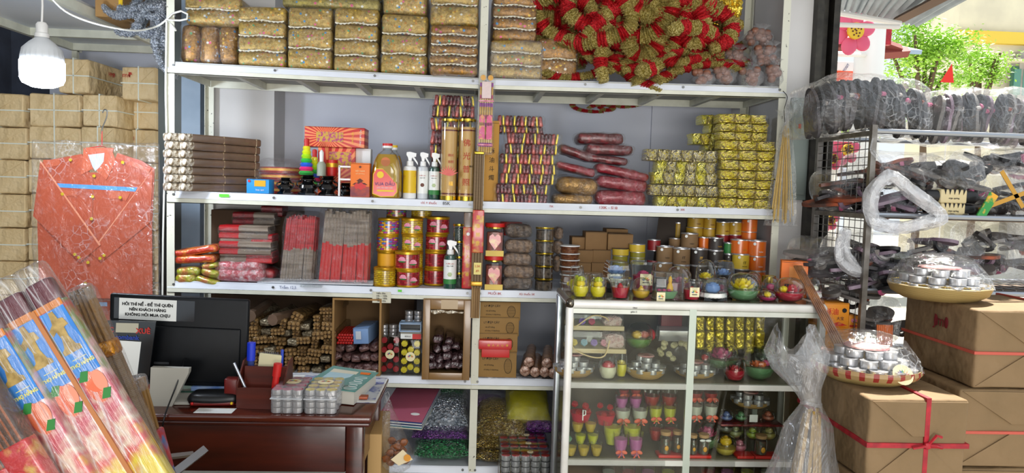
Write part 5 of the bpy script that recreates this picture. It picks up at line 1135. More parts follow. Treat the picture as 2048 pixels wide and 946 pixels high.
# ---- things on the loft
t, w, h = carton('cardboard_carton', 'brown carton with a yellow tape edge on the overhead rack', 'box', 190, 246, -60, 34, m_card, .35, .3, None); mk('yellow_tape', G().box((w*.42, -.002, h*.4), (w*.14, .002, h*.7)), m_yel, t)
m_sg = M('silver_tinsel', '8490a0', .3, .6, col2='f0f4fa', cs=80, bump=(60, 1, .03)); m_sg2 = M('dark_silver_tinsel', '5c6674', .35, .6, col2='b4bcc8', cs=60, bump=(120, 1, .012))
SG = [bpy.data.meshes.new_from_object(bpy.data.objects.new('tmp', GM[k])) for k in (0, 1, 3)]
for me in SG: me.materials.clear(); me.materials.append(m_sg); me.materials.append(m_sg2)
for i, (px, py, Y) in enumerate([(255, 20, .30), (285, 8, .28), (318, 20, .25), (278, 42, .30), (305, 50, .25), (320, 75, .22), (325, 108, .2), (262, -8, .3), (300, 28, .22)]):
    one('silver_garland', SG[i % 3], None, 'silver tinsel garland draped off the rack corner, %s' % ('far left', 'top middle', 'top right', 'middle left', 'middle', 'lower right', 'lowest tip', 'top left', 'centre front')[i], 'garland', at(px, py, Y), (U(-.4, .4), (PI/2 if i in (5, 6) else U(-.6, .6)), U(-.3, .3)), group='silver garlands on the overhead rack', scale=(.5, .7, .5))
# ---- LED bulb
x, z, w, h = span(45, 124, 50, 177, -.55); R_ = w/2
t = root('led_bulb', 'large lit white LED bulb hanging from a wire in the top left corner', 'lamp', (x, -.55, z))
mk('lit_diffuser', G().lathe([(0, 0), (R_*.5, h*.02), (R_*.92, h*.08), (R_*1.03, h*.16), (R_*1.03, h*.42), (R_*.97, h*.43)], 32), M('lit_bulb', 'e4efff', .4, emit=150), t)
mk('ribbed_housing', G().lathe([(R_*1.0, h*.42), (R_*.98, h*.5), (R_*.9, h*.62), (R_*.6, h*.72), (R_*.3, h*.8), (R_*.28, h*.84), (0, h*.84)], 48, wob=lambda a, k: 1+(.02 if k < 4 else 0)*math.cos(a*24)), M('bulb_housing', 'd8dce0', .4), t)
mk('socket', G().lathe([(R_*.34, h*.8), (R_*.34, h*.86), (R_*.28, h*.88), (R_*.28, h*1.0), (R_*.2, h*1.04), (0, h*1.05)], 20), m_white, t)
mk('wire', G().tube([(0, 0, h*1.03), (.003, 0, h*1.3), (0, 0, h*2.1)], .004, 6), m_white, t)
# ---- white cord
P = [at(px, py, Y) for px, py, Y in ((95, -12, -.4), (130, 22, -.35), (180, 44, -.3), (240, 58, -.2), (280, 61, -.1), (315, 52, -.02), (332, 40, -.015))]
t = root('power_cord', 'white cord swagged from the bulb to the left post and down it', 'cord', P[-1]); o_ = Vector(P[-1]); m_cord = M('white_cord', 'dcdcd4', .4)
def smooth_pts(P, k=5):
    out = []; n = len(P)
    for i in range(n-1):
        a, b, c, d = P[max(i-1, 0)], P[i], P[i+1], P[min(i+2, n-1)]
        for j in range(k):
            u = j/k; out.append(.5*((2*b)+(c-a)*u+(2*a-5*b+4*c-d)*u*u+(3*b-a-3*c+d)*u**3))
    out.append(P[-1]); return out
mk('swag', G().tube([p-o_ for p in smooth_pts(P)], .004, 6), m_cord, t)
mk('loop', G().tube([at(a, b, -.02)-o_ for a, b in ((332, 40), (345, 27), (362, 22), (375, 28), (374, 38), (360, 41), (334, 40), (345, 50), (352, 62))], .0045, 6), m_cord, t)
mk('down_run', G().tube([at(a, b, -.012)-o_ for a, b in ((333, 42), (332, 110), (331, 180), (333, 270), (328, 390), (326, 480), (325, 590))], .004, 6), m_cord, t)
# ---- paper shirt in a plastic bag
YS = .10
m_sh = M('terracotta_paper', 'b24e2c', .6, col2='a64626', cs=5); m_sh2 = M('terracotta_paper_fold', 'ba5836', .6); m_bls = M('sky_blue_band', '4f93e0', .5); m_btn = M('gold_button', 'e0c020', .35, .4); m_crease = M('pale_fold_edge', 'd88a68', .6)
O = at(195, 440, YS); t = root('paper_shirt', 'terracotta paper shirt with folded sleeves in a clear bag on a hanger', 'shirt', O)
def sp(pts, y0=0, th=.003): 
    g = G(); g.prism([(at(a, b, YS).x-O.x, at(a, b, YS).z-O.z) for a, b in pts][::-1], -y0-th, -y0); return g
mk('body', sp([(86, 324), (110, 318), (165, 308), (180, 345), (220, 345), (236, 306), (285, 322), (310, 338), (305, 450), (306, 598), (80, 594), (76, 440)], 0, .006), m_sh, t)
mk('back_collar', sp([(172, 295), (228, 296), (224, 330), (198, 344), (180, 330)], .002), m_sh2, t); mk('white_lining', sp([(178, 310), (210, 306), (208, 328), (192, 342), (184, 330)], .0055, .001), M('pale_lining', 'b8c4d8', .6), t)
mk('collar', sp([(170, 295), (164, 350), (187, 338), (190, 342), (176, 305)], .008), m_sh2, t); mk('collar', sp([(226, 300), (196, 342), (215, 360), (234, 322)], .008), m_sh2, t)
mk('chest_band', sp([(106, 366), (276, 375), (272, 383), (108, 374)], .0065, .001), m_bls, t)
mk('placket_line', sp([(187, 348), (189, 348), (186, 520), (184, 520)], .0065, .0008), M('fold_line', '9c4a2e', .7), t)
for pts in ([(118, 378), (157, 383), (155, 394), (145, 391), (128, 394)], [(219, 381), (262, 386), (254, 402), (240, 397), (220, 398)]): mk('pocket_flap', sp(pts, .0065, .0025), m_sh2, t)
for pts in ([(88, 320), (121, 318), (122, 330), (92, 337)], [(262, 322), (304, 337), (300, 345), (258, 330)]): mk('epaulette', sp(pts, .0065, .0025), m_sh2, t)
mk('sleeve', sp([(84, 324), (70, 432), (163, 524), (204, 490)], .012), m_sh, t); mk('sleeve', sp([(308, 340), (303, 444), (204, 524), (184, 506)], .008), m_sh, t)
mk('sleeve_crease', sp([(84, 324), (86, 322), (205, 489), (202, 491)], .0155, .001), m_crease, t); mk('sleeve_crease', sp([(308, 338), (306, 342), (186, 506), (184, 504)], .0115, .001), m_crease, t)
for a, b in ((145, 320), (249, 325), (192, 352), (189, 393), (187, 437), (180, 524), (129, 388), (244, 395), (154, 508), (162, 514), (204, 516), (212, 510), (175, 566)): 
    q = at(a, b, YS)-O; mk('button', G().cyl((q.x, -.016, q.z), .0075, .003, 10, rot=rotm(PI/2)), m_btn, t)
def hook(a): return [at(p, q, YS)-O for p, q in a]
mk('hanger_hook', G().tube(smooth_pts(hook(((205, 226), (209, 219), (214, 222), (213, 235), (205, 255), (203, 268)))), .0025, 6), m_screw, t); mk('hanger_wire', G().tube(hook(((204, 262), (204, 290))), .002, 6), m_red, t); mk('red_loop', G().tube(hook(((204, 292), (175, 296), (190, 302), (225, 300), (204, 292))), .0022, 6), m_red, t)
g = G().rbox((at(194, 443, YS).x-O.x, -.004, at(194, 443, YS).z-O.z), ((at(320, 443, YS)-at(68, 443, YS)).x, .04, (at(195, 285, YS)-at(195, 602, YS)).z), .015, (14, 1, 16), amp=.008, fr=12, seed=4); mk('plastic_bag', g, film('shirt_bag_film', haze=.01, gloss=.40, streak=.28, scale=16), t)
O = at(190, 660, .16); YS = .16; t = root('paper_trousers', 'terracotta paper garment with a pale blue band hanging below the bagged shirt', 'trousers', O)
mk('body', sp([(64, 590), (300, 590), (302, 780), (60, 780)], 0, .006), m_sh, t); mk('waist_band', sp([(88, 602), (216, 604), (216, 612), (88, 610)], .007, .001), M('pale_blue_band', '9ec2ee', .5), t)
mk('plastic_bag', G().rbox((0, -.004, 0), (.62, .03, .48), .012, (10, 1, 8), amp=.007, fr=12, seed=6), MATS['shirt_bag_film'], t)

# ================================================================ DESK
m_mah = M('mahogany', '4e1a0e', .28, col2='35100a', cs=3, stretch=(1, 6, 8), coat=.4); m_mah2 = M('mahogany_top', '57200f', .22, col2='3c140b', cs=3, stretch=(1, 9, 1), coat=.6)
DX0, DX1, DY0, DY1, DZ = -1.62, -.322, -1.09, -.60, .75
t = root('wooden_desk', 'dark red mahogany desk with moulded edge in front of the shelving', 'desk', ((DX0+DX1)/2, (DY0+DY1)/2, 0)); W_, D_ = DX1-DX0, DY1-DY0
mk('desk_top', G().rbox((0, 0, DZ-.011), (W_, D_, .022), .008, (1, 1, 1)), m_mah2, t); mk('edge_moulding', G().rbox((0, 0, DZ-.029), (W_-.012, D_-.012, .014), .005, (1, 1, 1)), m_mah, t)
for sx in (-1, 1):
    for sy in (-1, 1): mk('leg', G().rbox((sx*(W_/2-.055), sy*(D_/2-.04), (DZ-.036)/2), (.055, .055, DZ-.036), .004, (1, 1, 1)), m_mah, t)
mk('front_apron', G().rbox((0, -D_/2+.035, DZ-.115), (W_-.17, .02, .155), .003, (1, 1, 1)), m_mah, t); mk('back_apron', G().box((0, D_/2-.035, DZ-.115), (W_-.17, .02, .155)), m_mah, t)
mk('side_apron', G().box((W_/2-.05, 0, DZ-.12), (.02, D_-.13, .165)), m_mah, t); mk('side_apron', G().box((-W_/2+.05, 0, DZ-.12), (.02, D_-.13, .165)), m_mah, t)
mk('lower_rail', G().box((W_/2-.05, 0, .12), (.025, D_-.12, .05)), m_mah, t)
dz = DZ+.0005
# monitor seen from behind
Ym = -.86; x, z, w, h = span(217, 494, 592, 770, Ym)
t = root('computer_monitor', 'black computer monitor seen from behind on the desk', 'monitor', (x, Ym, DZ)); zb = z-DZ
m_mon = M('monitor_black', '07090c', .45, col2='0a0d11', cs=30, spec=.25)
mk('rear_shell', G().rbox((0, 0, zb+h/2), (w, .022, h), .008, (1, 1, 1)), m_mon, t, rot=(0, .028, 0)); mk('rear_bulge', G().rbox((0, -.012, zb+h*.36), (w*.90, .012, h*.62), .006, (2, 1, 2)), m_mon, t, rot=(0, .028, 0))
mk('screen', G().box((0, .0115, zb+h/2), (w*.96, .002, h*.92)), m_black, t, rot=(0, .028, 0))
mk('paper_notice', G().box((0, 0, 0), (.1, .001, .036)), m_lw, t, (at(299, 618, Ym).x-x, -.0125, at(299, 618, Ym).z-DZ), (0, .03, 0), scale=(1.92, 1, 2.02))
for k, s in enumerate(('HỎI THÌ NỂ - ĐỂ THÌ QUÊN', 'NÊN KHÁCH HÀNG', 'KHÔNG HỎI MUA CHỊU')):
    q = at(299, 608.5+10.2*k, Ym); txt(s, .0137, m_ink, t, (q.x-x, -.0145, q.z-DZ), (PI/2, .03, 0), bold=.0004)
mk('clear_tape', G().box((0, 0, 0), (.27, .001, .072)), M('tape_sheen', '15191f', .12, spec=.8), t, (at(312, 618, Ym).x-x, -.0118, at(312, 618, Ym).z-DZ), (0, .03, 0)); 
mk('maker_mark', G().box((0, 0, 0), (.05, .001, .008)), M('grey_print', '2c2f33', .5), t, (at(330, 722, Ym).x-x, -.029, at(330, 722, Ym).z-DZ))
# stand
m_beige = M('beige_plastic', 'b4b1a6', .5, col2='a8a59a', cs=4)
g = G(); pts = [(at(a, b, -.98).x-x, at(a, b, -.98).z-DZ) for a, b in ((308, 731), (384, 733), (383, 742), (350, 820), (340, 825), (312, 825), (305, 818))]
pts = [(a, max(b, .0)) for a, b in pts]; g.prism(pts[::-1], -.145, -.125); mk('stand_neck', g, m_beige, t); mk('stand_foot', G().rbox((-.02, -.06, .006), (.22, .15, .010), .004, (1, 1, 1)), m_beige, t)
mk('cable', G().tube(smooth_pts([at(a, b, Y)-Vector((x, Ym, DZ)) for a, b, Y in ((368, 718, Ym-.03), (362, 745, -.99), (345, 790, -1.02), (330, 830, -1.10), (322, 870, -1.10))]), .0025, 6), m_black, t)
# QR stand without its code
t = root('acrylic_sign', 'dark acrylic payment sign with a blank white square leaning on the monitor', 'sign', at(255, 770, -.95)); O = at(255, 770, -.95); YS = -.95
mk('acrylic_plate', sp([(212, 640), (313, 643), (296, 770), (216, 768)], 0, .004), M('smoked_acrylic', '1c2024', .12, coat=.6), t)
mk('white_square', sp([(222, 679), (284, 683), (276, 750), (232, 748)], .005, .001), m_lw, t); mk('taped_note', sp([(234, 645), (279, 646), (278, 665), (233, 664)], .005, .001), M('beige_note', 'b8b4a0', .7), t)
for s, sz, mm, a, b, bo in (('XUÊ', .024, M('red_print', 'b82c24', .5), 288, 662, .0008), ('C', .024, M('red_print', 'b82c24', .5), 224, 659, .0008), ('Sacombank', .021, M('blue_print', '24409c', .5), 250, 674, .0006), ('V', .02, m_red, 248, 757, .0008)):
    q = at(a, b, -.95)-O; txt(s, sz, mm, t, (q.x, -.006, q.z), (PI/2, .03, 0), bold=bo)
mk('acrylic_foot', G().box((0, .0, -.004), (.10, .06, .006)), M('smoked_acrylic', '1c2024', .12), t)
# mouse/wallet, papers and books
q = onz(425, 812, DZ); t = root('black_scanner', 'black hand terminal with red edge lying on the desk by the monitor', 'scanner', (q.x, q.y+.03, dz), .08)
mk('terminal_body', G().rbox((0, 0, .022), (.155, .09, .036), .016, (4, 3, 2), puff=.12), m_black, t); mk('red_edge', G().rbox((0, -.038, .011), (.14, .018, .014), .005, (2, 1, 1)), M('dark_red_plastic', '6a1612', .3), t)
for s in (-1, 1): mk('side_light', G().blob((s*.062, -.047, .013), .005, 8), m_red if s < 0 else m_yel, t)
q = onz(428, 824, DZ); one('paper_slip', G().box((0, 0, .0008), (.12, .05, .001)), m_lw, 'white paper slip under the black terminal', 'paper', (q.x, q.y+.01, dz))
for i, (px, py, w_, mm, l) in enumerate([(400, 778, .30, M('dark_green_cover', '1c4a3a', .4), 'green-backed book under the monitor'), (430, 766, .24, M('blue_white_magazine', '3c6ab8', .4, col2='b8ccdc', cs=9), 'blue and white magazine on the green book')]):
    q = onz(px, 800, DZ); one('magazine', G().rbox((0, 0, .008), (w_, .2, .015), .002, (1, 1, 1)), mm, l, 'book', (q.x+.02*i, -.78, dz+.016*i), (0, 0, .03))
# pen holder
q = onz(520, 818, DZ); m_pw = M('red_brown_wood', '5a2012', .4, col2='43170d', cs=4, stretch=(1, 1, 9))
t = root('pen_holder', 'small red-brown wooden desk organiser holding pens', 'organiser', (q.x, q.y, dz), -.04)
mk('front_compartment', G().box((0, 0, .035), (.145, .006, .07)).box((0, .045, .035), (.145, .004, .07)).box((-.07, .022, .035), (.005, .045, .07)).box((.07, .022, .035), (.005, .045, .07)).box((0, .022, .003), (.14, .045, .005)), m_pw, t)
mk('rear_board', G().prism([(-.072, 0), (.072, 0), (.072, .13), (-.066, .13)], .045, .05), m_pw, t)
for s in (-1, 1): mk('side_cheek', G().add([(s*.073, .0, 0), (s*.073, .10, 0), (s*.073, .10, .15), (s*.073, .06, .145), (s*.073, 0, .08), (s*.078, .0, 0), (s*.078, .10, 0), (s*.078, .10, .15), (s*.078, .06, .145), (s*.078, 0, .08)], [(0, 1, 2, 3, 4), (9, 8, 7, 6, 5), (0, 5, 6, 1), (1, 6, 7, 2), (2, 7, 8, 3), (3, 8, 9, 4), (4, 9, 5, 0)]), m_pw, t)
mk('back_wall', G().box((0, .1, .06), (.145, .005, .12)), m_pw, t)
HX, HY = q.x, q.y
def pen(px, py, dx, L, mm, label, y, cap=None, r=.005, z0=.01):
    b = Vector((HX+px, HY+y, dz+z0)); e = b+Vector((dx, .0, 1)).normalized()*L; g = G().tube([b, e], r, 8)
    t = root('pen', label, 'pen', b); mk('barrel', G().tube([(0, 0, 0), e-b], r, 10), mm, t)
    if cap: mk('cap', G().tube([(e-b)*.7, (e-b)*1.02], r*1.25, 10), cap, t)
pen(-.03, 0, -.45, .15, m_alu, 'silver ballpoint pen leaning left in the organiser', .02)
pen(.035, 0, .12, .135, m_red, 'red marker standing in the front compartment', .022, m_red, .011); pen(-.055, 0, .02, .19, m_ink_blue, 'blue-capped marker at the back left of the organiser', .075, M('blue_cap', '1c38c8', .35), .011); pen(.045, 0, .03, .17, M('blue_plastic', '2848b8', .4), 'thin blue pen at the back right', .08)
t = root('notepad', 'small spiral notepad standing in the organiser', 'notepad', (HX+.005, HY+.08, dz+.01)); mk('pages', G().rbox((0, 0, .08), (.075, .012, .15), .002, (1, 1, 1), rot=rotm(0, .1, 0)), M('cream_pages', 'd8d0a8', .7), t); mk('spiral', G().tube([(-.035+.07*i/40, 0, .155+.007*math.sin(i*1.57)) for i in range(41)], .0012, 4), m_alu, t)
# clear boxes of tea lights lying on the desk
def desk_tray(px0, px1, py1, wax, label, flower, seed):
    a, b = onz(px0, py1, DZ), onz(px1, py1, DZ); w = b.x-a.x; t = root('tealight_box', label, 'candle box', ((a.x+b.x)/2, a.y, dz)); d = .17; h = .082
    for i in range(3):
        for j in range(4):
            cx_, cy_ = -w*.33+w*.33*i, .02+.043*j
            for k in range(4 if (j == 0 or i == 2) else 1):
                zz = h-.0205-.0195*k
                mk('tealight_cup', TLM, None, t, (cx_, cy_, zz-.001), scale=(w*.158/.0195, w*.158/.0195, 1))
                if k == 0: mk('candle_top', TOPM[wax.name], None, t, (cx_, cy_, zz+.016))
    mk('clear_case', G().rbox((0, d/2, h/2), (w, d, h), .01, (1, 1, 1)), film('frosty_case', haze=.16, gloss=.4, streak=.12, scale=10, bump=.2), t); mk('case_seam', G().box((0, d/2, h*.62), (w*1.02, d*1.01, .003)), M('frosted_seam', 'c8ccd0', .3), t)
    lotus_logo(t, (0, d*.55, h+.001), .026, (0, 0, 0))
TOPM = {}
TOPM['red_wax'] = G().lathe([(.0165, 0), (.0165, .002), (0, .0035)], 16).mesh('top', [M('magenta_wax', '9c1f4c', .4)]); TOPM['yellow_wax'] = G().lathe([(.0155, 0), (.016, .002), (0, .004)], 16, wob=lambda a, k: 1+.13*math.sin(7*a)).mesh('top', [m_yc])
desk_tray(540, 604, 829, m_rc, 'clear box of magenta tea lights on the desk front edge', False, 1); desk_tray(607, 672, 830, m_yc, 'clear box of yellow flower tea lights on the desk front edge', True, 2)
# book, papers, red box on the right of the desk
m_teal = M('teal_cover', '3f8f86', .35, coat=.3)
q = onz(735, 800, DZ)
def quadz(pts, z0, th): 
    P = [onz(a, b, z0) for a, b in pts]; g = G(); n = len(P); vs = [(p.x, p.y, z0) for p in P]+[(p.x, p.y, z0-th) for p in P]
    return g.add(vs, [tuple(range(n)), tuple(reversed(range(n, 2*n)))]+[(i, i+n, (i+1) % n+n, (i+1) % n) for i in range(n)])
t = root('placemat', 'blue and white patterned placemat at the right end of the desk', 'placemat', (0, 0, 0))
mk('mat', quadz([(640, 803), (752, 804), (776, 757), (690, 752)], DZ+.003, .003), M('printed_mat', 'c8ccd4', .6, col2='6a74a8', cs=26, lo=.5, hi=.62), t); mk('pale_border', quadz([(640, 800), (640, 803), (752, 804), (776, 757), (773, 757), (750, 801)], DZ+.0045, .001), m_lw, t)
t = root('teal_book', 'thick teal softcover book lying at the right of the desk', 'book', (0, 0, 0)); zt = DZ+.055
mk('page_block', quadz([(606, 772), (708, 782), (752, 742), (668, 733)], zt-.003, .048), M('page_edges', 'c8c4b8', .8), t)
mk('front_cover', quadz([(603, 770), (710, 783), (757, 745), (667, 731)], zt, .0025), m_teal, t); mk('back_cover', quadz([(603, 770), (710, 783), (757, 745), (667, 731)], zt-.05, .0025), M('dark_teal', '2c6660', .5), t)
mk('pale_cover_panel', quadz([(632, 766), (660, 764), (700, 754), (714, 745), (668, 738), (640, 757)], zt+.0006, .0005), M('pale_teal', 'a8ccd4', .4, col2='c8dcd8', cs=6), t); mk('cream_title_strip', quadz([(660, 743), (712, 749), (718, 744), (668, 737)], zt+.0012, .0004), M('cream_strip', 'd8d4bc', .5), t); mk('red_title_tag', quadz([(720, 748), (738, 750), (743, 746), (722, 744)], zt+.0012, .0004), m_org, t)
for k in range(5):
    c = onz(722-9*k*.6, 756+5*k, zt+.0015); mk('white_squiggle', G().tube([c+Vector((.022*math.cos(a_)*(1-.3*(k % 2)), .012*math.sin(a_), 0)) for a_ in [2*PI*i/16 for i in range(17)]], .0008, 4), m_lw, t)
q = onz(705, 803, DZ); one('red_brown_box', G().rbox((0, 0, .006), (.12, .03, .010), .002, (1, 1, 1)), M('orange_wood', 'a04a24', .4), 'thin orange-brown box end under the teal book', 'box', (q.x-.01, q.y+.02, dz+.004))
t = root('open_papers', 'white papers and ledger between organiser and book', 'paper', (0, 0, 0)); mk('sheet', quadz([(562, 770), (600, 772), (610, 750), (568, 751)], DZ+.006, .002), m_lw, t); mk('sheet', quadz([(600, 768), (640, 770), (690, 754), (612, 750)], DZ+.004, .002), MATS['printed_mat'], t)
t = root('red_phone_case', 'dark red upright case at the left of the organiser', 'case', (HX-.105, HY+.02, dz)); mk('case_body', G().rbox((0, .03, .045), (.045, .04, .09), .006, (1, 1, 1)), M('dark_red_plastic', '6a1612', .3), t)
# bag hanging from the desk corner
O = at(785, 790, -.80); t = root('hanging_bag', 'clear plastic bag of brown snacks hanging at the desk corner', 'bag', O)
prf = [(770, 787), (776, 800), (796, 860), (812, 905), (800, 935), (785, 944)]
def ringz(px0, px1, py): a, b = at(px0, py, -.80)-O, at(px1, py, -.80)-O; return (a.x+b.x)/2, (b.x-a.x)/2, a.z
R_ = [ringz(*v) for v in ((770, 776, 790), (768, 784, 810), (765, 800, 845), (763, 816, 885), (764, 828, 915), (768, 822, 932), (778, 806, 943))]
g = G(); n = 16; vs = []; fs = []
for c_, r_, z_ in R_:
    for k in range(n):
        a = 2*PI*k/n; wv = 1+.12*math.sin(5*a+z_*30); vs.append((c_+r_*math.cos(a)*wv, r_*.55*math.sin(a)*wv, z_))
for i in range(len(R_)-1):
    for k in range(n): fs.append((i*n+k, (i+1)*n+k, (i+1)*n+(k+1) % n, i*n+(k+1) % n))
fs.append(tuple(range((len(R_)-1)*n, len(R_)*n))); g.add(vs, fs); mk('plastic_bag', g, m_film_s, t); 
mk('bag_handle', G().tube([at(a, b, -.80)-O for a, b in ((773, 800), (770, 788), (776, 783), (779, 792), (775, 802))], .002, 6), m_film_g, t)
q_ = random.Random(3)
for k in range(22):
    a, b = q_.uniform(772, 812), q_.uniform(880, 925); p = at(a, b, -.80+q_.uniform(-.02, .02))-O; mk('snack', G().blob((0, 0, 0), (.016, .012, .014), 8, amp=.005, fr=60, seed=k), M('brown_snack', '9a5c2c', .5, col2='6a3818', cs=40), t, p)
mk('printed_label', G().prism([(at(a, b, -.83).x-O.x, at(a, b, -.83).z-O.z) for a, b in ((782, 918), (798, 930), (826, 918), (806, 898))][::-1], -.036, -.034), M('cream_snack_label', 'e0cfa8', .5), t); mk('label_biscuit', G().cyl((at(815, 914, -.83).x-O.x, -.038, at(815, 914, -.83).z-O.z), .013, .002, 12, rot=rotm(PI/2)), M('biscuit_print', 'd8922c', .5), t)
# things under the desk
one('open_carton', G().box((0, 0, .15), (.5, .32, .3)), m_card, 'brown carton standing under the right half of the desk', 'box', (-.62, -.8, 0)); one('tan_board', G().rbox((0, 0, .3), (.05, .28, .6), .004, (1, 1, 1)), M('tan_board', 'b8935c', .7), 'pale tan board upright by the right desk leg', 'board', (-.345, -.68, 0), (0, 0, 0))
one('grey_sack', G().pillow(.35, .3, .22, 10, amp=.02), M('grey_sack', '4c4844', .9, col2='6a6660', cs=30), 'dark grey sack in the shade under the desk', 'sack', (-1.08, -.8, 0))
# ================================================================ LEFT FOREGROUND: long incense packs
one('supply_crate', G().rbox((0, 0, .39), (.9, .5, .78), .01, (1, 1, 1)), m_card, 'cardboard crate below the frame carrying the long incense packs', 'crate', (-1.02, -2.0, 0))
def grad_mat(name, axis, stops, coords='Object', rough=.35, coat=.5, sc=1, off=0, wob=.03):
    t = NT(name); co = t.co(coords); x = t.math('MULTIPLY_ADD', t.xyz(co)[axis], sc, off)
    if wob: x = t.math('ADD', x, t.math('MULTIPLY', t.math('SUBTRACT', t.noise(co, 28, 2).outputs[0], .5), wob))
    t.base(t.ramp(x, stops)); t.p.inputs['Roughness'].default_value = rough; t.p.inputs['Coat Weight'].default_value = coat; MATS[name] = t.m; return t.m
m_lower = grad_mat('floral_lower_print', 2, [(0, 'd8b820'), (.3, 'd8c030'), (.42, 'c84848'), (.52, 'd8c0a8'), (.62, 'b83c50'), (.72, 'e0b0b0'), (.82, '7a9a50'), (.92, 'c8404a'), (1, '5a9a58')], sc=1/.55, off=1.0, wob=.5)
m_skyp = M('blue_print', '2c7ac8', .4, col2='3c8ad8', cs=12, coat=.4); m_skyp = M('bright_blue_print', '2474c4', .4, col2='3a8cd8', cs=12, coat=.4)
m_fig = M('gold_figure_print', '8a7038', .5, col2='b89a58', cs=60, coat=.4); m_peach = M('peach_print', 'd8643c', .45, col2='e08868', cs=12, coat=.4); m_cop = M('copper_edge', 'b87848', .4, .2)
def bigpack(px, py, label, Y, ang, wid=.053, L=.78, blue=True):
    t = root('incense_pack', label, 'incense', at(px, py, Y), 0, 'printed incense packs in the left foreground', rot=(0, ang, 0)); w = wid
    mk('stick_tips', G().rbox((0, 0, -.012), (w*.9, .026, .05), .008, (3, 1, 1)), M('maroon_tips', '5a1824', .6), t)
    mk('printed_carton', G().rbox((0, 0, -.03-L/2), (w, .03, L), .006, (1, 1, 6)), m_lower, t); mk('side_edge', G().box((-w/2, -.012, -.03-L/2), (.008, .012, L)), m_cop, t)
    mk('top_band', G().box((0, -.0156, -.035), (w*1.01, .001, .012)), M('orange_band', 'c87a34', .4), t)
    if blue:
        mk('blue_panel', G().box((.003, -.0162, -.105), (w*.86, .001, .125)), m_skyp, t)
        pts = [(-.004, .045), (.004, .045), (.006, .030), (.014, .028), (.017, .014), (.008, .012), (.007, -.005), (.011, -.022), (.017, -.026), (.017, -.034), (-.017, -.034), (-.017, -.026), (-.011, -.022), (-.006, -.005), (-.008, .010), (-.017, .004), (-.018, .016), (-.008, .024), (-.006, .032)]
        mk('figure_print', G().prism([(a, b-.09) for a, b in pts], -.0178, -.0165), m_fig, t)
        txt('THỌ HẰNG', .0085, M('pale_gold_ink', 'd8d070', .5), t, (.003, -.0175, -.148), bold=.0003); mk('text_rule', G().box((.003, -.0172, -.137), (w*.5, .0006, .0012)), MATS['pale_gold_ink'], t)
        mk('peach_print', G().prism([(.001+.017*math.cos(a), -.195+.030*math.sin(a)) for a in [2*PI*k/18 for k in range(18)]], -.0172, -.0163), m_peach, t)
        mk('peach_print', G().prism([(.013+.011*math.cos(a), -.188+.020*math.sin(a)) for a in [2*PI*k/16 for k in range(16)]], -.0178, -.0170), M('pale_peach_print', 'e08c70', .45), t)
        for a0, b0 in ((-.008, -.170), (.012, -.213)): mk('leaf_print', G().prism([(a0-.012, b0-.006), (a0+.002, b0-.010), (a0+.012, b0+.006), (a0, b0+.010)], -.0182, -.0172), m_leaf, t)
    mk('plastic_sleeve', G().rbox((0, 0, -L/2+.01), (w*1.06, .036, L+.07), .01, (3, 1, 22), amp=.0022, fr=26, seed=int(px)), film('glossy_sleeve', haze=.01, gloss=.5, streak=.5, scale=30, bump=.5, stretch=(1, 1, .1)), t)
    return t
AN = -.525
bigpack(84, 577, 'printed blue and peach incense pack, rightmost of the tilted group', -2.1, AN)
bigpack(27, 606, 'printed blue and peach incense pack, middle of the tilted group', -2.1, AN)
bigpack(-30, 638, 'printed blue and peach incense pack, left and lowest of the tilted group', -2.12, AN)
for i, (a, b) in enumerate([(-60, 740), (-100, 800)]): 
    t = root('incense_pack', 'dark brown incense pack in shiny film at the lower left, %s' % ('upper', 'lower')[i], 'incense', at(a, b, -2.16), 0, 'dark incense packs at the lower left', rot=(0, AN-.02*i, 0))
    mk('stick_block', G().rbox((0, 0, -.3), (.055, .03, .6), .008, (2, 1, 4)), stripes('dark_stick_block', 0, 90, ['3a2418', '4e3220', '8a4a24'], .5), t); mk('red_sleeve', G().rbox((0, 0, -.25), (.057, .033, .22), .008, (2, 1, 4)), m_rpk, t); mk('plastic_sleeve', G().rbox((0, 0, -.3), (.061, .037, .62), .01, (3, 1, 16), amp=.003, fr=26), m_film_s, t)
m_gs = M('gold_brown_stick', '8c6420', .35, .25, col2='6e4a16', cs=40, stretch=(1, 1, .1), coat=.4); m_rg = stripes('ridged_brown', 2, 260, ['6e563a', '7c6444'], .6)
def goldpack(px, py, label, Y, ang, L, cut, foot=None, w=.046):
    t = root('gold_stick_pack', label, 'incense', at(px, py, Y), 0, rot=(0, ang, 0))
    for i in range(4):
        for j in range(2):
            x_, y_ = -w*.36+w*.24*i, -.008+.016*j; k = 1 if cut else 0
            mk('stick', G().tube([(x_*.8, y_, 0), (x_, y_, -(cut or L))], .0064, 8), m_gs, t)
            if cut: mk('ridged_stick', G().tube([(x_, y_, -cut), (x_*1.25, y_, -L)], .0076, 8), m_rg, t)
    if cut: mk('gold_band', G().rbox((0, 0, -cut-.012), (w*1.12, .04, .036), .008, (3, 1, 1), amp=.002, fr=60), M('crinkled_gold_band', 'c8851c', .25, .6, bump=(60, .8, .01)), t); mk('serrated_seam', G().tube([(.0+(.0015 if k % 2 else -.0015), -.022, -cut-.03-.004*k) for k in range(60)], .0012, 4), m_white, t)
    if foot: mk('printed_sleeve', G().rbox((0, 0, -foot-.10), (w*1.15, .042, .2), .006, (2, 1, 2)), M('red_floral_sleeve', 'a8242c', .35, col2='4a6a9a', cs=30, lo=.5, hi=.65, coat=.5), t)
    mk('clear_cap', G().rbox((0, 0, -.012), (w*1.0, .036, .04), .012, (3, 2, 1), amp=.003, fr=60), m_film_g, t)
    if cut: mk('plastic_sleeve', G().rbox((0, 0, -L/2), (w*1.15, .044, L), .01, (3, 1, 14), amp=.002, fr=26), m_film, t)
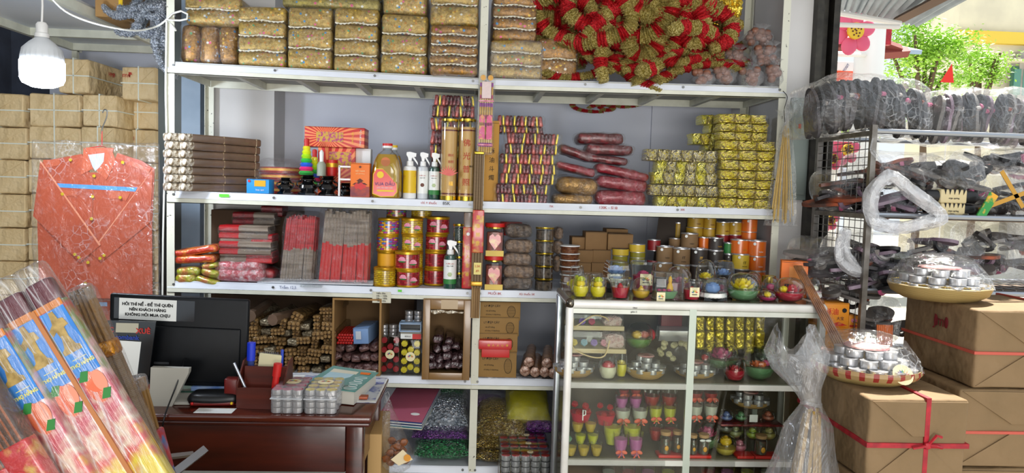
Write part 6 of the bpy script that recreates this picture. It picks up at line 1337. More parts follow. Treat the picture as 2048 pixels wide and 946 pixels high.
goldpack(160, 578, 'tall gold-topped incense stick pack beside the printed packs', -1.85, -.385, .70, .125); goldpack(270, 758, 'shorter gold stick pack with red floral sleeve', -1.72, -.25, .50, None, .125)
t = root('aluminium_frame', 'crossed aluminium bars sticking up at the bottom left of the desk', 'frame', at(370, 920, -1.5)); O = at(370, 920, -1.5)
mk('bar', G().tube([at(330, 960, -1.55)-O, at(408, 900, -1.4)-O], .014, 4), m_alu, t, ang=20); mk('bar', G().tube([at(300, 918, -1.5)-O, at(385, 908, -1.38)-O], .008, 4), m_alu, t, ang=20); mk('bar', G().tube([at(330, 960, -1.55)-O, at(300, 1100, -1.5)-O], .014, 4), m_alu, t, ang=20)
# ================================================================ DISPLAY CASE
CX0, CX1, CY0, CY1 = .362, 1.402, -.62, -.26
CZ = 1.072
zr1, zr2 = at(1250, 767, CY0).z, at(1250, 921, CY0).z
m_fr = M('white_aluminium', 'e4e2dc', .4, .1, col2='d6d3ca', cs=9); m_cgl = pane('case_glass', (.95, .97, .94), .22); m_back = M('case_back_panel', '574c36', .6, col2='463d2c', cs=3)
W_, D_ = CX1-CX0, CY1-CY0
t = root('display_case', 'white-framed glass display case with three shelves of candles', 'case', ((CX0+CX1)/2, (CY0+CY1)/2, 0)); X0, X1, Y0, Y1 = -W_/2, W_/2, -D_/2, D_/2
for sx, px in ((-1, 0), (1, 0)):
    for sy in (-1, 1): mk('corner_post', G().rbox((sx*(W_/2-.014), sy*(D_/2-.014), CZ/2-.01), (.03, .03, CZ-.03), .01, (1, 1, 1)), m_fr if sx > 0 or sy < 0 else m_alu, t)
mk('top_rail', G().rbox((0, Y0+.018, CZ-.017), (W_-.03, .036, .034), .012, (1, 1, 1)), m_fr, t); mk('inner_top_rail', G().box((0, Y0+.012, CZ-.042), (W_-.05, .018, .018)), m_fr, t)
mk('top_rail', G().rbox((0, Y1-.018, CZ-.012), (W_-.03, .036, .022), .01, (1, 1, 1)), m_fr, t)
for sx in (-1, 1): mk('side_rail', G().lathe([(.017, 0), (.017, D_-.05)], 16, (sx*(W_/2-.014), Y0+.025, CZ-.014), rot=rotm(-PI/2)), m_alu if sx < 0 else m_fr, t)
mk('corner_cap', G().blob((X0+.014, Y0+.012, CZ-.014), (.019, .019, .021), 14), M('chrome_cap', '6e675c', .15, .9), t); mk('corner_cap', G().blob((X1-.014, Y0+.012, CZ-.014), (.018, .018, .02), 14), m_fr, t)
mk('top_glass', G().box((0, 0, CZ-.003), (W_-.03, D_-.04, .005)), M('smoky_top_glass', '7c7664', .08, spec=.8), t)
for zz in (zr1, zr2):
    mk('front_rail', G().box((0, Y0+.010, zz-.011), (W_-.05, .016, .022)), m_fr, t); mk('shelf_panel', G().box((0, .01, zz-.004), (W_-.05, D_-.05, .006)), M('case_shelf', '8c8672', .25, col2='7c7664', cs=3), t)
mk('front_rail', G().box((0, Y0+.010, .06), (W_-.05, .016, .03)), m_fr, t); mk('base_panel', G().box((0, 0, .06), (W_-.04, D_-.04, .02)), m_fr, t)
xm = at(1386, 640, CY0).x-(CX0+CX1)/2
mk('middle_stile', G().box((xm, Y0+.008, (CZ+.05)/2), (.028, .014, CZ-.08)), M('greenish_aluminium', 'bcc6b8', .35, .2), t)
mk('glass_pane', G().box(((X0+xm)/2, Y0+.004, .56), (xm-X0-.03, .004, .98)), m_cgl, t); mk('glass_pane', G().box(((X1+xm)/2, Y0+.004, .56), (X1-xm-.03, .004, .98)), m_cgl, t)
for sx in (-1, 1): mk('side_glass', G().box((sx*(W_/2-.012), 0, .55), (.004, D_-.05, 1.0)), m_cgl, t)
mk('back_panel', G().box((0, Y1-.014, .55), (W_-.05, .006, 1.0)), m_back, t)
mk('inner_upright', G().box((X1-.14, Y1-.03, .55), (.022, .02, .98)), MATS['greenish_aluminium'], t)
for s, px, py in (('10ml', 1270, 616), ('giảm 5', 1268, 624)):
    q = at(px, py, CY0-.002); txt(s, .009, m_ink, t, (q.x-t.location.x, Y0-.002, q.z))

# ---- candle makers
m_bowg = M('sage_wax', '6a9a6c', .35, col2='5a8a5c', cs=12, sss=.1); m_bowr = M('raspberry_bowl', 'b01c34', .25, coat=.4); m_green = M('bright_green_wax', '8cb848', .4)
FM = {}
def flower(color, kind='lotus'):
    k = (color, kind)
    if k in FM: return FM[k]
    g = G(); mm = M('wax_'+color, color, .4, sss=.15)
    def petal(a, tilt, L, wd, r0, z0):
        pts = []; n = 5
        for i in range(n+1):
            u = i/n; wv = wd*math.sin(PI*min(.92, u*.85+.12)); rr = r0+L*u*math.cos(tilt+u*.5); zz = z0+L*u*math.sin(tilt+u*.5)
            for s, dz in ((-1, .18), (0, 0), (1, .18)): pts.append((rr, s*wv, zz+abs(s)*wd*dz))
        T = Matrix.Rotation(a, 4, 'Z'); fs = [(i*3+j, (i+1)*3+j, (i+1)*3+j+1, i*3+j+1) for i in range(n) for j in range(2)]; g.add(pts, fs, 0, T); g.add([(x, y, z-.02) for x, y, z in pts], [tuple(reversed(f)) for f in fs], 0, T)
    if kind == 'lotus':
        for ly, (cnt, tl, L) in enumerate([(9, .15, .55), (8, .55, .55), (6, .95, .5)]):
            for q in range(cnt): petal(2*PI*(q+.5*ly)/cnt, tl, L, .20, .32-.1*ly, .05*ly)
        g.blob((0, 0, .2), (.2, .2, .22), 8)
    elif kind == 'rose':
        g.lathe([(0, 0), (.35, .02), (.55, .3), (.5, .6), (.3, .62), (0, .45)], 20, wob=lambda a, k: 1+.08*math.sin(5*a+k*1.3)); g.lathe([(.4, .35), (.42, .72), (.34, .74)], 20, wob=lambda a, k: 1+.10*math.sin(4*a+1)); g.lathe([(.22, .4), (.26, .8), (.18, .82)], 16, wob=lambda a, k: 1+.12*math.sin(3*a)); g.lathe([(0, .5), (.12, .84), (0, .86)], 10)
    elif kind == 'swirl':
        for q in range(5): g.lathe([(0, 0), (.5-.09*q, .02), (.52-.09*q, .1), (.4-.09*q, .2), (0, .2)], 18, (0, 0, .15*q), wob=lambda a, k: 1+.1*math.sin(6*a+q))
    elif kind == 'figure':
        g.lathe([(0, 0), (.42, .02), (.45, .2), (.3, .45), (.2, .55), (.26, .68), (.24, .85), (.12, .97), (0, 1)], 18, wob=lambda a, k: 1+.05*math.sin(7*a))
    me = g.mesh('flower', [mm], True, 60); FM[k] = me; return me
def dome_candle(px0, px1, py0, py1, Y, bowl, flowers, label, base=None, kind='ball', rest=None, lace=False, label_=False, cat='candle', group=None, name='domed_candle'):
    x, z, w, h = span(px0, px1, py0, py1, Y)
    if rest is not None: h += z-rest; z = rest
    R_ = w/2; t = root(name, label, cat, (x, Y+R_, z), 0, group); split = .42 if kind != 'cup' else .9
    if kind == 'ball':
        mk('wax_bowl', G().lathe([(0, .002), (R_*.4, .002), (R_*.75, h*.12), (R_*.93, h*.3), (R_*.95, h*.4), (0, h*.38)], 24), bowl, t)
        mk('rim', G().lathe([(R_*.97, h*.40), (R_*1.02, h*.41), (R_*1.02, h*.43), (R_*.97, h*.44)], 24), m_dome, t)
        mk('clear_dome', G().lathe([(R_*.42, 0), (R_*.8, h*.12), (R_*.98, h*.32), (R_, h*.5), (R_*.93, h*.72), (R_*.7, h*.9), (R_*.35, h*.985), (0, h)], 28), m_dome, t); fz = .38
    elif kind == 'cup':
        mk('wax_fill', G().lathe([(0, .003), (R_*.62, .003), (R_*.8, h*.55), (0, h*.55)], 20), bowl, t)
        mk('clear_cup', G().lathe([(0, .001), (R_*.68, 0), (R_*.95, h*.9), (R_*1.0, h*.92), (R_*1.0, h), (R_*.9, h), (0, h)], 24), m_dome, t); fz = .5
    elif kind == 'pot':
        mk('wax_fill', G().lathe([(0, .006), (R_*.6, .006), (R_*.85, h*.3), (R_*.8, h*.5), (0, h*.45)], 20), bowl, t)
        mk('glass_pot', G().lathe([(0, 0), (R_*.6, 0), (R_*.95, h*.25), (R_, h*.5), (R_*.85, h*.85), (R_*.78, h*.93), (R_*.85, h)], 28), m_dome, t); fz = .35
    elif kind == 'tall':
        mk('base_dish', G().lathe([(0, 0), (R_*.85, 0), (R_*.95, h*.12), (R_*.8, h*.25), (0, h*.25)], 24), bowl, t)
        mk('clear_cover', G().lathe([(R_, 0), (R_*.95, h*.6), (R_*.85, h*.88), (R_*.7, h*.97), (0, h)], 4, a0=PI/4, wob=lambda a, k: 1.2), m_dome, t, ang=25); fz = .28
    if lace: mk('lace_ribbon', G().lathe([(R_*.9, h*.12), (R_*1.0, h*.18), (R_*.93, h*.3), (R_*.98, h*.36)], 40, wob=lambda a, k: 1+.05*math.sin(20*a+k*2)), M('white_lace', 'ecebe6', .8), t)
    for (col, kd, dx, dy, s, dz) in flowers: mk('wax_flower', flower(col, kd), None, t, (R_*dx, R_*dy, h*(fz+dz)), (0, 0, U(0, 3)), scale=(R_*s*1.22,)*3)
    if label_: square_logo(t, (0, -R_*.82, h*.45), R_*.42)
    return t
def square_logo(t, loc, s):
    mk('square_label', G().box(loc, (s*2, .001, s*2)), M('cream_label', 'e8dcb0', .5), t); cols = ['b83a2c', 'd88a2a', 'c8b030', '3a8a4a', '2c5a9a']
    for k, c in enumerate(cols):
        a = PI/2+(-1.2+2.4*k/4); d = Vector((math.cos(a), 0, math.sin(a))); n = Vector((-d.z, 0, d.x)); o = Vector(loc)+Vector((0, -.0015-.0001*k, -s*.2)); mk('label_petal', G().add([o+d*s*.15, o+d*s*.45+n*s*.14, o+d*s*.8, o+d*s*.45-n*s*.14], [(0, 1, 2, 3)]), M('petal_'+c, c, .5), t)
    mk('label_text_line', G().box((loc[0], loc[1]-.001, loc[2]-s*.5), (s*1.1, .0006, s*.16)), m_ink, t)
YEL, YG, RED, PNK, BLU, LIL, ORG, MAG, WHT = 'e0c818', 'c8cc20', 'b8202c', 'c8507c', '6a8cc0', '8c6ab8', 'd8682c', 'b82c6c', 'dcdcc8'
TZ = CZ+.001
gt = 'candles standing on the display case'
box_clear = lambda t, w, d, h: mk('clear_box', G().rbox((0, 0, h/2), (w, d, h), .004, (1, 1, 1)), m_dome, t)
x, z, w, h = span(1124, 1203, 537, 575, -.36); t = root('clear_lid_box', 'long clear box of yellow and pink wax flowers at the back left corner', 'candle', (x, -.36, TZ), group=gt); box_clear(t, w, .07, h)
for i, c in enumerate((YEL, MAG, YEL)): mk('wax_flower', flower(c, 'rose'), None, t, (-w*.3+w*.3*i, 0, h*.25), scale=(.024,)*3)
top = [(1146, 1182, 550, 599, -.58, M('yellow_wax_fill', 'd8c818', .4), [(YEL, 'rose', 0, 0, .75, .1), (YG, 'lotus', 0, 0, .7, .35)], 'round glass pot with yellow roses, left one of the pair', 'pot', 0, 0), (1181, 1217, 552, 600, -.58, MATS['yellow_wax_fill'], [(YEL, 'rose', 0, 0, .75, .1), (YG, 'lotus', 0, 0, .7, .35)], 'round glass pot with yellow roses, right one of the pair', 'pot', 0, 0),
    (1140, 1172, 534, 570, -.46, MATS['yellow_wax_fill'], [(YG, 'figure', 0, 0, .9, 0)], 'glass pot with a yellow figure behind the pair of pots', 'pot', 0, 0), (1210, 1266, 522, 572, -.40, m_black, [(BLU, 'lotus', 0, 0, .8, .28), (WHT, 'lotus', 0, 0, .9, 0)], 'clear-covered periwinkle lotus with white frill at the back left', 'tall', 0, 0),
    (1222, 1268, 558, 603, -.58, m_bowr, [(RED, 'swirl', 0, 0, .8, -.2)], 'clear flared cup with coral red swirl candle', 'cup', 0, 0), (1266, 1320, 525, 575, -.42, M('pink_wax_fill', 'b83c5c', .4), [(PNK, 'rose', 0, 0, .7, -.1)], 'clear flared cup of pink wax with square label at the back', 'cup', 0, 1),
    (1268, 1305, 557, 603, -.58, M('honey_wax', 'c8a020', .4), [('d0a828', 'swirl', 0, 0, .8, -.1)], 'honey-yellow ball candle under a clear dome', 'ball', 0, 0), (1338, 1391, 534, 580, -.42, M('pink_wax_fill', 'b83c5c', .4), [(MAG, 'lotus', .1, 0, .6, 0), (YEL, 'rose', .5, 0, .4, 0)], 'clear dome with pink and yellow flowers behind the boat box', 'ball', 0, 0),
    (1368, 1413, 564, 607, -.58, m_bowr, [(RED, 'figure', 0, 0, .7, -.3)], 'flared cup with red candle and square rainbow label', 'cup', 0, 1), (1398, 1440, 521, 570, -.44, M('cream_wax', 'ddd6b8', .5), [(YEL, 'lotus', 0, 0, .8, .08)], 'round clear ball holding a yellow flower on cream at the back', 'ball', 0, 0),
    (1432, 1476, 522, 570, -.42, m_black, [(BLU, 'lotus', 0, 0, .8, .28)], 'clear-covered blue lotus at the back right', 'tall', 0, 0), (1406, 1461, 560, 608, -.58, m_black, [(BLU, 'rose', 0, 0, .8, .02)], 'blue flower candle wrapped in white lace', 'tall', 1, 0),
    (1434, 1464, 556, 590, -.50, MATS['pink_wax_fill'], [(MAG, 'rose', 0, 0, .7, 0)], 'small dome with a magenta rose behind the lace candle', 'ball', 0, 0), (1465, 1532, 549, 609, -.59, m_bowg, [(YEL, 'lotus', 0, 0, .85, .03)], 'large domed green bowl with a bright yellow lotus', 'ball', 0, 0),
    (1524, 1560, 583, 611, -.57, M('magenta_wax_fill', 'a8205c', .4), [(YEL, 'rose', 0, 0, .6, 0)], 'small yellow rose on magenta wax on a white saucer', 'ball', 0, 0), (1532, 1566, 555, 592, -.48, m_bowr, [(PNK, 'rose', 0, 0, .7, 0)], 'small dome with a deep pink rose right of the green bowl', 'ball', 0, 0), (1562, 1622, 558, 612, -.59, m_bowr, [(RED, 'lotus', .2, 0, .7, 0), (YEL, 'rose', -.4, 0, .4, 0)], 'domed crimson bowl with red and yellow petals at the right end', 'ball', 0, 0),
    (1622, 1650, 556, 592, -.50, M('pale_pink_wax', 'd8b0b8', .5), [(WHT, 'rose', 0, 0, .8, 0)], 'small dome with white and pink rose at the far right corner', 'ball', 1, 0), (1495, 1530, 545, 585, -.40, m_bowg, [(BLU, 'lotus', 0, 0, .7, 0)], 'small dome with pale blue flower behind the yellow lotus', 'ball', 0, 0)]
for (a, b, c, d, Y, bw, fl, l, kd, lc, lb) in top: dome_candle(a, b, c, d, Y, bw, fl, l, kind=kd, rest=TZ, lace=bool(lc), label_=bool(lb), group=gt)
x, z, w, h = span(1311, 1368, 546, 605, -.58); z = TZ; h = at(1340, 546, -.58).z-TZ; t = root('boxed_boat_candle', 'clear rectangular box with a yellow figure and pink flowers on a green boat', 'candle', (x, -.54, z), group=gt); box_clear(t, w, .08, h)
mk('green_boat', G().lathe([(0, .004), (.03, .004), (.045, h*.3), (0, h*.26)], 20, rot=Matrix.Scale(.7, 4, (0, 1, 0))), m_bowg, t); mk('yellow_figure', flower('d0a020', 'figure'), None, t, (.012, 0, h*.3), scale=(.030, .026, h*.55)); 
for i in range(3): mk('wax_flower', flower(PNK, 'lotus'), None, t, (-.035+.02*i, -.012, h*.3), scale=(.016,)*3)
square_logo(t, (-w*.3, -.042, h*.14), .017)
t, w, h = carton('orange_gift_box', 'upright orange gift box standing at the back right of the case', 'box', 1564, 1613, 523, 583, MATS['orange_gradient'], -.40, .09, TZ, -.35); mk('small_photo_print', G().box((-w*.15, -.001, h*.25), (w*.4, .001, h*.22)), m_black, t); mk('pale_panel', G().box((w*.1, -.0008, h*.55), (w*.6, .001, h*.6)), M('amber_print', 'e89040', .5), t)
can(1530, 1556, 553, 566, m_cap, 'small gold-lidded tin behind the pink dome', -.36, m_cap, group='small tins', rest=None, badge=False); t = COL.objects[-1]
# stick fan leaning on the case corner
P0, P1 = at(1596, 532, -.46), at(1688, 706, -.80); t = root('stick_fan', 'bunch of orange-brown incense sticks leaning across the right corner of the case', 'incense', P1); m_obs = M('orange_brown_stick', '64360f', .3, col2='9a6028', cs=30, stretch=(1, 1, .1), coat=.6)
for k in range(10): mk('stick', G().tube([Vector((.0045*(k-4.5), .004*(k % 2), .0)), (P0-P1)+Vector((.0035*(k-4.5), .003*(k % 2), 0))], .0042, 6), m_obs, t)
g = G(); g.tube([(P0-P1)*-.02, (P0-P1)*.5, (P0-P1)*1.02], [.03, .026, .022], 12); mk('clear_sleeve', g, m_film_l, t)

# ---- inside the case
gi = 'goods inside the display case'
def inz(py): return CY0+.05
m_kraftp = M('pale_wood_tray', 'c8b894', .6, col2='b8a67e', cs=10); m_strawp = M('pink_straw', 'c89c98', .8, col2='e0c8c0', cs=80, bump=(90, 1, .02)); m_wicker = stripes('wicker', 2, 220, ['a8864c', '8c6c38', 'b8985c'], .7, wob=.01); m_rope = M('rope', 'c8b080', .8)
for i, (a, b, c, d, fl) in enumerate([(1138, 1250, 626, 661, ('8c6ab8', 'b83c5c')), (1136, 1254, 662, 707, ('d8c050', '8ab0c0', '8c6ab8', 'd88ca0'))]):
    x, z, w, h = span(a, b, c, d, CY0+.05); t = root('flower_gift_box', 'clear-topped gift box of wax roses and straw, %s of two' % ('upper', 'lower')[i], 'gift box', (x, CY0+.12, z), 0, gi)
    mk('wood_base', G().rbox((0, 0, .008), (w, .13, .018), .002, (1, 1, 1)), m_kraftp, t); mk('clear_cover', G().rbox((0, 0, h*.58), (w*.98, .125, h*.8), .004, (1, 1, 1)), m_dome, t); mk('straw', G().rbox((w*.3, 0, h*.5), (w*.34, .11, h*.6), .015, (3, 3, 2), amp=.008, fr=60), m_strawp, t)
    for k, c_ in enumerate(fl): mk('wax_rose', flower(c_, 'rose'), None, t, (-w*.38+w*.17*k+(.03 if i == 0 else 0), -.035, h*.35), (1.0, 0, 0), scale=(.026,)*3)
    mk('rope_handle', G().tube(smooth_pts([Vector(p) for p in ((-w*.42, -.07, h*.7), (-w*.4, -.075, h*.2), (-w*.1, -.08, -.012 if i else h*.85), (w*.12, -.08, -.006 if i else h*.8), (w*.2, -.075, h*.6))]), .0028, 6), m_rope, t); txt('flower soap', .009, m_rope, t, (0, -.067, .009))
CC1, CC2 = zr1+.001, zr2+.001
def tlbasket(px0, px1, py0, py1, Y, label, rest=None, tiers=3, wick=m_wicker, pearls=False, cov=m_dome, lab=False, group=None, rimband=None):
    x, z, w, h = span(px0, px1, py0, py1, Y)
    if rest is not None: h += z-rest; z = rest
    R_ = w/2; t = root('tealight_basket', label, 'basket', (x, Y+R_, z), 0, group); hb = min(h*.32, .055)
    mk('wicker_tray', G().lathe([(0, 0), (R_*.7, 0), (R_*.93, hb*.45), (R_, hb), (R_*.96, hb*1.05), (R_*.88, hb*.7), (0, hb*.7)], 40, wob=lambda a, k: 1+.008*math.sin(30*a)), wick, t)
    if rimband: mk('woven_rim', G().lathe([(R_*.95, hb*.5), (R_*1.01, hb*.8), (R_*1.0, hb*1.08)], 40), rimband, t)
    r0 = .0195 if R_ < .12 else .029; hh = min((h-hb)/(tiers+.4), .0195 if R_ < .12 else .026); sc = (r0/.0195, r0/.0195, hh/.0185)
    for k in range(tiers):
        rr = R_*.80-k*r0*1.15
        if rr < r0*.5: break
        n = max(1, int(2*PI*rr/(2*r0*1.08)))
        for q in range(n):
            a = 2*PI*q/n+k*.3
            if math.sin(a) > .55: continue
            mk('tealight', TLM, None, t, (rr*math.cos(a), rr*math.sin(a), hb*.7+k*hh), scale=sc)
    if pearls: mk('bead_string', G().tube([(R_*.9*math.cos(2*PI*i/120), R_*.9*math.sin(2*PI*i/120), hb*1.12) for i in range(120)], .0035, 6, closed=True, rf=lambda i, k: 1.4 if i % 2 else .4), m_cap, t)
    mk('top_flower_card', G().lathe([(0, 0), (R_*.42, .001), (R_*.40, .006), (0, .012)], 18, (0, 0, hb*.7+tiers*hh)), M('dusky_red_card', '9c4a4c', .5, col2='c8a8a0', cs=30), t)
    mk('plastic_cover', G().lathe([(R_*1.0, hb*.95), (R_*.93, hb+h*.25), (R_*.7, h*.88), (R_*.4, h*1.02), (0, h*1.05)], 28, wob=lambda a, k: 1+.03*math.sin(7*a+k*1.4)), cov, t)
    return t
fl_ = m_film_l
tlbasket(1112, 1196, 708, 762, CY0+.04, 'wicker tray of silver tea lights at the lower left of the case', CC1, 3, cov=fl_, group=gi); tlbasket(1260, 1342, 706, 768, CY0+.03, 'wicker tray of tea lights in the middle of the upper compartment', CC1, 3, cov=fl_, group=gi); tlbasket(1360, 1444, 722, 772, CY0+.05, 'low wicker tray of tea lights behind the middle stile', CC1, 2, cov=fl_, group=gi)
ins = [(1200, 1240, 712, 765, .03, MATS['cream_wax'], [(RED, 'rose', 0, 0, 1.0, -.05)], 'wrapped red rose heart candle in the upper compartment', 'pot', CC1), (1233, 1258, 704, 760, .07, MATS['yellow_wax_fill'], [(YEL, 'lotus', 0, 0, .8, .15)], 'small pot with yellow flower beside the red rose heart', 'pot', CC1), (1256, 1312, 648, 702, .10, M('leaf_green_wax', '5c8a34', .4), [('d8b040', 'rose', -.2, -.2, .55, 0), ('c86858', 'rose', .4, 0, .5, 0)], 'clear ball with a green half and yellow and coral flowers', 'ball', None),
    (1419, 1488, 690, 745, .09, M('dim_green_wax', '5c7a54', .4), [(MAG, 'lotus', 0, 0, .8, 0)], 'domed bowl with a magenta lotus right of the stile', 'ball', None), (1455, 1501, 722, 773, .03, m_bowr, [(RED, 'lotus', 0, 0, .8, 0)], 'clear-wrapped red heart candle in the right compartment', 'pot', CC1), (1499, 1562, 698, 771, .04, m_bowg, [(ORG, 'lotus', -.2, -.1, .5, 0), (PNK, 'rose', .45, 0, .4, 0), (ORG, 'rose', .1, -.3, .35, 0)], 'domed green bowl with orange and pink flowers', 'ball', CC1),
    (1400, 1428, 700, 745, .12, M('dim_green_wax', '5c7a54', .4), [(RED, 'rose', 0, 0, .8, .1)], 'dim red rose by the stile in the right compartment', 'ball', None), (1520, 1570, 690, 730, .16, M('dim_green_wax', '5c7a54', .4), [('8a9a50', 'lotus', 0, 0, .8, 0)], 'ridged clear dome at the back right', 'ball', None),
    (1398, 1446, 845, 905, .06, M('dim_green_wax', '5c7a54', .4), [(PNK, 'lotus', 0, 0, .9, .05)], 'clear ball with a rosy pink lotus in the lower compartment', 'ball', None), (1437, 1480, 876, 925, .03, M('butter_wax', 'd0b848', .4), [('e0b818', 'rose', 0, 0, .8, .1), ('e0a818', 'figure', 0, 0, .6, .2)], 'domed butter-yellow candle low in the right compartment', 'ball', CC2)]
for (a, b, c, d, dy, bw, fl, l, kd, rs) in ins: dome_candle(a, b, c, d, CY0+dy, bw, fl, l, kind=kd, rest=rs, group=gi)
# silver-rod pack, white rose bundle, gold foil rolls
x, z, w, h = span(1300, 1378, 652, 682, CY0+.2); t = root('rod_pack', 'pack of thin silver rods with red flower ends', 'pack', (x, CY0+.2, z), 0, gi)
mk('rod', G().lathe([(.03, 0), (.03, w*.8), (0, w*.8)], 12, (-w*.3, 0, h/2), rot=rotm(0, PI/2), wob=lambda a, k: 1+.15*math.sin(8*a)), m_tl, t); mk('red_rosette', flower(RED, 'rose'), None, t, (-w*.38, 0, h*.4), (0, -PI/2, 0), scale=(.045,)*3)
x, z, w, h = span(1316, 1398, 672, 735, CY0+.15); t = root('white_rose_bundle', 'bundle of cream paper roses in clear film', 'flower', (x, CY0+.2, z), 0, gi)
for k in range(14): mk('cream_rose', flower('d0c8a0', 'rose'), None, t, (U(-w*.4, w*.4), U(-.05, 0), U(.1, .75)*h), (.7+U(-.3, .3), U(-.3, .3), 0), scale=(.024,)*3)
mk('plastic_wrap', G().blob((0, -.02, h*.45), (w*.55, .08, h*.6), 14, amp=.01, fr=20), m_film_l, t)
m_gr = M('gold_foil_roll', 'a8901c', .28, .6, col2='d8c440', cs=30, bump=(30, .9, .02))
for j, (c, d) in enumerate([(632, 668), (662, 700)]):
    for i in range(7):
        a = 1392+i*20; x, z, w, h = span(a, a+19, c, d+(8 if i % 2 else 0), CY0+.22-.03*j); one('gold_foil_roll', G().rbox((0, 0, h/2), (w*.95, .04, h), .012, (2, 1, 4), amp=.003, fr=30, seed=i), m_gr, 'gold foil roll hanging in the case, %s row, %s from left' % (('upper', 'lower')[j], ORD[i]), 'roll', (x, CY0+.24-.03*j, z), group='gold foil rolls in the case')
one('folded_box', G().rbox((0, 0, .05), (.09, .06, .1), .003, (1, 1, 1)), M('dark_red_pack', '6a1c1c', .5), 'dark red printed pack at the top middle of the case', 'pack', (at(1345, 640, CY0+.2).x, CY0+.24, at(1345, 655, CY0+.2).z), group=gi)
# lower compartment: glass cups in pairs with red bows
m_bow = M('coral_ribbon', 'c8442c', .5, col2='e06a4c', cs=40)
def cups(px0, px1, py0, py1, wax, label, Y, n=2, bow=True, rest=None):
    for i in range(n):
        a = px0+(px1-px0)*i/n; b = px0+(px1-px0)*(i+1)/n; x, z, w, h = span(a, b, py0, py1, Y)
        if rest is not None: h += z-rest; z = rest
        R_ = w*.49; t = root('glass_cup_candle', label+((', left', ', right')[i] if n == 2 else (', '+ORD[i]) if n > 2 else ''), 'candle', (x, Y+R_, z), 0, 'glass cup candles in the lower compartment')
        mk('wax', G().lathe([(0, .003), (R_*.55, .003), (R_*.85, h*.5), (R_*.88, h*.72), (0, h*.72)], 18), wax, t); mk('glass', G().lathe([(0, 0), (R_*.6, 0), (R_*.92, h*.45), (R_, h*.98)], 22), m_dome, t)
        if bow:
            g = G(); 
            for s in (-1, 1): g.blob((s*R_*.4, -R_*.75, h*.22), (R_*.42, R_*.12, R_*.26), 8, rot=rotm(0, s*.4)); g.prism([(s*R_*.05, h*.2), (s*R_*.5, h*.0), (s*R_*.25, -.0)] if s > 0 else [(s*R_*.25, 0), (s*R_*.5, h*.0), (s*R_*.05, h*.2)], -R_*.9, -R_*.8)
            mk('ribbon_bow', g, m_bow, t)
wY, wW, wP, wR = M('lime_wax', 'c0c024', .4, col2='d8d858', cs=20), M('white_wax', 'c8c8b8', .5), M('orchid_wax', 'b8589c', .4, col2='c87cb0', cs=8), M('brick_wax', 'a82c28', .4)
cups(1232, 1288, 790, 822, wP, 'orchid cup behind the white cups', CY0+.14, bow=False); cups(1238, 1286, 776, 796, wR, 'cup with red ribbons high at the back', CY0+.18); cups(1290, 1360, 786, 820, wR, 'brick-red glass cup at the upper right', CY0+.14, bow=False); cups(1300, 1358, 808, 848, wY, 'lime cup with red bow', CY0+.10); cups(1231, 1301, 813, 852, wW, 'white cup with red bow', CY0+.10)
cups(1208, 1288, 845, 895, wY, 'large lime cup', CY0+.06, bow=False); cups(1229, 1290, 868, 921, wP, 'orchid cup with red bow in front', CY0+.02, rest=CC2); cups(1300, 1362, 855, 885, wR, 'brick-red cup low at the right', CY0+.08, bow=False); cups(1144, 1196, 843, 868, M('mustard_wax', 'c8a838', .4), 'small mustard cup', CY0+.07, bow=False); cups(1150, 1200, 866, 892, wY, 'small dim lime cup', CY0+.06, bow=False); cups(1130, 1208, 890, 921, MATS['mustard_wax'], 'mustard cup in the front row', CY0+.02, 3, False, CC2)
cups(1380, 1442, 782, 806, wR, 'red bowed cup right of the stile', CY0+.14); cups(1380, 1442, 804, 845, wW, 'white cup with long red bow right of the stile', CY0+.09)
for i, (a, b, c, d) in enumerate([(1142, 1186, 800, 846), (1194, 1234, 801, 852)]):
    x, z, w, h = span(a, b, c, d, CY0+.1); t = root('rose_pot', 'dark red wax rose bouquet in a pot, %s' % ('left', 'right')[i], 'candle', (x, CY0+.13, z), 0, gi); mk('pot', G().lathe([(0, 0), (w*.36, 0), (w*.5, h*.4), (0, h*.4)], 18), m_bowr, t)
    for k in range(6): mk('red_rose', flower('a82024', 'rose'), None, t, (w*.3*math.cos(k*1.05), -abs(w*.3*math.sin(k*1.05)), h*(.35+.3*(k % 2))), (.5, 0, 0), scale=(w*.28,)*3)
    if i == 0: mk('name_tag', G().tube([(0, -w*.62, h*.2), (0, -w*.62, h*.65), (w*.12, -w*.62, h*.62), (w*.12, -w*.62, h*.45), (0, -w*.62, h*.4)], .0025, 5), m_lw, t)
x, z, w, h = span(1124, 1152, 858, 892, CY0+.05); t = root('green_rose_cluster', 'cluster of pale green wax roses at the left edge of the case', 'candle', (x, CY0+.08, z), 0, gi)
for k in range(5): mk('green_rose', flower('7aa080', 'rose'), None, t, (U(-.02, .02), U(-.02, .01), .012*k), (.6, U(-.4, .4), 0), scale=(.024,)*3)
def corkjar(px0, px1, py0, py1, label, Y, bow=None):
    x, z, w, h = span(px0, px1, py0, py1, Y); R_ = w*.47; t = root('cork_jar', label, 'jar', (x, Y+R_, CC2+.012 if py1 > 900 else z), 0, 'small cork-lidded jars on red bases')
    mk('contents', G().lathe([(0, .002), (R_*.8, .002), (R_*.8, h*.7), (0, h*.7)], 16), M('dark_green_sweets', '3a4a38', .5, col2='5a3a2c', cs=60), t); mk('glass', G().lathe([(0, 0), (R_, 0), (R_, h*.75), (R_*.8, h*.85)], 18), m_dome, t); mk('cork_lid', G().lathe([(0, h*.84), (R_*.85, h*.84), (R_*.9, h), (0, h)], 16), M('cork', 'b08a5c', .8), t)
    mk('orange_charm', G().blob((0, -R_*1.02, h*.3), (R_*.35, .003, R_*.45), 10), M('amber_charm', 'd89a28', .4), t)
    if bow: mk('white_bow', G().blob((-R_*.5, -R_*1.0, h*.75), (R_*.5, .004, R_*.22), 8).blob((R_*.5, -R_*1.0, h*.75), (R_*.5, .004, R_*.22), 8), m_lw, t)
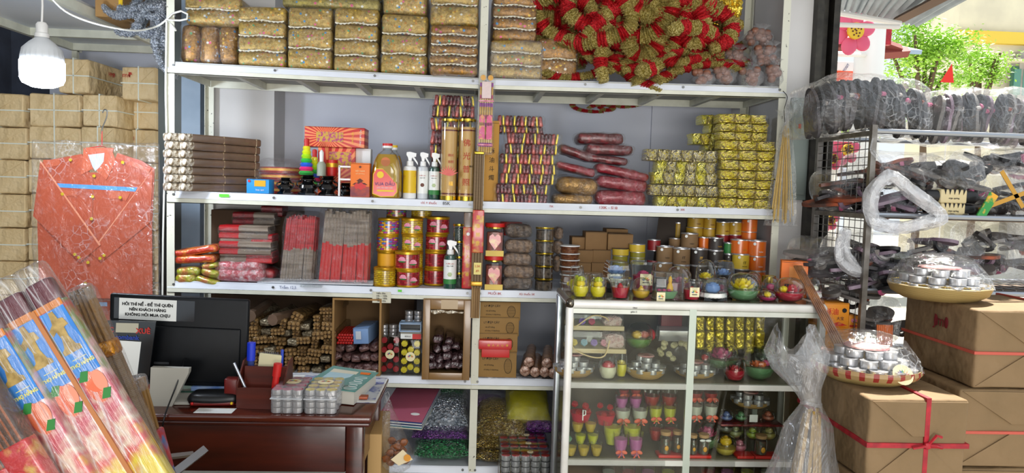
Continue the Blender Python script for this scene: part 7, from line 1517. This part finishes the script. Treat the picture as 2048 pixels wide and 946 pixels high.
corkjar(1321, 1346, 872, 916, 'cork jar with red lid on a red base left of the stile', CY0+.03); corkjar(1346, 1368, 874, 916, 'cork jar half hidden by the stile', CY0+.05); corkjar(1379, 1398, 877, 916, 'cork jar just right of the stile', CY0+.03); corkjar(1398, 1423, 878, 917, 'cork jar with white bow', CY0+.03, 1); corkjar(1513, 1540, 880, 918, 'cork jar with yellow ribbon near the stick bundle', CY0+.03)
for i, (a, b) in enumerate([(1318, 1366), (1376, 1424), (1476, 1510), (1512, 1560)]):
    x, z, w, h = span(a, b, 912, 921, CY0+.02); one('red_card', G().rbox((0, 0, .006), (w, .06, .012), .002, (1, 1, 1)), m_red, 'flat red card base under the jars, %s from left' % ORD[i], 'card', (x, CY0+.055, CC2), group='red card bases')
tlbasket(1478, 1552, 786, 822, CY0+.09, 'wicker tray of silver tea lights high in the lower right compartment', None, 2, cov=fl_, group=gi)
for i, (a, b, c, d, col_) in enumerate([(1444, 1472, 826, 846, '5a6a9c'), (1474, 1500, 826, 846, '5a8a5c'), (1528, 1556, 826, 846, 'a8583c'), (1460, 1492, 852, 880, '8a8c5c'), (1496, 1526, 856, 882, '9ab030'), (1470, 1500, 880, 908, 'c8788c'), (1528, 1560, 856, 884, 'a89a50'), (1440, 1475, 846, 870, '5a5c50'), (1500, 1532, 838, 856, '6a5c50')]):
    dome_candle(a, b, c, d, CY0+.07, M('dim_wax_'+col_, col_, .4), [(col_, 'rose', 0, 0, .7, .1)], 'small wrapped candle pot in the crowded right corner, %s' % ('blue', 'green in the top row', 'rust', 'olive', 'lime', 'rose pink', 'sand', 'dim grey', 'brownish')[i], kind='pot', group=gi)
x, z, w, h = span(1440, 1565, 846, 852, CY0+.06); one('red_tray', G().rbox((0, .03, .004), (w, .1, .008), .002, (1, 1, 1)), MATS['dark_red_packet'], 'long dark red tray under the small blue and green pots', 'tray', (x, CY0+.07, z))
mk('title_label', G().box((0, 0, 0), (.034, .001, .03)), m_lw, COL.objects.get('red_tray'), (at(1508, 838, CY0+.06).x-x, -.005, .03))
for i in range(9):
    a = 1205+i*40; 
    if 1360 < a < 1390: continue
    x, z, w, h = span(a, a+30, 936, 975, CY0+.06); t = root('glass_cup_candle', 'cup standing on the bottom shelf of the case, %s from left' % ORD[i], 'candle', (x, CY0+.09, z), 0, 'cups on the bottom shelf of the case'); mk('wax', G().lathe([(0, 0), (w*.35, 0), (w*.42, h*.7), (0, h*.7)], 16), (wW, wR, wP, wY)[i % 4], t); mk('glass', G().lathe([(0, 0), (w*.38, 0), (w*.48, h)], 18), m_dome, t)
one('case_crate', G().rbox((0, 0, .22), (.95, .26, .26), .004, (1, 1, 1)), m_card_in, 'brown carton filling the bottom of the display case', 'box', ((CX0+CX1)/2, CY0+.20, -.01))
# ================================================================ RIGHT: big parcels in front
m_krd = M('grey_brown_kraft', '846c4e', .75, col2='756043', cs=4, bump=(9, .6, .03), spec=.3); m_rib = M('red_ribbon', 'b01828', .5, col2='8c1020', cs=30); m_rib2 = M('faded_red_ribbon', 'b85040', .55)
def bigparcel(x0, y0, z0, w, d, h, label, rib, bandv, seed, th=.016, fl=True):
    t = root('wrapped_parcel', label, 'parcel', (x0+w/2, y0, z0)); e = .003
    mk('paper_wrapping', G().rbox((0, d/2, h/2), (w, d, h), .012, (6, 6, 5), amp=.005, fr=7, seed=seed), m_krd, t)
    T = G()
    for s in (1, -1):
        g = G(); g.prism([(-w*.48, h*(.5+s*.47)), (w*.48, h*(.5+s*.47)), (w*.10, h*(.5+s*.06)), (-w*.06, h*(.5+s*.06))], -.005, -.0015); mk('paper_flap', g, m_krd, t, ang=15)
    if rib: mk('ribbon', G().box((0, d/2, h*.45), (w+.012, d+.012, th)), rib, t)
    if bandv is not None: mk('ribbon', G().box((w*bandv, d/2, h/2), (th, d+.012, h+.010)), rib, t)
    if bandv is not None and rib:
        g = G(); c = Vector((w*bandv, -.012, h*.46)); g.rbox(c, (.022, .014, .022), .006, (1, 1, 1))
        for dx, dz in ((.045, .03), (-.05, -.008), (.05, -.006)): g.tube([c, c+Vector((dx*.5, -.01, dz+.008)), c+Vector((dx, -.002, dz))], .005, 5)
        mk('ribbon_knot', g, rib, t)
    return t
bigparcel(1.305, -1.13, .565, .338, .50, .283, 'brown paper parcel with bright red ribbon in the right foreground', m_rib, .08, 3)
bigparcel(1.305, -1.13, .28, .338, .50, .28, 'brown paper parcel directly under the red-ribboned one', m_rib2, None, 4)
bigparcel(1.305, -1.13, 0, .338, .50, .277, 'lowest brown parcel of the front right pile', m_rib2, None, 6)
p = bigparcel(1.744, -1.0, .853, .42, .42, .277, 'topmost brown parcel with faded ribbon and a dark red scrawl', m_rib2, .42, 5, .010); txt('Jm', .06, M('dark_red_marker', '6a1018', .7), p, (-.213, .20, .20), (PI/2, 0, -PI/2))
g = G()
for a in ((.22, .235, .20), (.16, .22, .20)): g.blob((-.2115, a[0], a[2]), (.0015, .012, .022), 8)
mk('marker_blot', g, M('dark_red_marker', '6a1018', .7), p)
bigparcel(1.70, -1.0, .57, .44, .44, .28, 'shaded brown parcel beneath the topmost one at the right edge', m_rib2, .22, 7, .010); bigparcel(1.70, -1.0, .286, .44, .44, .28, 'second shaded brown parcel from the floor at the right edge', m_rib2, None, 8); bigparcel(1.70, -1.0, 0, .44, .44, .283, 'lowest shaded brown parcel at the right edge', m_rib2, None, 9)
m_wk2 = M('red_striped_rim', '9c8058', .7); MATS.pop('red_striped_rim')
t_ = NT('red_striped_rim'); o_ = t_.xyz(t_.co('Object')); an = t_.math('FRACT', t_.math('MULTIPLY', t_.math('ARCTAN2', o_[1], o_[0]), 26/6.2832)); t_.base(t_.ramp(an, [(0, '8c2c24'), (.4, 'a08458')], 'CONSTANT')); m_wk2 = t_.m
m_tray = stripes('bamboo_tray', 2, 260, ['9c8450', '86703f', 'b09a62'], .6, wob=.006)
bt = tlbasket(1684, 1896, 688, 783, -1.06, 'flat basket of tea lights under crumpled film with round label and striped rim', .851, 3, m_tray, cov=film('basket_film', haze=.02, gloss=.4, streak=.4, scale=14), rimband=m_wk2); bt.rotation_euler = (0, 0, 0)
R_b = (at(1896, 735, -1.06).x-at(1684, 735, -1.06).x)/2; lotus_logo(bt, (.04, -R_b*.90, .055), .036, (PI/2-.5, 0, 0))
tlbasket(1846, 2038, 520, 604, -.93, 'bamboo tray of silver tea lights with beads on the topmost parcel', 1.132, 3, m_tray, True, film('tray_film', haze=.015, gloss=.4, streak=.3, scale=14))
# long stick bundle in a tied bag
O = at(1640, 800, -.98); t = root('bagged_stick_bundle', 'tall bundle of bamboo sticks in a tied clear bag before the case', 'bundle', (O.x, O.y, 0)); B0 = Vector((O.x, O.y, 0))
tie = at(1622, 806, -.98)-B0; rg = random.Random(5)
for k in range(26):
    a = rg.uniform(0, 2*PI); rr = rg.uniform(.2, 1); mk('bamboo_stick', G().tube([Vector((tie.x+rr*.03*math.cos(a), rr*.03*math.sin(a), tie.z-.02-rg.uniform(0, .05))), Vector((tie.x-.05+rr*.13*math.cos(a), rr*.10*math.sin(a), .02))], .006, 5), M('bamboo_sticks', '86682c', .5, col2='a4853e', cs=30), t)
pr = [(.16, 0), (.155, .3), (.12, .52), (.075, tie.z-.08), (.03, tie.z), (.045, tie.z+.05), (.085, tie.z+.11), (.10, tie.z+.17), (.06, tie.z+.23)]
g = G(); n = 22; vs = []; fs = []
for i, (r_, z_) in enumerate(pr):
    cx_ = tie.x-(.05*(1-z_/tie.z) if z_ < tie.z else 0)-(max(0, z_-tie.z)*.35)
    for k in range(n):
        a = 2*PI*k/n; wv = 1+.16*math.sin(6*a+i*.9)+(.22*math.sin(3*a+1) if z_ > tie.z else 0); vs.append((cx_+r_*math.cos(a)*wv, r_*.7*math.sin(a)*wv, z_+(.05*math.sin(2*a+2) if i == 8 else 0)))
for i in range(len(pr)-1):
    for k in range(n): fs.append((i*n+k, i*n+(k+1) % n, (i+1)*n+(k+1) % n, (i+1)*n+k))
g.add(vs, fs); mk('plastic_bag', g, film('bundle_bag', haze=.10, gloss=.5, streak=.30, scale=14, stretch=(1, 1, .4)), t, ang=80); mk('tie_string', G().tube([(tie.x+.032*math.cos(a), .024*math.sin(a), tie.z+.004*math.sin(2*a)) for a in [2*PI*i/16 for i in range(16)]], .007, 6, closed=True), m_film_g, t)
# yellow incense boxes behind the case corner
m_yb = M('golden_yellow_card', 'e0901c', .5, col2='d8841a', cs=5)
t, w, h = carton('yellow_incense_box', 'large golden-yellow box with characters right of the display case', 'box', 1648, 1698, 606, 658, m_yb, -.48, .14); txt('酥油', .03, m_red, t, (-w*.2, -.002, h*.65)); txt('大宝', .016, M('brown_print', '6a3c2c', .6), t, (w*.15, -.002, h*.4)); mk('dark_blot', G().cyl((w*.3, -.002, h*.72), .010, .001, 8, rot=rotm(PI/2)), m_ink, t); mk('red_wave', G().prism([(-w*.45, h*.1), (w*.45, h*.14), (w*.1, h*.28)], -.002, -.001), m_rpk, t)
t, w, h = carton('yellow_incense_box', 'narrow yellow box with a pink lotus beside the large one', 'box', 1697, 1717, 630, 674, m_yb, -.46, .06); mk('lotus_print', G().prism([(w*.3*math.cos(a), h*.75+h*.10*math.sin(a)) for a in [2*PI*k/10 for k in range(10)]], -.002, -.001), m_pink, t); mk('red_text_band', G().box((0, -.001, h*.5), (w*.8, .001, h*.08)), m_rpk, t)
carton('yellow_incense_box', 'flat yellow box at the foot of the narrow one', 'box', 1690, 1732, 673, 694, m_yb, -.50, .12); t, w, h = carton('yellow_incense_box', 'lower golden box with a black character next to the case post', 'box', 1646, 1696, 656, 712, m_yb, -.52, .14); txt('福宝', .024, m_ink, t, (w*.1, -.002, h*.5)); one('box_support', G().rbox((0, 0, .40), (.28, .22, .80), .004, (1, 1, 1)), m_card, 'brown carton stack under the yellow incense boxes', 'box', (1.56, -.40, 0)).name = 'supply_carton'
O = at(1770, 690, -.50); t = root('orange_stick_bunch', 'bunch of bright orange sticks in film standing behind the basket', 'incense', O)
for k in range(8): mk('stick', G().tube([(-.028+.008*k, .0, -.05), (-.038+.009*k, .0, .085)], .0045, 6), m_org, t)
mk('plastic_sleeve', G().rbox((-.002, 0, .02), (.085, .03, .15), .01, (3, 1, 4), amp=.004, fr=30), m_film_s, t)
# hanging bag of thin sticks on the right post, breaker box, switch
O = at(1572, 245, -.04); t = root('hanging_stick_bag', 'clear bag of thin yellow sticks hanging from the right post', 'bag', O); hb = (O-at(1572, 452, -.04)).z; rg = random.Random(9)
for k in range(24): a = rg.uniform(-1, 1); b = rg.uniform(-1, 1); mk('thin_stick', G().tube([(a*.012, b*.01, -.01-rg.uniform(0, .05)), (a*.055+.01, b*.02, -hb*rg.uniform(.82, .98))], .0022, 5), M('straw_stick', 'd0ac54', .5), t)
mk('plastic_bag', G().lathe([(.05, .06), (.03, .03), (.010, 0), (.03, -.06), (.055, -hb*.5), (.072, -hb*.9), (.075, -hb), (0, -hb*1.01)][::-1], 18, rot=Matrix.Scale(.55, 4, (0, 1, 0)), wob=lambda a, k: 1+.13*math.sin(5*a+k)), m_film_s, t); mk('wire_hook', G().tube(smooth_pts([Vector(p) for p in ((-.005, 0, 0), (-.012, 0, .06), (.008, .02, .12), (-.01, .03, .15))]), .0018, 5), m_black, t)
x, z, w, h = span(1577, 1615, 196, 400, .09); t = root('breaker_box', 'grey-green electrical box on the white pier', 'electrical box', (x, .09, z)); m_eb = M('grey_green_enamel', '8a9690', .45)
mk('enclosure', G().rbox((0, 0, h/2), (w, .04, h), .004, (1, 1, 1)), m_eb, t); mk('door_panel', G().rbox((-.003, -.022, h/2), (w*.84, .006, h*.9), .002, (1, 1, 1)), m_eb, t); mk('white_sticker', G().box((.02, -.026, h*.92), (.03, .001, .02)), m_lw, t); mk('red_switch', G().box((-.01, -.027, h*.72), (.012, .004, .022)), m_red, t)
x, z, w, h = span(1597, 1612, 343, 386, .08); t = root('wall_switch', 'cream wall breaker with red button beside the door frame', 'switch', (x, .09, z)); mk('switch_body', G().rbox((0, 0, h/2), (w, .03, h), .004, (1, 1, 1)), m_lw, t); mk('red_button', G().box((0, -.017, h*.3), (w*.5, .006, h*.3)), m_cr, t)

# ================================================================ WIRE RACK of sandals beyond the door
RX, RYN, RYF = 1.60, -.52, -.06; RZ = (1.776, 1.437, 1.125, .80)
m_rk = M('grey_rack_metal', '8a8680', .4, .5, col2='6c665e', cs=20); m_rk2 = M('shiny_rack_tube', 'a8adb4', .3, .9)
t = root('wire_rack', 'grey metal wire rack of bagged sandals outside the doorway', 'rack', (RX, RYN, 0)); RL = 1.5; RD = RYF-RYN
for (x_, y_) in ((0, 0), (0, RD), (RL, 0), (RL, RD)): mk('post', G().box((x_, y_, .9), (.022, .022, 1.8)), m_rk, t)
for z_ in RZ:
    for y_ in (0, RD): mk('front_tube' if y_ == 0 else 'rear_tube', G().tube([(0, y_, z_), (RL, y_, z_)], .011, 8), m_rk2, t)
    mk('end_tube', G().box((0, RD/2, z_-.008), (.02, RD, .02)), m_rk, t)
    if z_ < 1.7: mk('shelf_sheet', G().box((RL/2, RD/2, z_-.012), (RL-.03, RD-.03, .006)), M('brown_shelf_sheet', '6a5440', .7), t)
    g = G()
    for k in range(26): g.tube([(.02+RL*k/26, 0, z_+.013), (.02+RL*k/26, RD, z_+.013)], .0016, 4)
    for k in range(1, 6): g.tube([(0, RD*k/6, z_+.012), (RL, RD*k/6, z_+.012)], .0016, 4)
    mk('wire_shelf', g, m_rk2, t)['kind'] = 'stuff'
g = G(); NY, NZ = 11, 30
for k in range(NY): g.tube([(-.004, RD*k/(NY-1), .82), (-.004, RD*k/(NY-1), 1.77)], .0018, 4)
for k in range(NZ): g.tube([(-.004, 0, .82+.95*k/(NZ-1)), (-.004, RD, .82+.95*k/(NZ-1))], .0018, 4)
o = mk('side_mesh', g, m_rk, t); o['kind'] = 'stuff'
mk('plastic_tie', G().tube(smooth_pts([at(a, b, RYN-.02)-Vector((RX, RYN, 0)) for a, b in ((1746, 276), (1741, 300), (1748, 310), (1762, 326), (1755, 312), (1747, 300))]), .004, 5), m_film_g, t)
# sandals
m_sd = [M('charcoal_sole', '2c2a2a', .6, col2='4a4648', cs=20), M('black_sole', '121214', .4), M('brown_orange_strap', '9c4a28', .5, col2='3c2820', cs=14), M('mauve_sole', '6a5060', .5, col2='8a7a88', cs=10), M('grey_sole', '6c6864', .6)]
SO = [G().prism([(.042*math.sin(a)*(1.15 if math.cos(a) > 0 else .85), .115*math.cos(a)) for a in [2*PI*k/20 for k in range(20)]], -.007, .007).mesh('sole', [m_]) for m_ in m_sd]
ST = [G().tube([(.04*math.cos(a), -.007-.03*math.sin(a), .04) for a in [PI*k/8 for k in range(9)]], .010, 6).mesh('strap', [m_]) for m_ in (m_sd[1], m_sd[2], M('pink_strap', 'b8587c', .4), M('silver_strap', 'b8b0a8', .3, .5), m_sd[3])]
def sandalbag(px0, px1, py0, py1, label, Y, n, mats, arch=0, wrap=m_film_g, up=False, seed=0, dep=.36):
    x, z, w, h = span(px0, px1, py0, py1, Y); t = root('sandal_bag', label, 'bag', (x, Y+dep/2, z)); q = random.Random(seed)
    for k in range(n):
        u = (k+.5)/n; xx = -w*.45+w*.9*u; zz = h*.45+arch*math.sin(PI*u)-arch*.5; m_ = mats[k % len(mats)]
        rt = (q.uniform(-.2, .2), q.uniform(-.2, .2), PI/2+q.uniform(-.2, .2)) if up else (PI/2+q.uniform(-.3, .3), q.uniform(-.5, .5), q.uniform(0, 3))
        lc = (xx, q.uniform(-.12, .0), zz if up else h*q.uniform(.15, .7)+arch*math.sin(PI*u)*.6-arch*.3)
        s = mk('sandal', SO[m_], None, t, lc, rt, scale=(1, 1, min(1, h*.9/.23) if up else 1)); mk('strap', ST[(m_+k) % 5], None, s)
    g = G().rbox((0, 0, h/2), (w, dep, h), min(h, w)*.34, (10, 4, 6), amp=.022, fr=9, seed=seed)
    if arch: g.v = [(a, b, c+arch*math.cos(PI*a/w)-arch*.6) for a, b, c in g.v]
    mk('plastic_bag', g, wrap, t); return t
WB = film('sandal_bag_film', haze=.015, gloss=.40, streak=.34, scale=17)
sandalbag(1632, 1886, 150, 268, 'long arched bag of grey sandals on top of the wire rack, left', -.46, 34, (0, 0, 1, 0), .05, WB, True, 1); sandalbag(1880, 2120, 172, 286, 'bulging bag of pale-soled sandals on top of the wire rack, right', -.48, 24, (4, 0, 3, 1), .02, WB, True, 2)
sandalbag(1752, 1905, 304, 380, 'bag of black and orange sandals on the second rack level', -.42, 14, (2, 1, 2), .01, WB, False, 3); sandalbag(1660, 1742, 335, 420, 'dim bag of brown sandals behind the side mesh', -.36, 12, (2, 0), 0, WB, False, 4, .25); sandalbag(1870, 1985, 306, 385, 'crinkled bag of black and silver sandals, second level middle', -.48, 12, (1, 0, 4), .01, WB, False, 5)
sandalbag(1765, 1860, 372, 434, 'dark mauve bag of sandals lying behind the plastic loop', -.46, 9, (3, 1), 0, WB, False, 21, .3); sandalbag(1960, 2110, 300, 345, 'dark bag of sandals high at the right of the second level', -.34, 10, (1, 0), 0, WB, False, 22, .25)
sandalbag(1955, 2100, 330, 434, 'large clear bag with crossed mustard tape at the right edge', -.46, 14, (4, 1, 0), 0, WB, False, 6); P = at(2010, 385, -.49); tp = COL.objects[-1]
for (a, b, c, d) in ((2003, 342, 2046, 415), (1958, 420, 2060, 382)):
    A, B = at(a, b, -.50), at(c, d, -.50); v = B-A; mk('mustard_tape', G().box((0, 0, 0), (v.length, .003, .018)), M('mustard_tape', 'b8892c', .4), [q for q in COL.objects if q.get('label', '').startswith('large clear bag with crossed')][0], (A+B)/2-[q for q in COL.objects if q.get('label', '').startswith('large clear bag with crossed')][0].location, (0, -math.atan2(v.z, v.x), 0))
for i, (a, b, c, d) in enumerate([(1855, 1968, 378, 408), (1858, 1962, 406, 432)]):
    x, z, w, h = span(a, b, c, d, -.50); t = root('boxed_insole', 'black insole with tan ray-patterned band, %s of two' % ('upper', 'lower')[i], 'insole', (x, -.46, z), group='ray-patterned insoles')
    mk('insole', G().rbox((0, 0, h/2), (w, .05, h*.85), h*.4, (4, 1, 2)), m_sd[1], t); mk('tan_band', G().rbox((0, -.004, h/2), (w*.48, .05, h*.95), .008, (2, 1, 2)), M('tan_print', 'c8b88c', .5), t)
    for k in range(5): mk('black_ray', G().prism([(-w*.18+w*.085*k, h*.98), (-w*.14+w*.085*k, h*.98), (-w*.155+w*.08*k, h*.62)], -.031, -.029), m_ink, t)
    txt('ergo spring', .010, m_ink, t, (0, -.031, h*.38))
x, z, w, h = span(1958, 1990, 385, 438, -.52); t = root('green_strap_pack', 'green pack with orange flower print hanging between the bags', 'pack', (x, -.52, z)); mk('printed_strap', G().rbox((0, 0, h/2), (w*.55, .012, h*1.05), .004, (1, 1, 3), rot=rotm(0, .5, 0)), M('green_floral_print', '2c8a3c', .5, col2='d8a028', cs=26, lo=.5, hi=.58), t)
def loopbag(pts, label, Y, r):
    P = smooth_pts([at(a, b, Y) for a, b in pts]+[at(*pts[0], Y)], 5)[:-1]; O = P[0].copy(); q = random.Random(2); t = root('plastic_loop', label, 'bag', O)
    mk('twisted_bag', G().tube([p_-O for p_ in P], r, 12, closed=True, rf=lambda i, k: 1+.18*math.sin(k*2.1+i*.6)+q.uniform(-.1, .1)), film('milky_bag', haze=.30, gloss=.5, streak=.5, scale=16), t); mk('inner_twist', G().tube([p_-O for p_ in P], r*.6, 8, closed=True, rf=lambda i, k: 1+.2*math.sin(k*3+i)), MATS['milky_bag'], t)
loopbag([(1748, 445), (1740, 400), (1762, 362), (1790, 356), (1830, 390), (1868, 416), (1880, 436), (1850, 446), (1800, 455)], 'thick loop of twisted clear plastic hanging before the second rack level', -.56, .026)
loopbag([(1680, 480), (1694, 462), (1690, 500), (1712, 535), (1728, 545), (1700, 540), (1678, 515)], 'loop of twisted clear plastic at the left end of the third rack level', -.50, .018)
sandalbag(1626, 1700, 478, 566, 'grey bag of sandals at the left end of the third rack level', -.42, 10, (0, 4), 0, WB, False, 11, .3); sandalbag(1700, 1846, 470, 556, 'bag of black and pink sandals sloping across the third rack level', -.46, 16, (3, 1, 0), 0, WB, False, 12, .3); sandalbag(1742, 1850, 540, 584, 'flat bag of dark violet sandals on the edge of the third level', -.54, 9, (3, 1), 0, WB, False, 13, .2)
sandalbag(1850, 1990, 446, 560, 'bag of red and flesh-toned sandals in the middle of the third level', -.44, 14, (2, 4, 3), 0, WB, False, 14, .3); sandalbag(1970, 2110, 440, 575, 'grey bag of sandals at the right of the third level', -.44, 13, (0, 4), 0, WB, False, 15, .3)
sandalbag(1735, 1812, 592, 692, 'pale bag of sandals on the lowest rack level', -.44, 5, (4, 0), 0, WB, False, 16, .3); sandalbag(1648, 1730, 575, 600, 'thin pale bag at the left below the third level', -.40, 3, (4,), 0, WB, False, 17, .2)

# ================================================================ OUTSIDE
m_pp = M('white_pipe', 'e0dcd4', .5); m_rr = M('dark_red_roof', '7a3028', .6); m_fp = M('pink_flower_board', 'd85878', .5)
struct('street_ground', G().box((6, 14, -.12), (26, 27, .1)), M('pale_concrete', 'b8b4a8', .8)).name = 'ground'
def onq(pts, z0): return [onz(a, b, z0) for a, b in pts]
# corrugated canopy over the side
g = G(); n = 60; vs = []; E0, E1 = onz(1640, 14, 2.62), onz(1836, 52, 2.62); E2, E3 = onz(1972, -20, 2.62), onz(1640, -200, 2.62)
for i in range(n+1):
    zz = 2.62+.012*math.sin(i*1.9)
    a_, b_ = E0.lerp(E1, i/n), E3.lerp(E2, i/n); vs += [(b_.x, b_.y, zz), (a_.x, a_.y, zz)]
g.add(vs, [(2*i, 2*i+1, 2*i+3, 2*i+2) for i in range(n)]); t = root('corrugated_canopy', 'corrugated metal canopy over the side of the shop', 'canopy', (0, 0, 0)); mk('metal_sheet', g, M('corrugated_metal', '8e9aa4', .5, .2, col2='76828c', cs=4), t, ang=80)
mk('canopy_beam', G().tube([onz(1790, 44, 2.57), onz(1990, -60, 2.57)], .03, 4), M('rusty_beam', '6a5240', .7), t); mk('canopy_rail', G().tube([onz(1640, 20, 2.50), onz(1800, 47, 2.50)], .016, 8), m_pp, t); mk('canopy_rail', G().tube([onz(1640, 48, 2.42), onz(1798, 54, 2.42)], .013, 8), m_pp, t)
def pole(px0, px1, py0, py1, Y, name, label, mat, r=None):
    a, b = at(px0, py0, Y), at(px1, py1, Y); one(name, G().tube([Vector((b.x, b.y, 0)), Vector((b.x, b.y, a.z))], r or .03, 16), mat, label, 'pole')
pole(1736, 1736, 30, 150, 2.0, 'white_column', 'thick white column outside behind the sandal bags', m_lw, .105); pole(1654, 1654, 20, 170, 1.2, 'white_pipe', 'thin white pipe post left of the flower sign', m_pp, .028)
one('cross_pipe', G().tube([at(1650, 107, 1.2), at(1736, 110, 2.0)], .018, 8), m_pp, 'short white cross pipe between post and column', 'pipe')
def boardflower(px, py, rp, Y, label, n=6):
    c = at(px, py, Y); R_ = (at(px+rp, py, Y)-c).x; t = root('flower_sign', label, 'sign', c)
    for k in range(n):
        a = 2*PI*k/n+.3; mk('petal', G().blob((R_*.62*math.cos(a), .01*(k % 2), R_*.62*math.sin(a)), (R_*.42, .02, R_*.36), 16, rot=rotm(0, -a)), m_fp, t)
    mk('yellow_centre', G().cyl((0, -.022, 0), R_*.36, .02, 20, rot=rotm(PI/2)), M('yellow_centre', 'e0b830', .5), t)
    mk('sign_post', G().tube([(0, .03, 0), (0, .03, -c.z)] if py > 200 else [(0, .03, 0), (0, .03, 2.62-c.z)], .008, 6), m_pp, t)
    for k in range(12): a = k*2.4; mk('centre_dot', G().cyl((R_*.08*math.sqrt(k)*math.cos(a), -.043, R_*.08*math.sqrt(k)*math.sin(a)), .006, .002, 6, rot=rotm(PI/2)), M('dark_print', '5a2418', .6), t)
boardflower(1706, 64, 44, 1.3, 'large pink flower sign with yellow dotted centre under the canopy'); boardflower(1660, 318, 26, .5, 'pink flower sign seen through the wire mesh'); boardflower(1690, 300, 30, .7, 'second pink flower board behind the mesh, pale centre'); boardflower(1655, 440, 24, .5, 'low pink flower board seen below the second rack shelf')
c = at(1765, 50, 2.05); t = root('red_awning', 'small red panel right of the white column', 'awning', c); mk('panel', G().box((0, 0, 0), (.13, .04, .30)), m_rib, t); mk('bracket', G().tube([(0, 0, 0), (-.12, 0, 0)], .01, 6), m_pp, t)
for i, (a, b, c_, d, l) in enumerate([(1640, 68, 1720, 82, 'upper dark red roof edge behind the pipes'), (1640, 95, 1720, 100, 'lower dark red roof edge behind the pipes'), (1756, 84, 1800, 100, 'dark red gable edge right of the column'), (1758, 108, 1815, 104, 'brown beam end right of the column')]):
    P0, P1 = at(a, b, 3.2), at(c_, d, 3.2); one('roof_beam', G().tube([P0, P1], .05, 4), m_rr, l, 'beam')
one('grey_roof', G().box((0, 0, 0), (1.2, .6, .04), rot=rotm(.3)), M('pale_blue_roofing', '9ab0c4', .6), 'pale blue roof sheet behind the pipes', 'roof', at(1690, 92, 3.6))
t = root('orange_banner', 'orange shop banner with white letters at the left of the opening', 'banner', at(1680, 165, 2.2)); mk('banner_post', G().tube([(0, .02, -t.location.z), (0, .02, .1)], .02, 6), m_pp, t); mk('banner_cloth', G().box((0, 0, 0), (.5, .01, .18)), M('orange_cloth', 'd8481c', .6), t); txt('Oán', .11, m_white, t, (-.06, -.01, 0))
t = root('white_notice', 'white round-ended board with slanted letters outside', 'board', at(1688, 140, 2.6)); mk('board_post', G().tube([(0, .02, -t.location.z), (0, .02, 0)], .015, 6), m_pp, t); mk('board', G().rbox((0, 0, 0), (.22, .02, .14), .06, (2, 1, 2)), m_lw, t); txt('DEPOSIT', .03, m_ink_blue, t, (0, -.015, 0), (PI/2, -1.0, 0))
t = root('red_flag', 'small red flag standing beyond the bags', 'flag', at(1895, 165, 3)); mk('cloth', G().add([(-.07, 0, 0), (.06, 0, 0), (.03, 0, .17)], [(0, 1, 2)]), M('flag_red', 'd82818', .6), t); mk('pole', G().tube([(.03, .01, -t.location.z), (.03, .01, .18)], .006, 6), m_pp, t)
# tree with real leaves
def tree(px, py, Y, rx, rz, n, label, seed, gz=0):
    c = at(px, py, Y); t = root('leafy_tree', label, 'tree', (c.x, c.y, gz)); q = random.Random(seed); cz = c.z-gz
    mk('trunk', G().tube([(0, 0, 0), (.1, 0, cz*.5), (0, 0, cz)], [.07, .06, .03], 8), M('bark', '5c4a38', .9), t)
    for k in range(5): a = q.uniform(0, 6.28); mk('branch', G().tube([(0, 0, cz*.7), (rx*.6*math.cos(a), rx*.3*math.sin(a), cz+rz*q.uniform(-.4, .5))], [.06, .02], 6), M('bark', '5c4a38', .9), t)
    g = G(); cl = [Vector((q.gauss(0, .42)*rx, q.gauss(0, .4)*rx*.5, q.gauss(0, .42)*rz)) for _ in range(60)]
    for k in range(n):
        b = q.choice(cl)+Vector((q.gauss(0, .13)*rx, q.gauss(0, .13)*rx, q.gauss(0, .10)*rz)); d = Vector((q.uniform(-1, 1), q.uniform(-1, 1), q.uniform(-.7, .3))).normalized(); s = d.cross(Vector((q.uniform(-1, 1), q.uniform(-1, 1), 1))).normalized(); L = q.uniform(.05, .10)
        b = b+Vector((0, 0, cz)); g.add([b, b+d*L*.5+s*L*.22, b+d*L, b+d*L*.5-s*L*.22], [(0, 1, 2, 3)])
    m_l = M('bright_leaf', '86b838', .5, col2='a8d04c', cs=2); m_l.node_tree.nodes['Principled BSDF'].inputs['Subsurface Weight'].default_value = 0
    mk('foliage', g, m_l, t)['kind'] = 'stuff'
tree(1850, 105, 9, 1.0, .75, 7000, 'bright green tree filling the view beyond the canopy', 1); tree(1960, 130, 10, .6, .5, 2500, 'smaller leafy tree branch group before the pale building', 2); tree(1700, 215, 7, .8, .6, 2500, 'low green tree glimpsed under the roofs', 3)
# pale building
O = at(2010, 100, 15); t = root('pale_building', 'sunlit cream and yellow building with green windows far at the right', 'building', (O.x+1.2, 15, 0)); m_cb = M('cream_stucco', 'e8e0c4', .9, col2='d8d0b8', cs=1.5)
mk('main_wall', G().box((0, 1, 4.6), (5, 2, 9.2)), m_cb, t); mk('yellow_band', G().box((0, -.06, 5.75), (5.1, .2, .3)), M('yellow_stucco', 'e8c850', .8), t); mk('parapet', G().box((0, -.1, 9.2), (5.2, .3, .3)), m_cb, t); mk('stained_wall', G().box((-.2, -.15, 2.7), (1.6, .3, 5.4)), M('weathered_wall', 'b8b4ac', .9, col2='8c8880', cs=2), t)
for px in (2040, 2075):
    p = at(px, 165, 14.75); f = mk('window', G().box((0, 0, 0), (.5, .08, .8)), M('green_window_frame', '3c6a54', .5), t, p-t.location); 
    for dx in (-.12, .12): mk('window_glass', G().box((dx, -.05, 0), (.18, .02, .66)), M('teal_glass', '5c9080', .2), f)
    mk('window_hood', G().box((0, -.1, .52), (.7, .3, .06)), m_cb, f)
one('shop_block', G().box((0, 0, 1.6), (7, .3, 3.2)), M('white_shopfront', 'd8d8d4', .7, col2='c0c4c8', cs=.8), 'pale shopfront across the street behind the rack', 'building', (6.5, 17.6, 0))
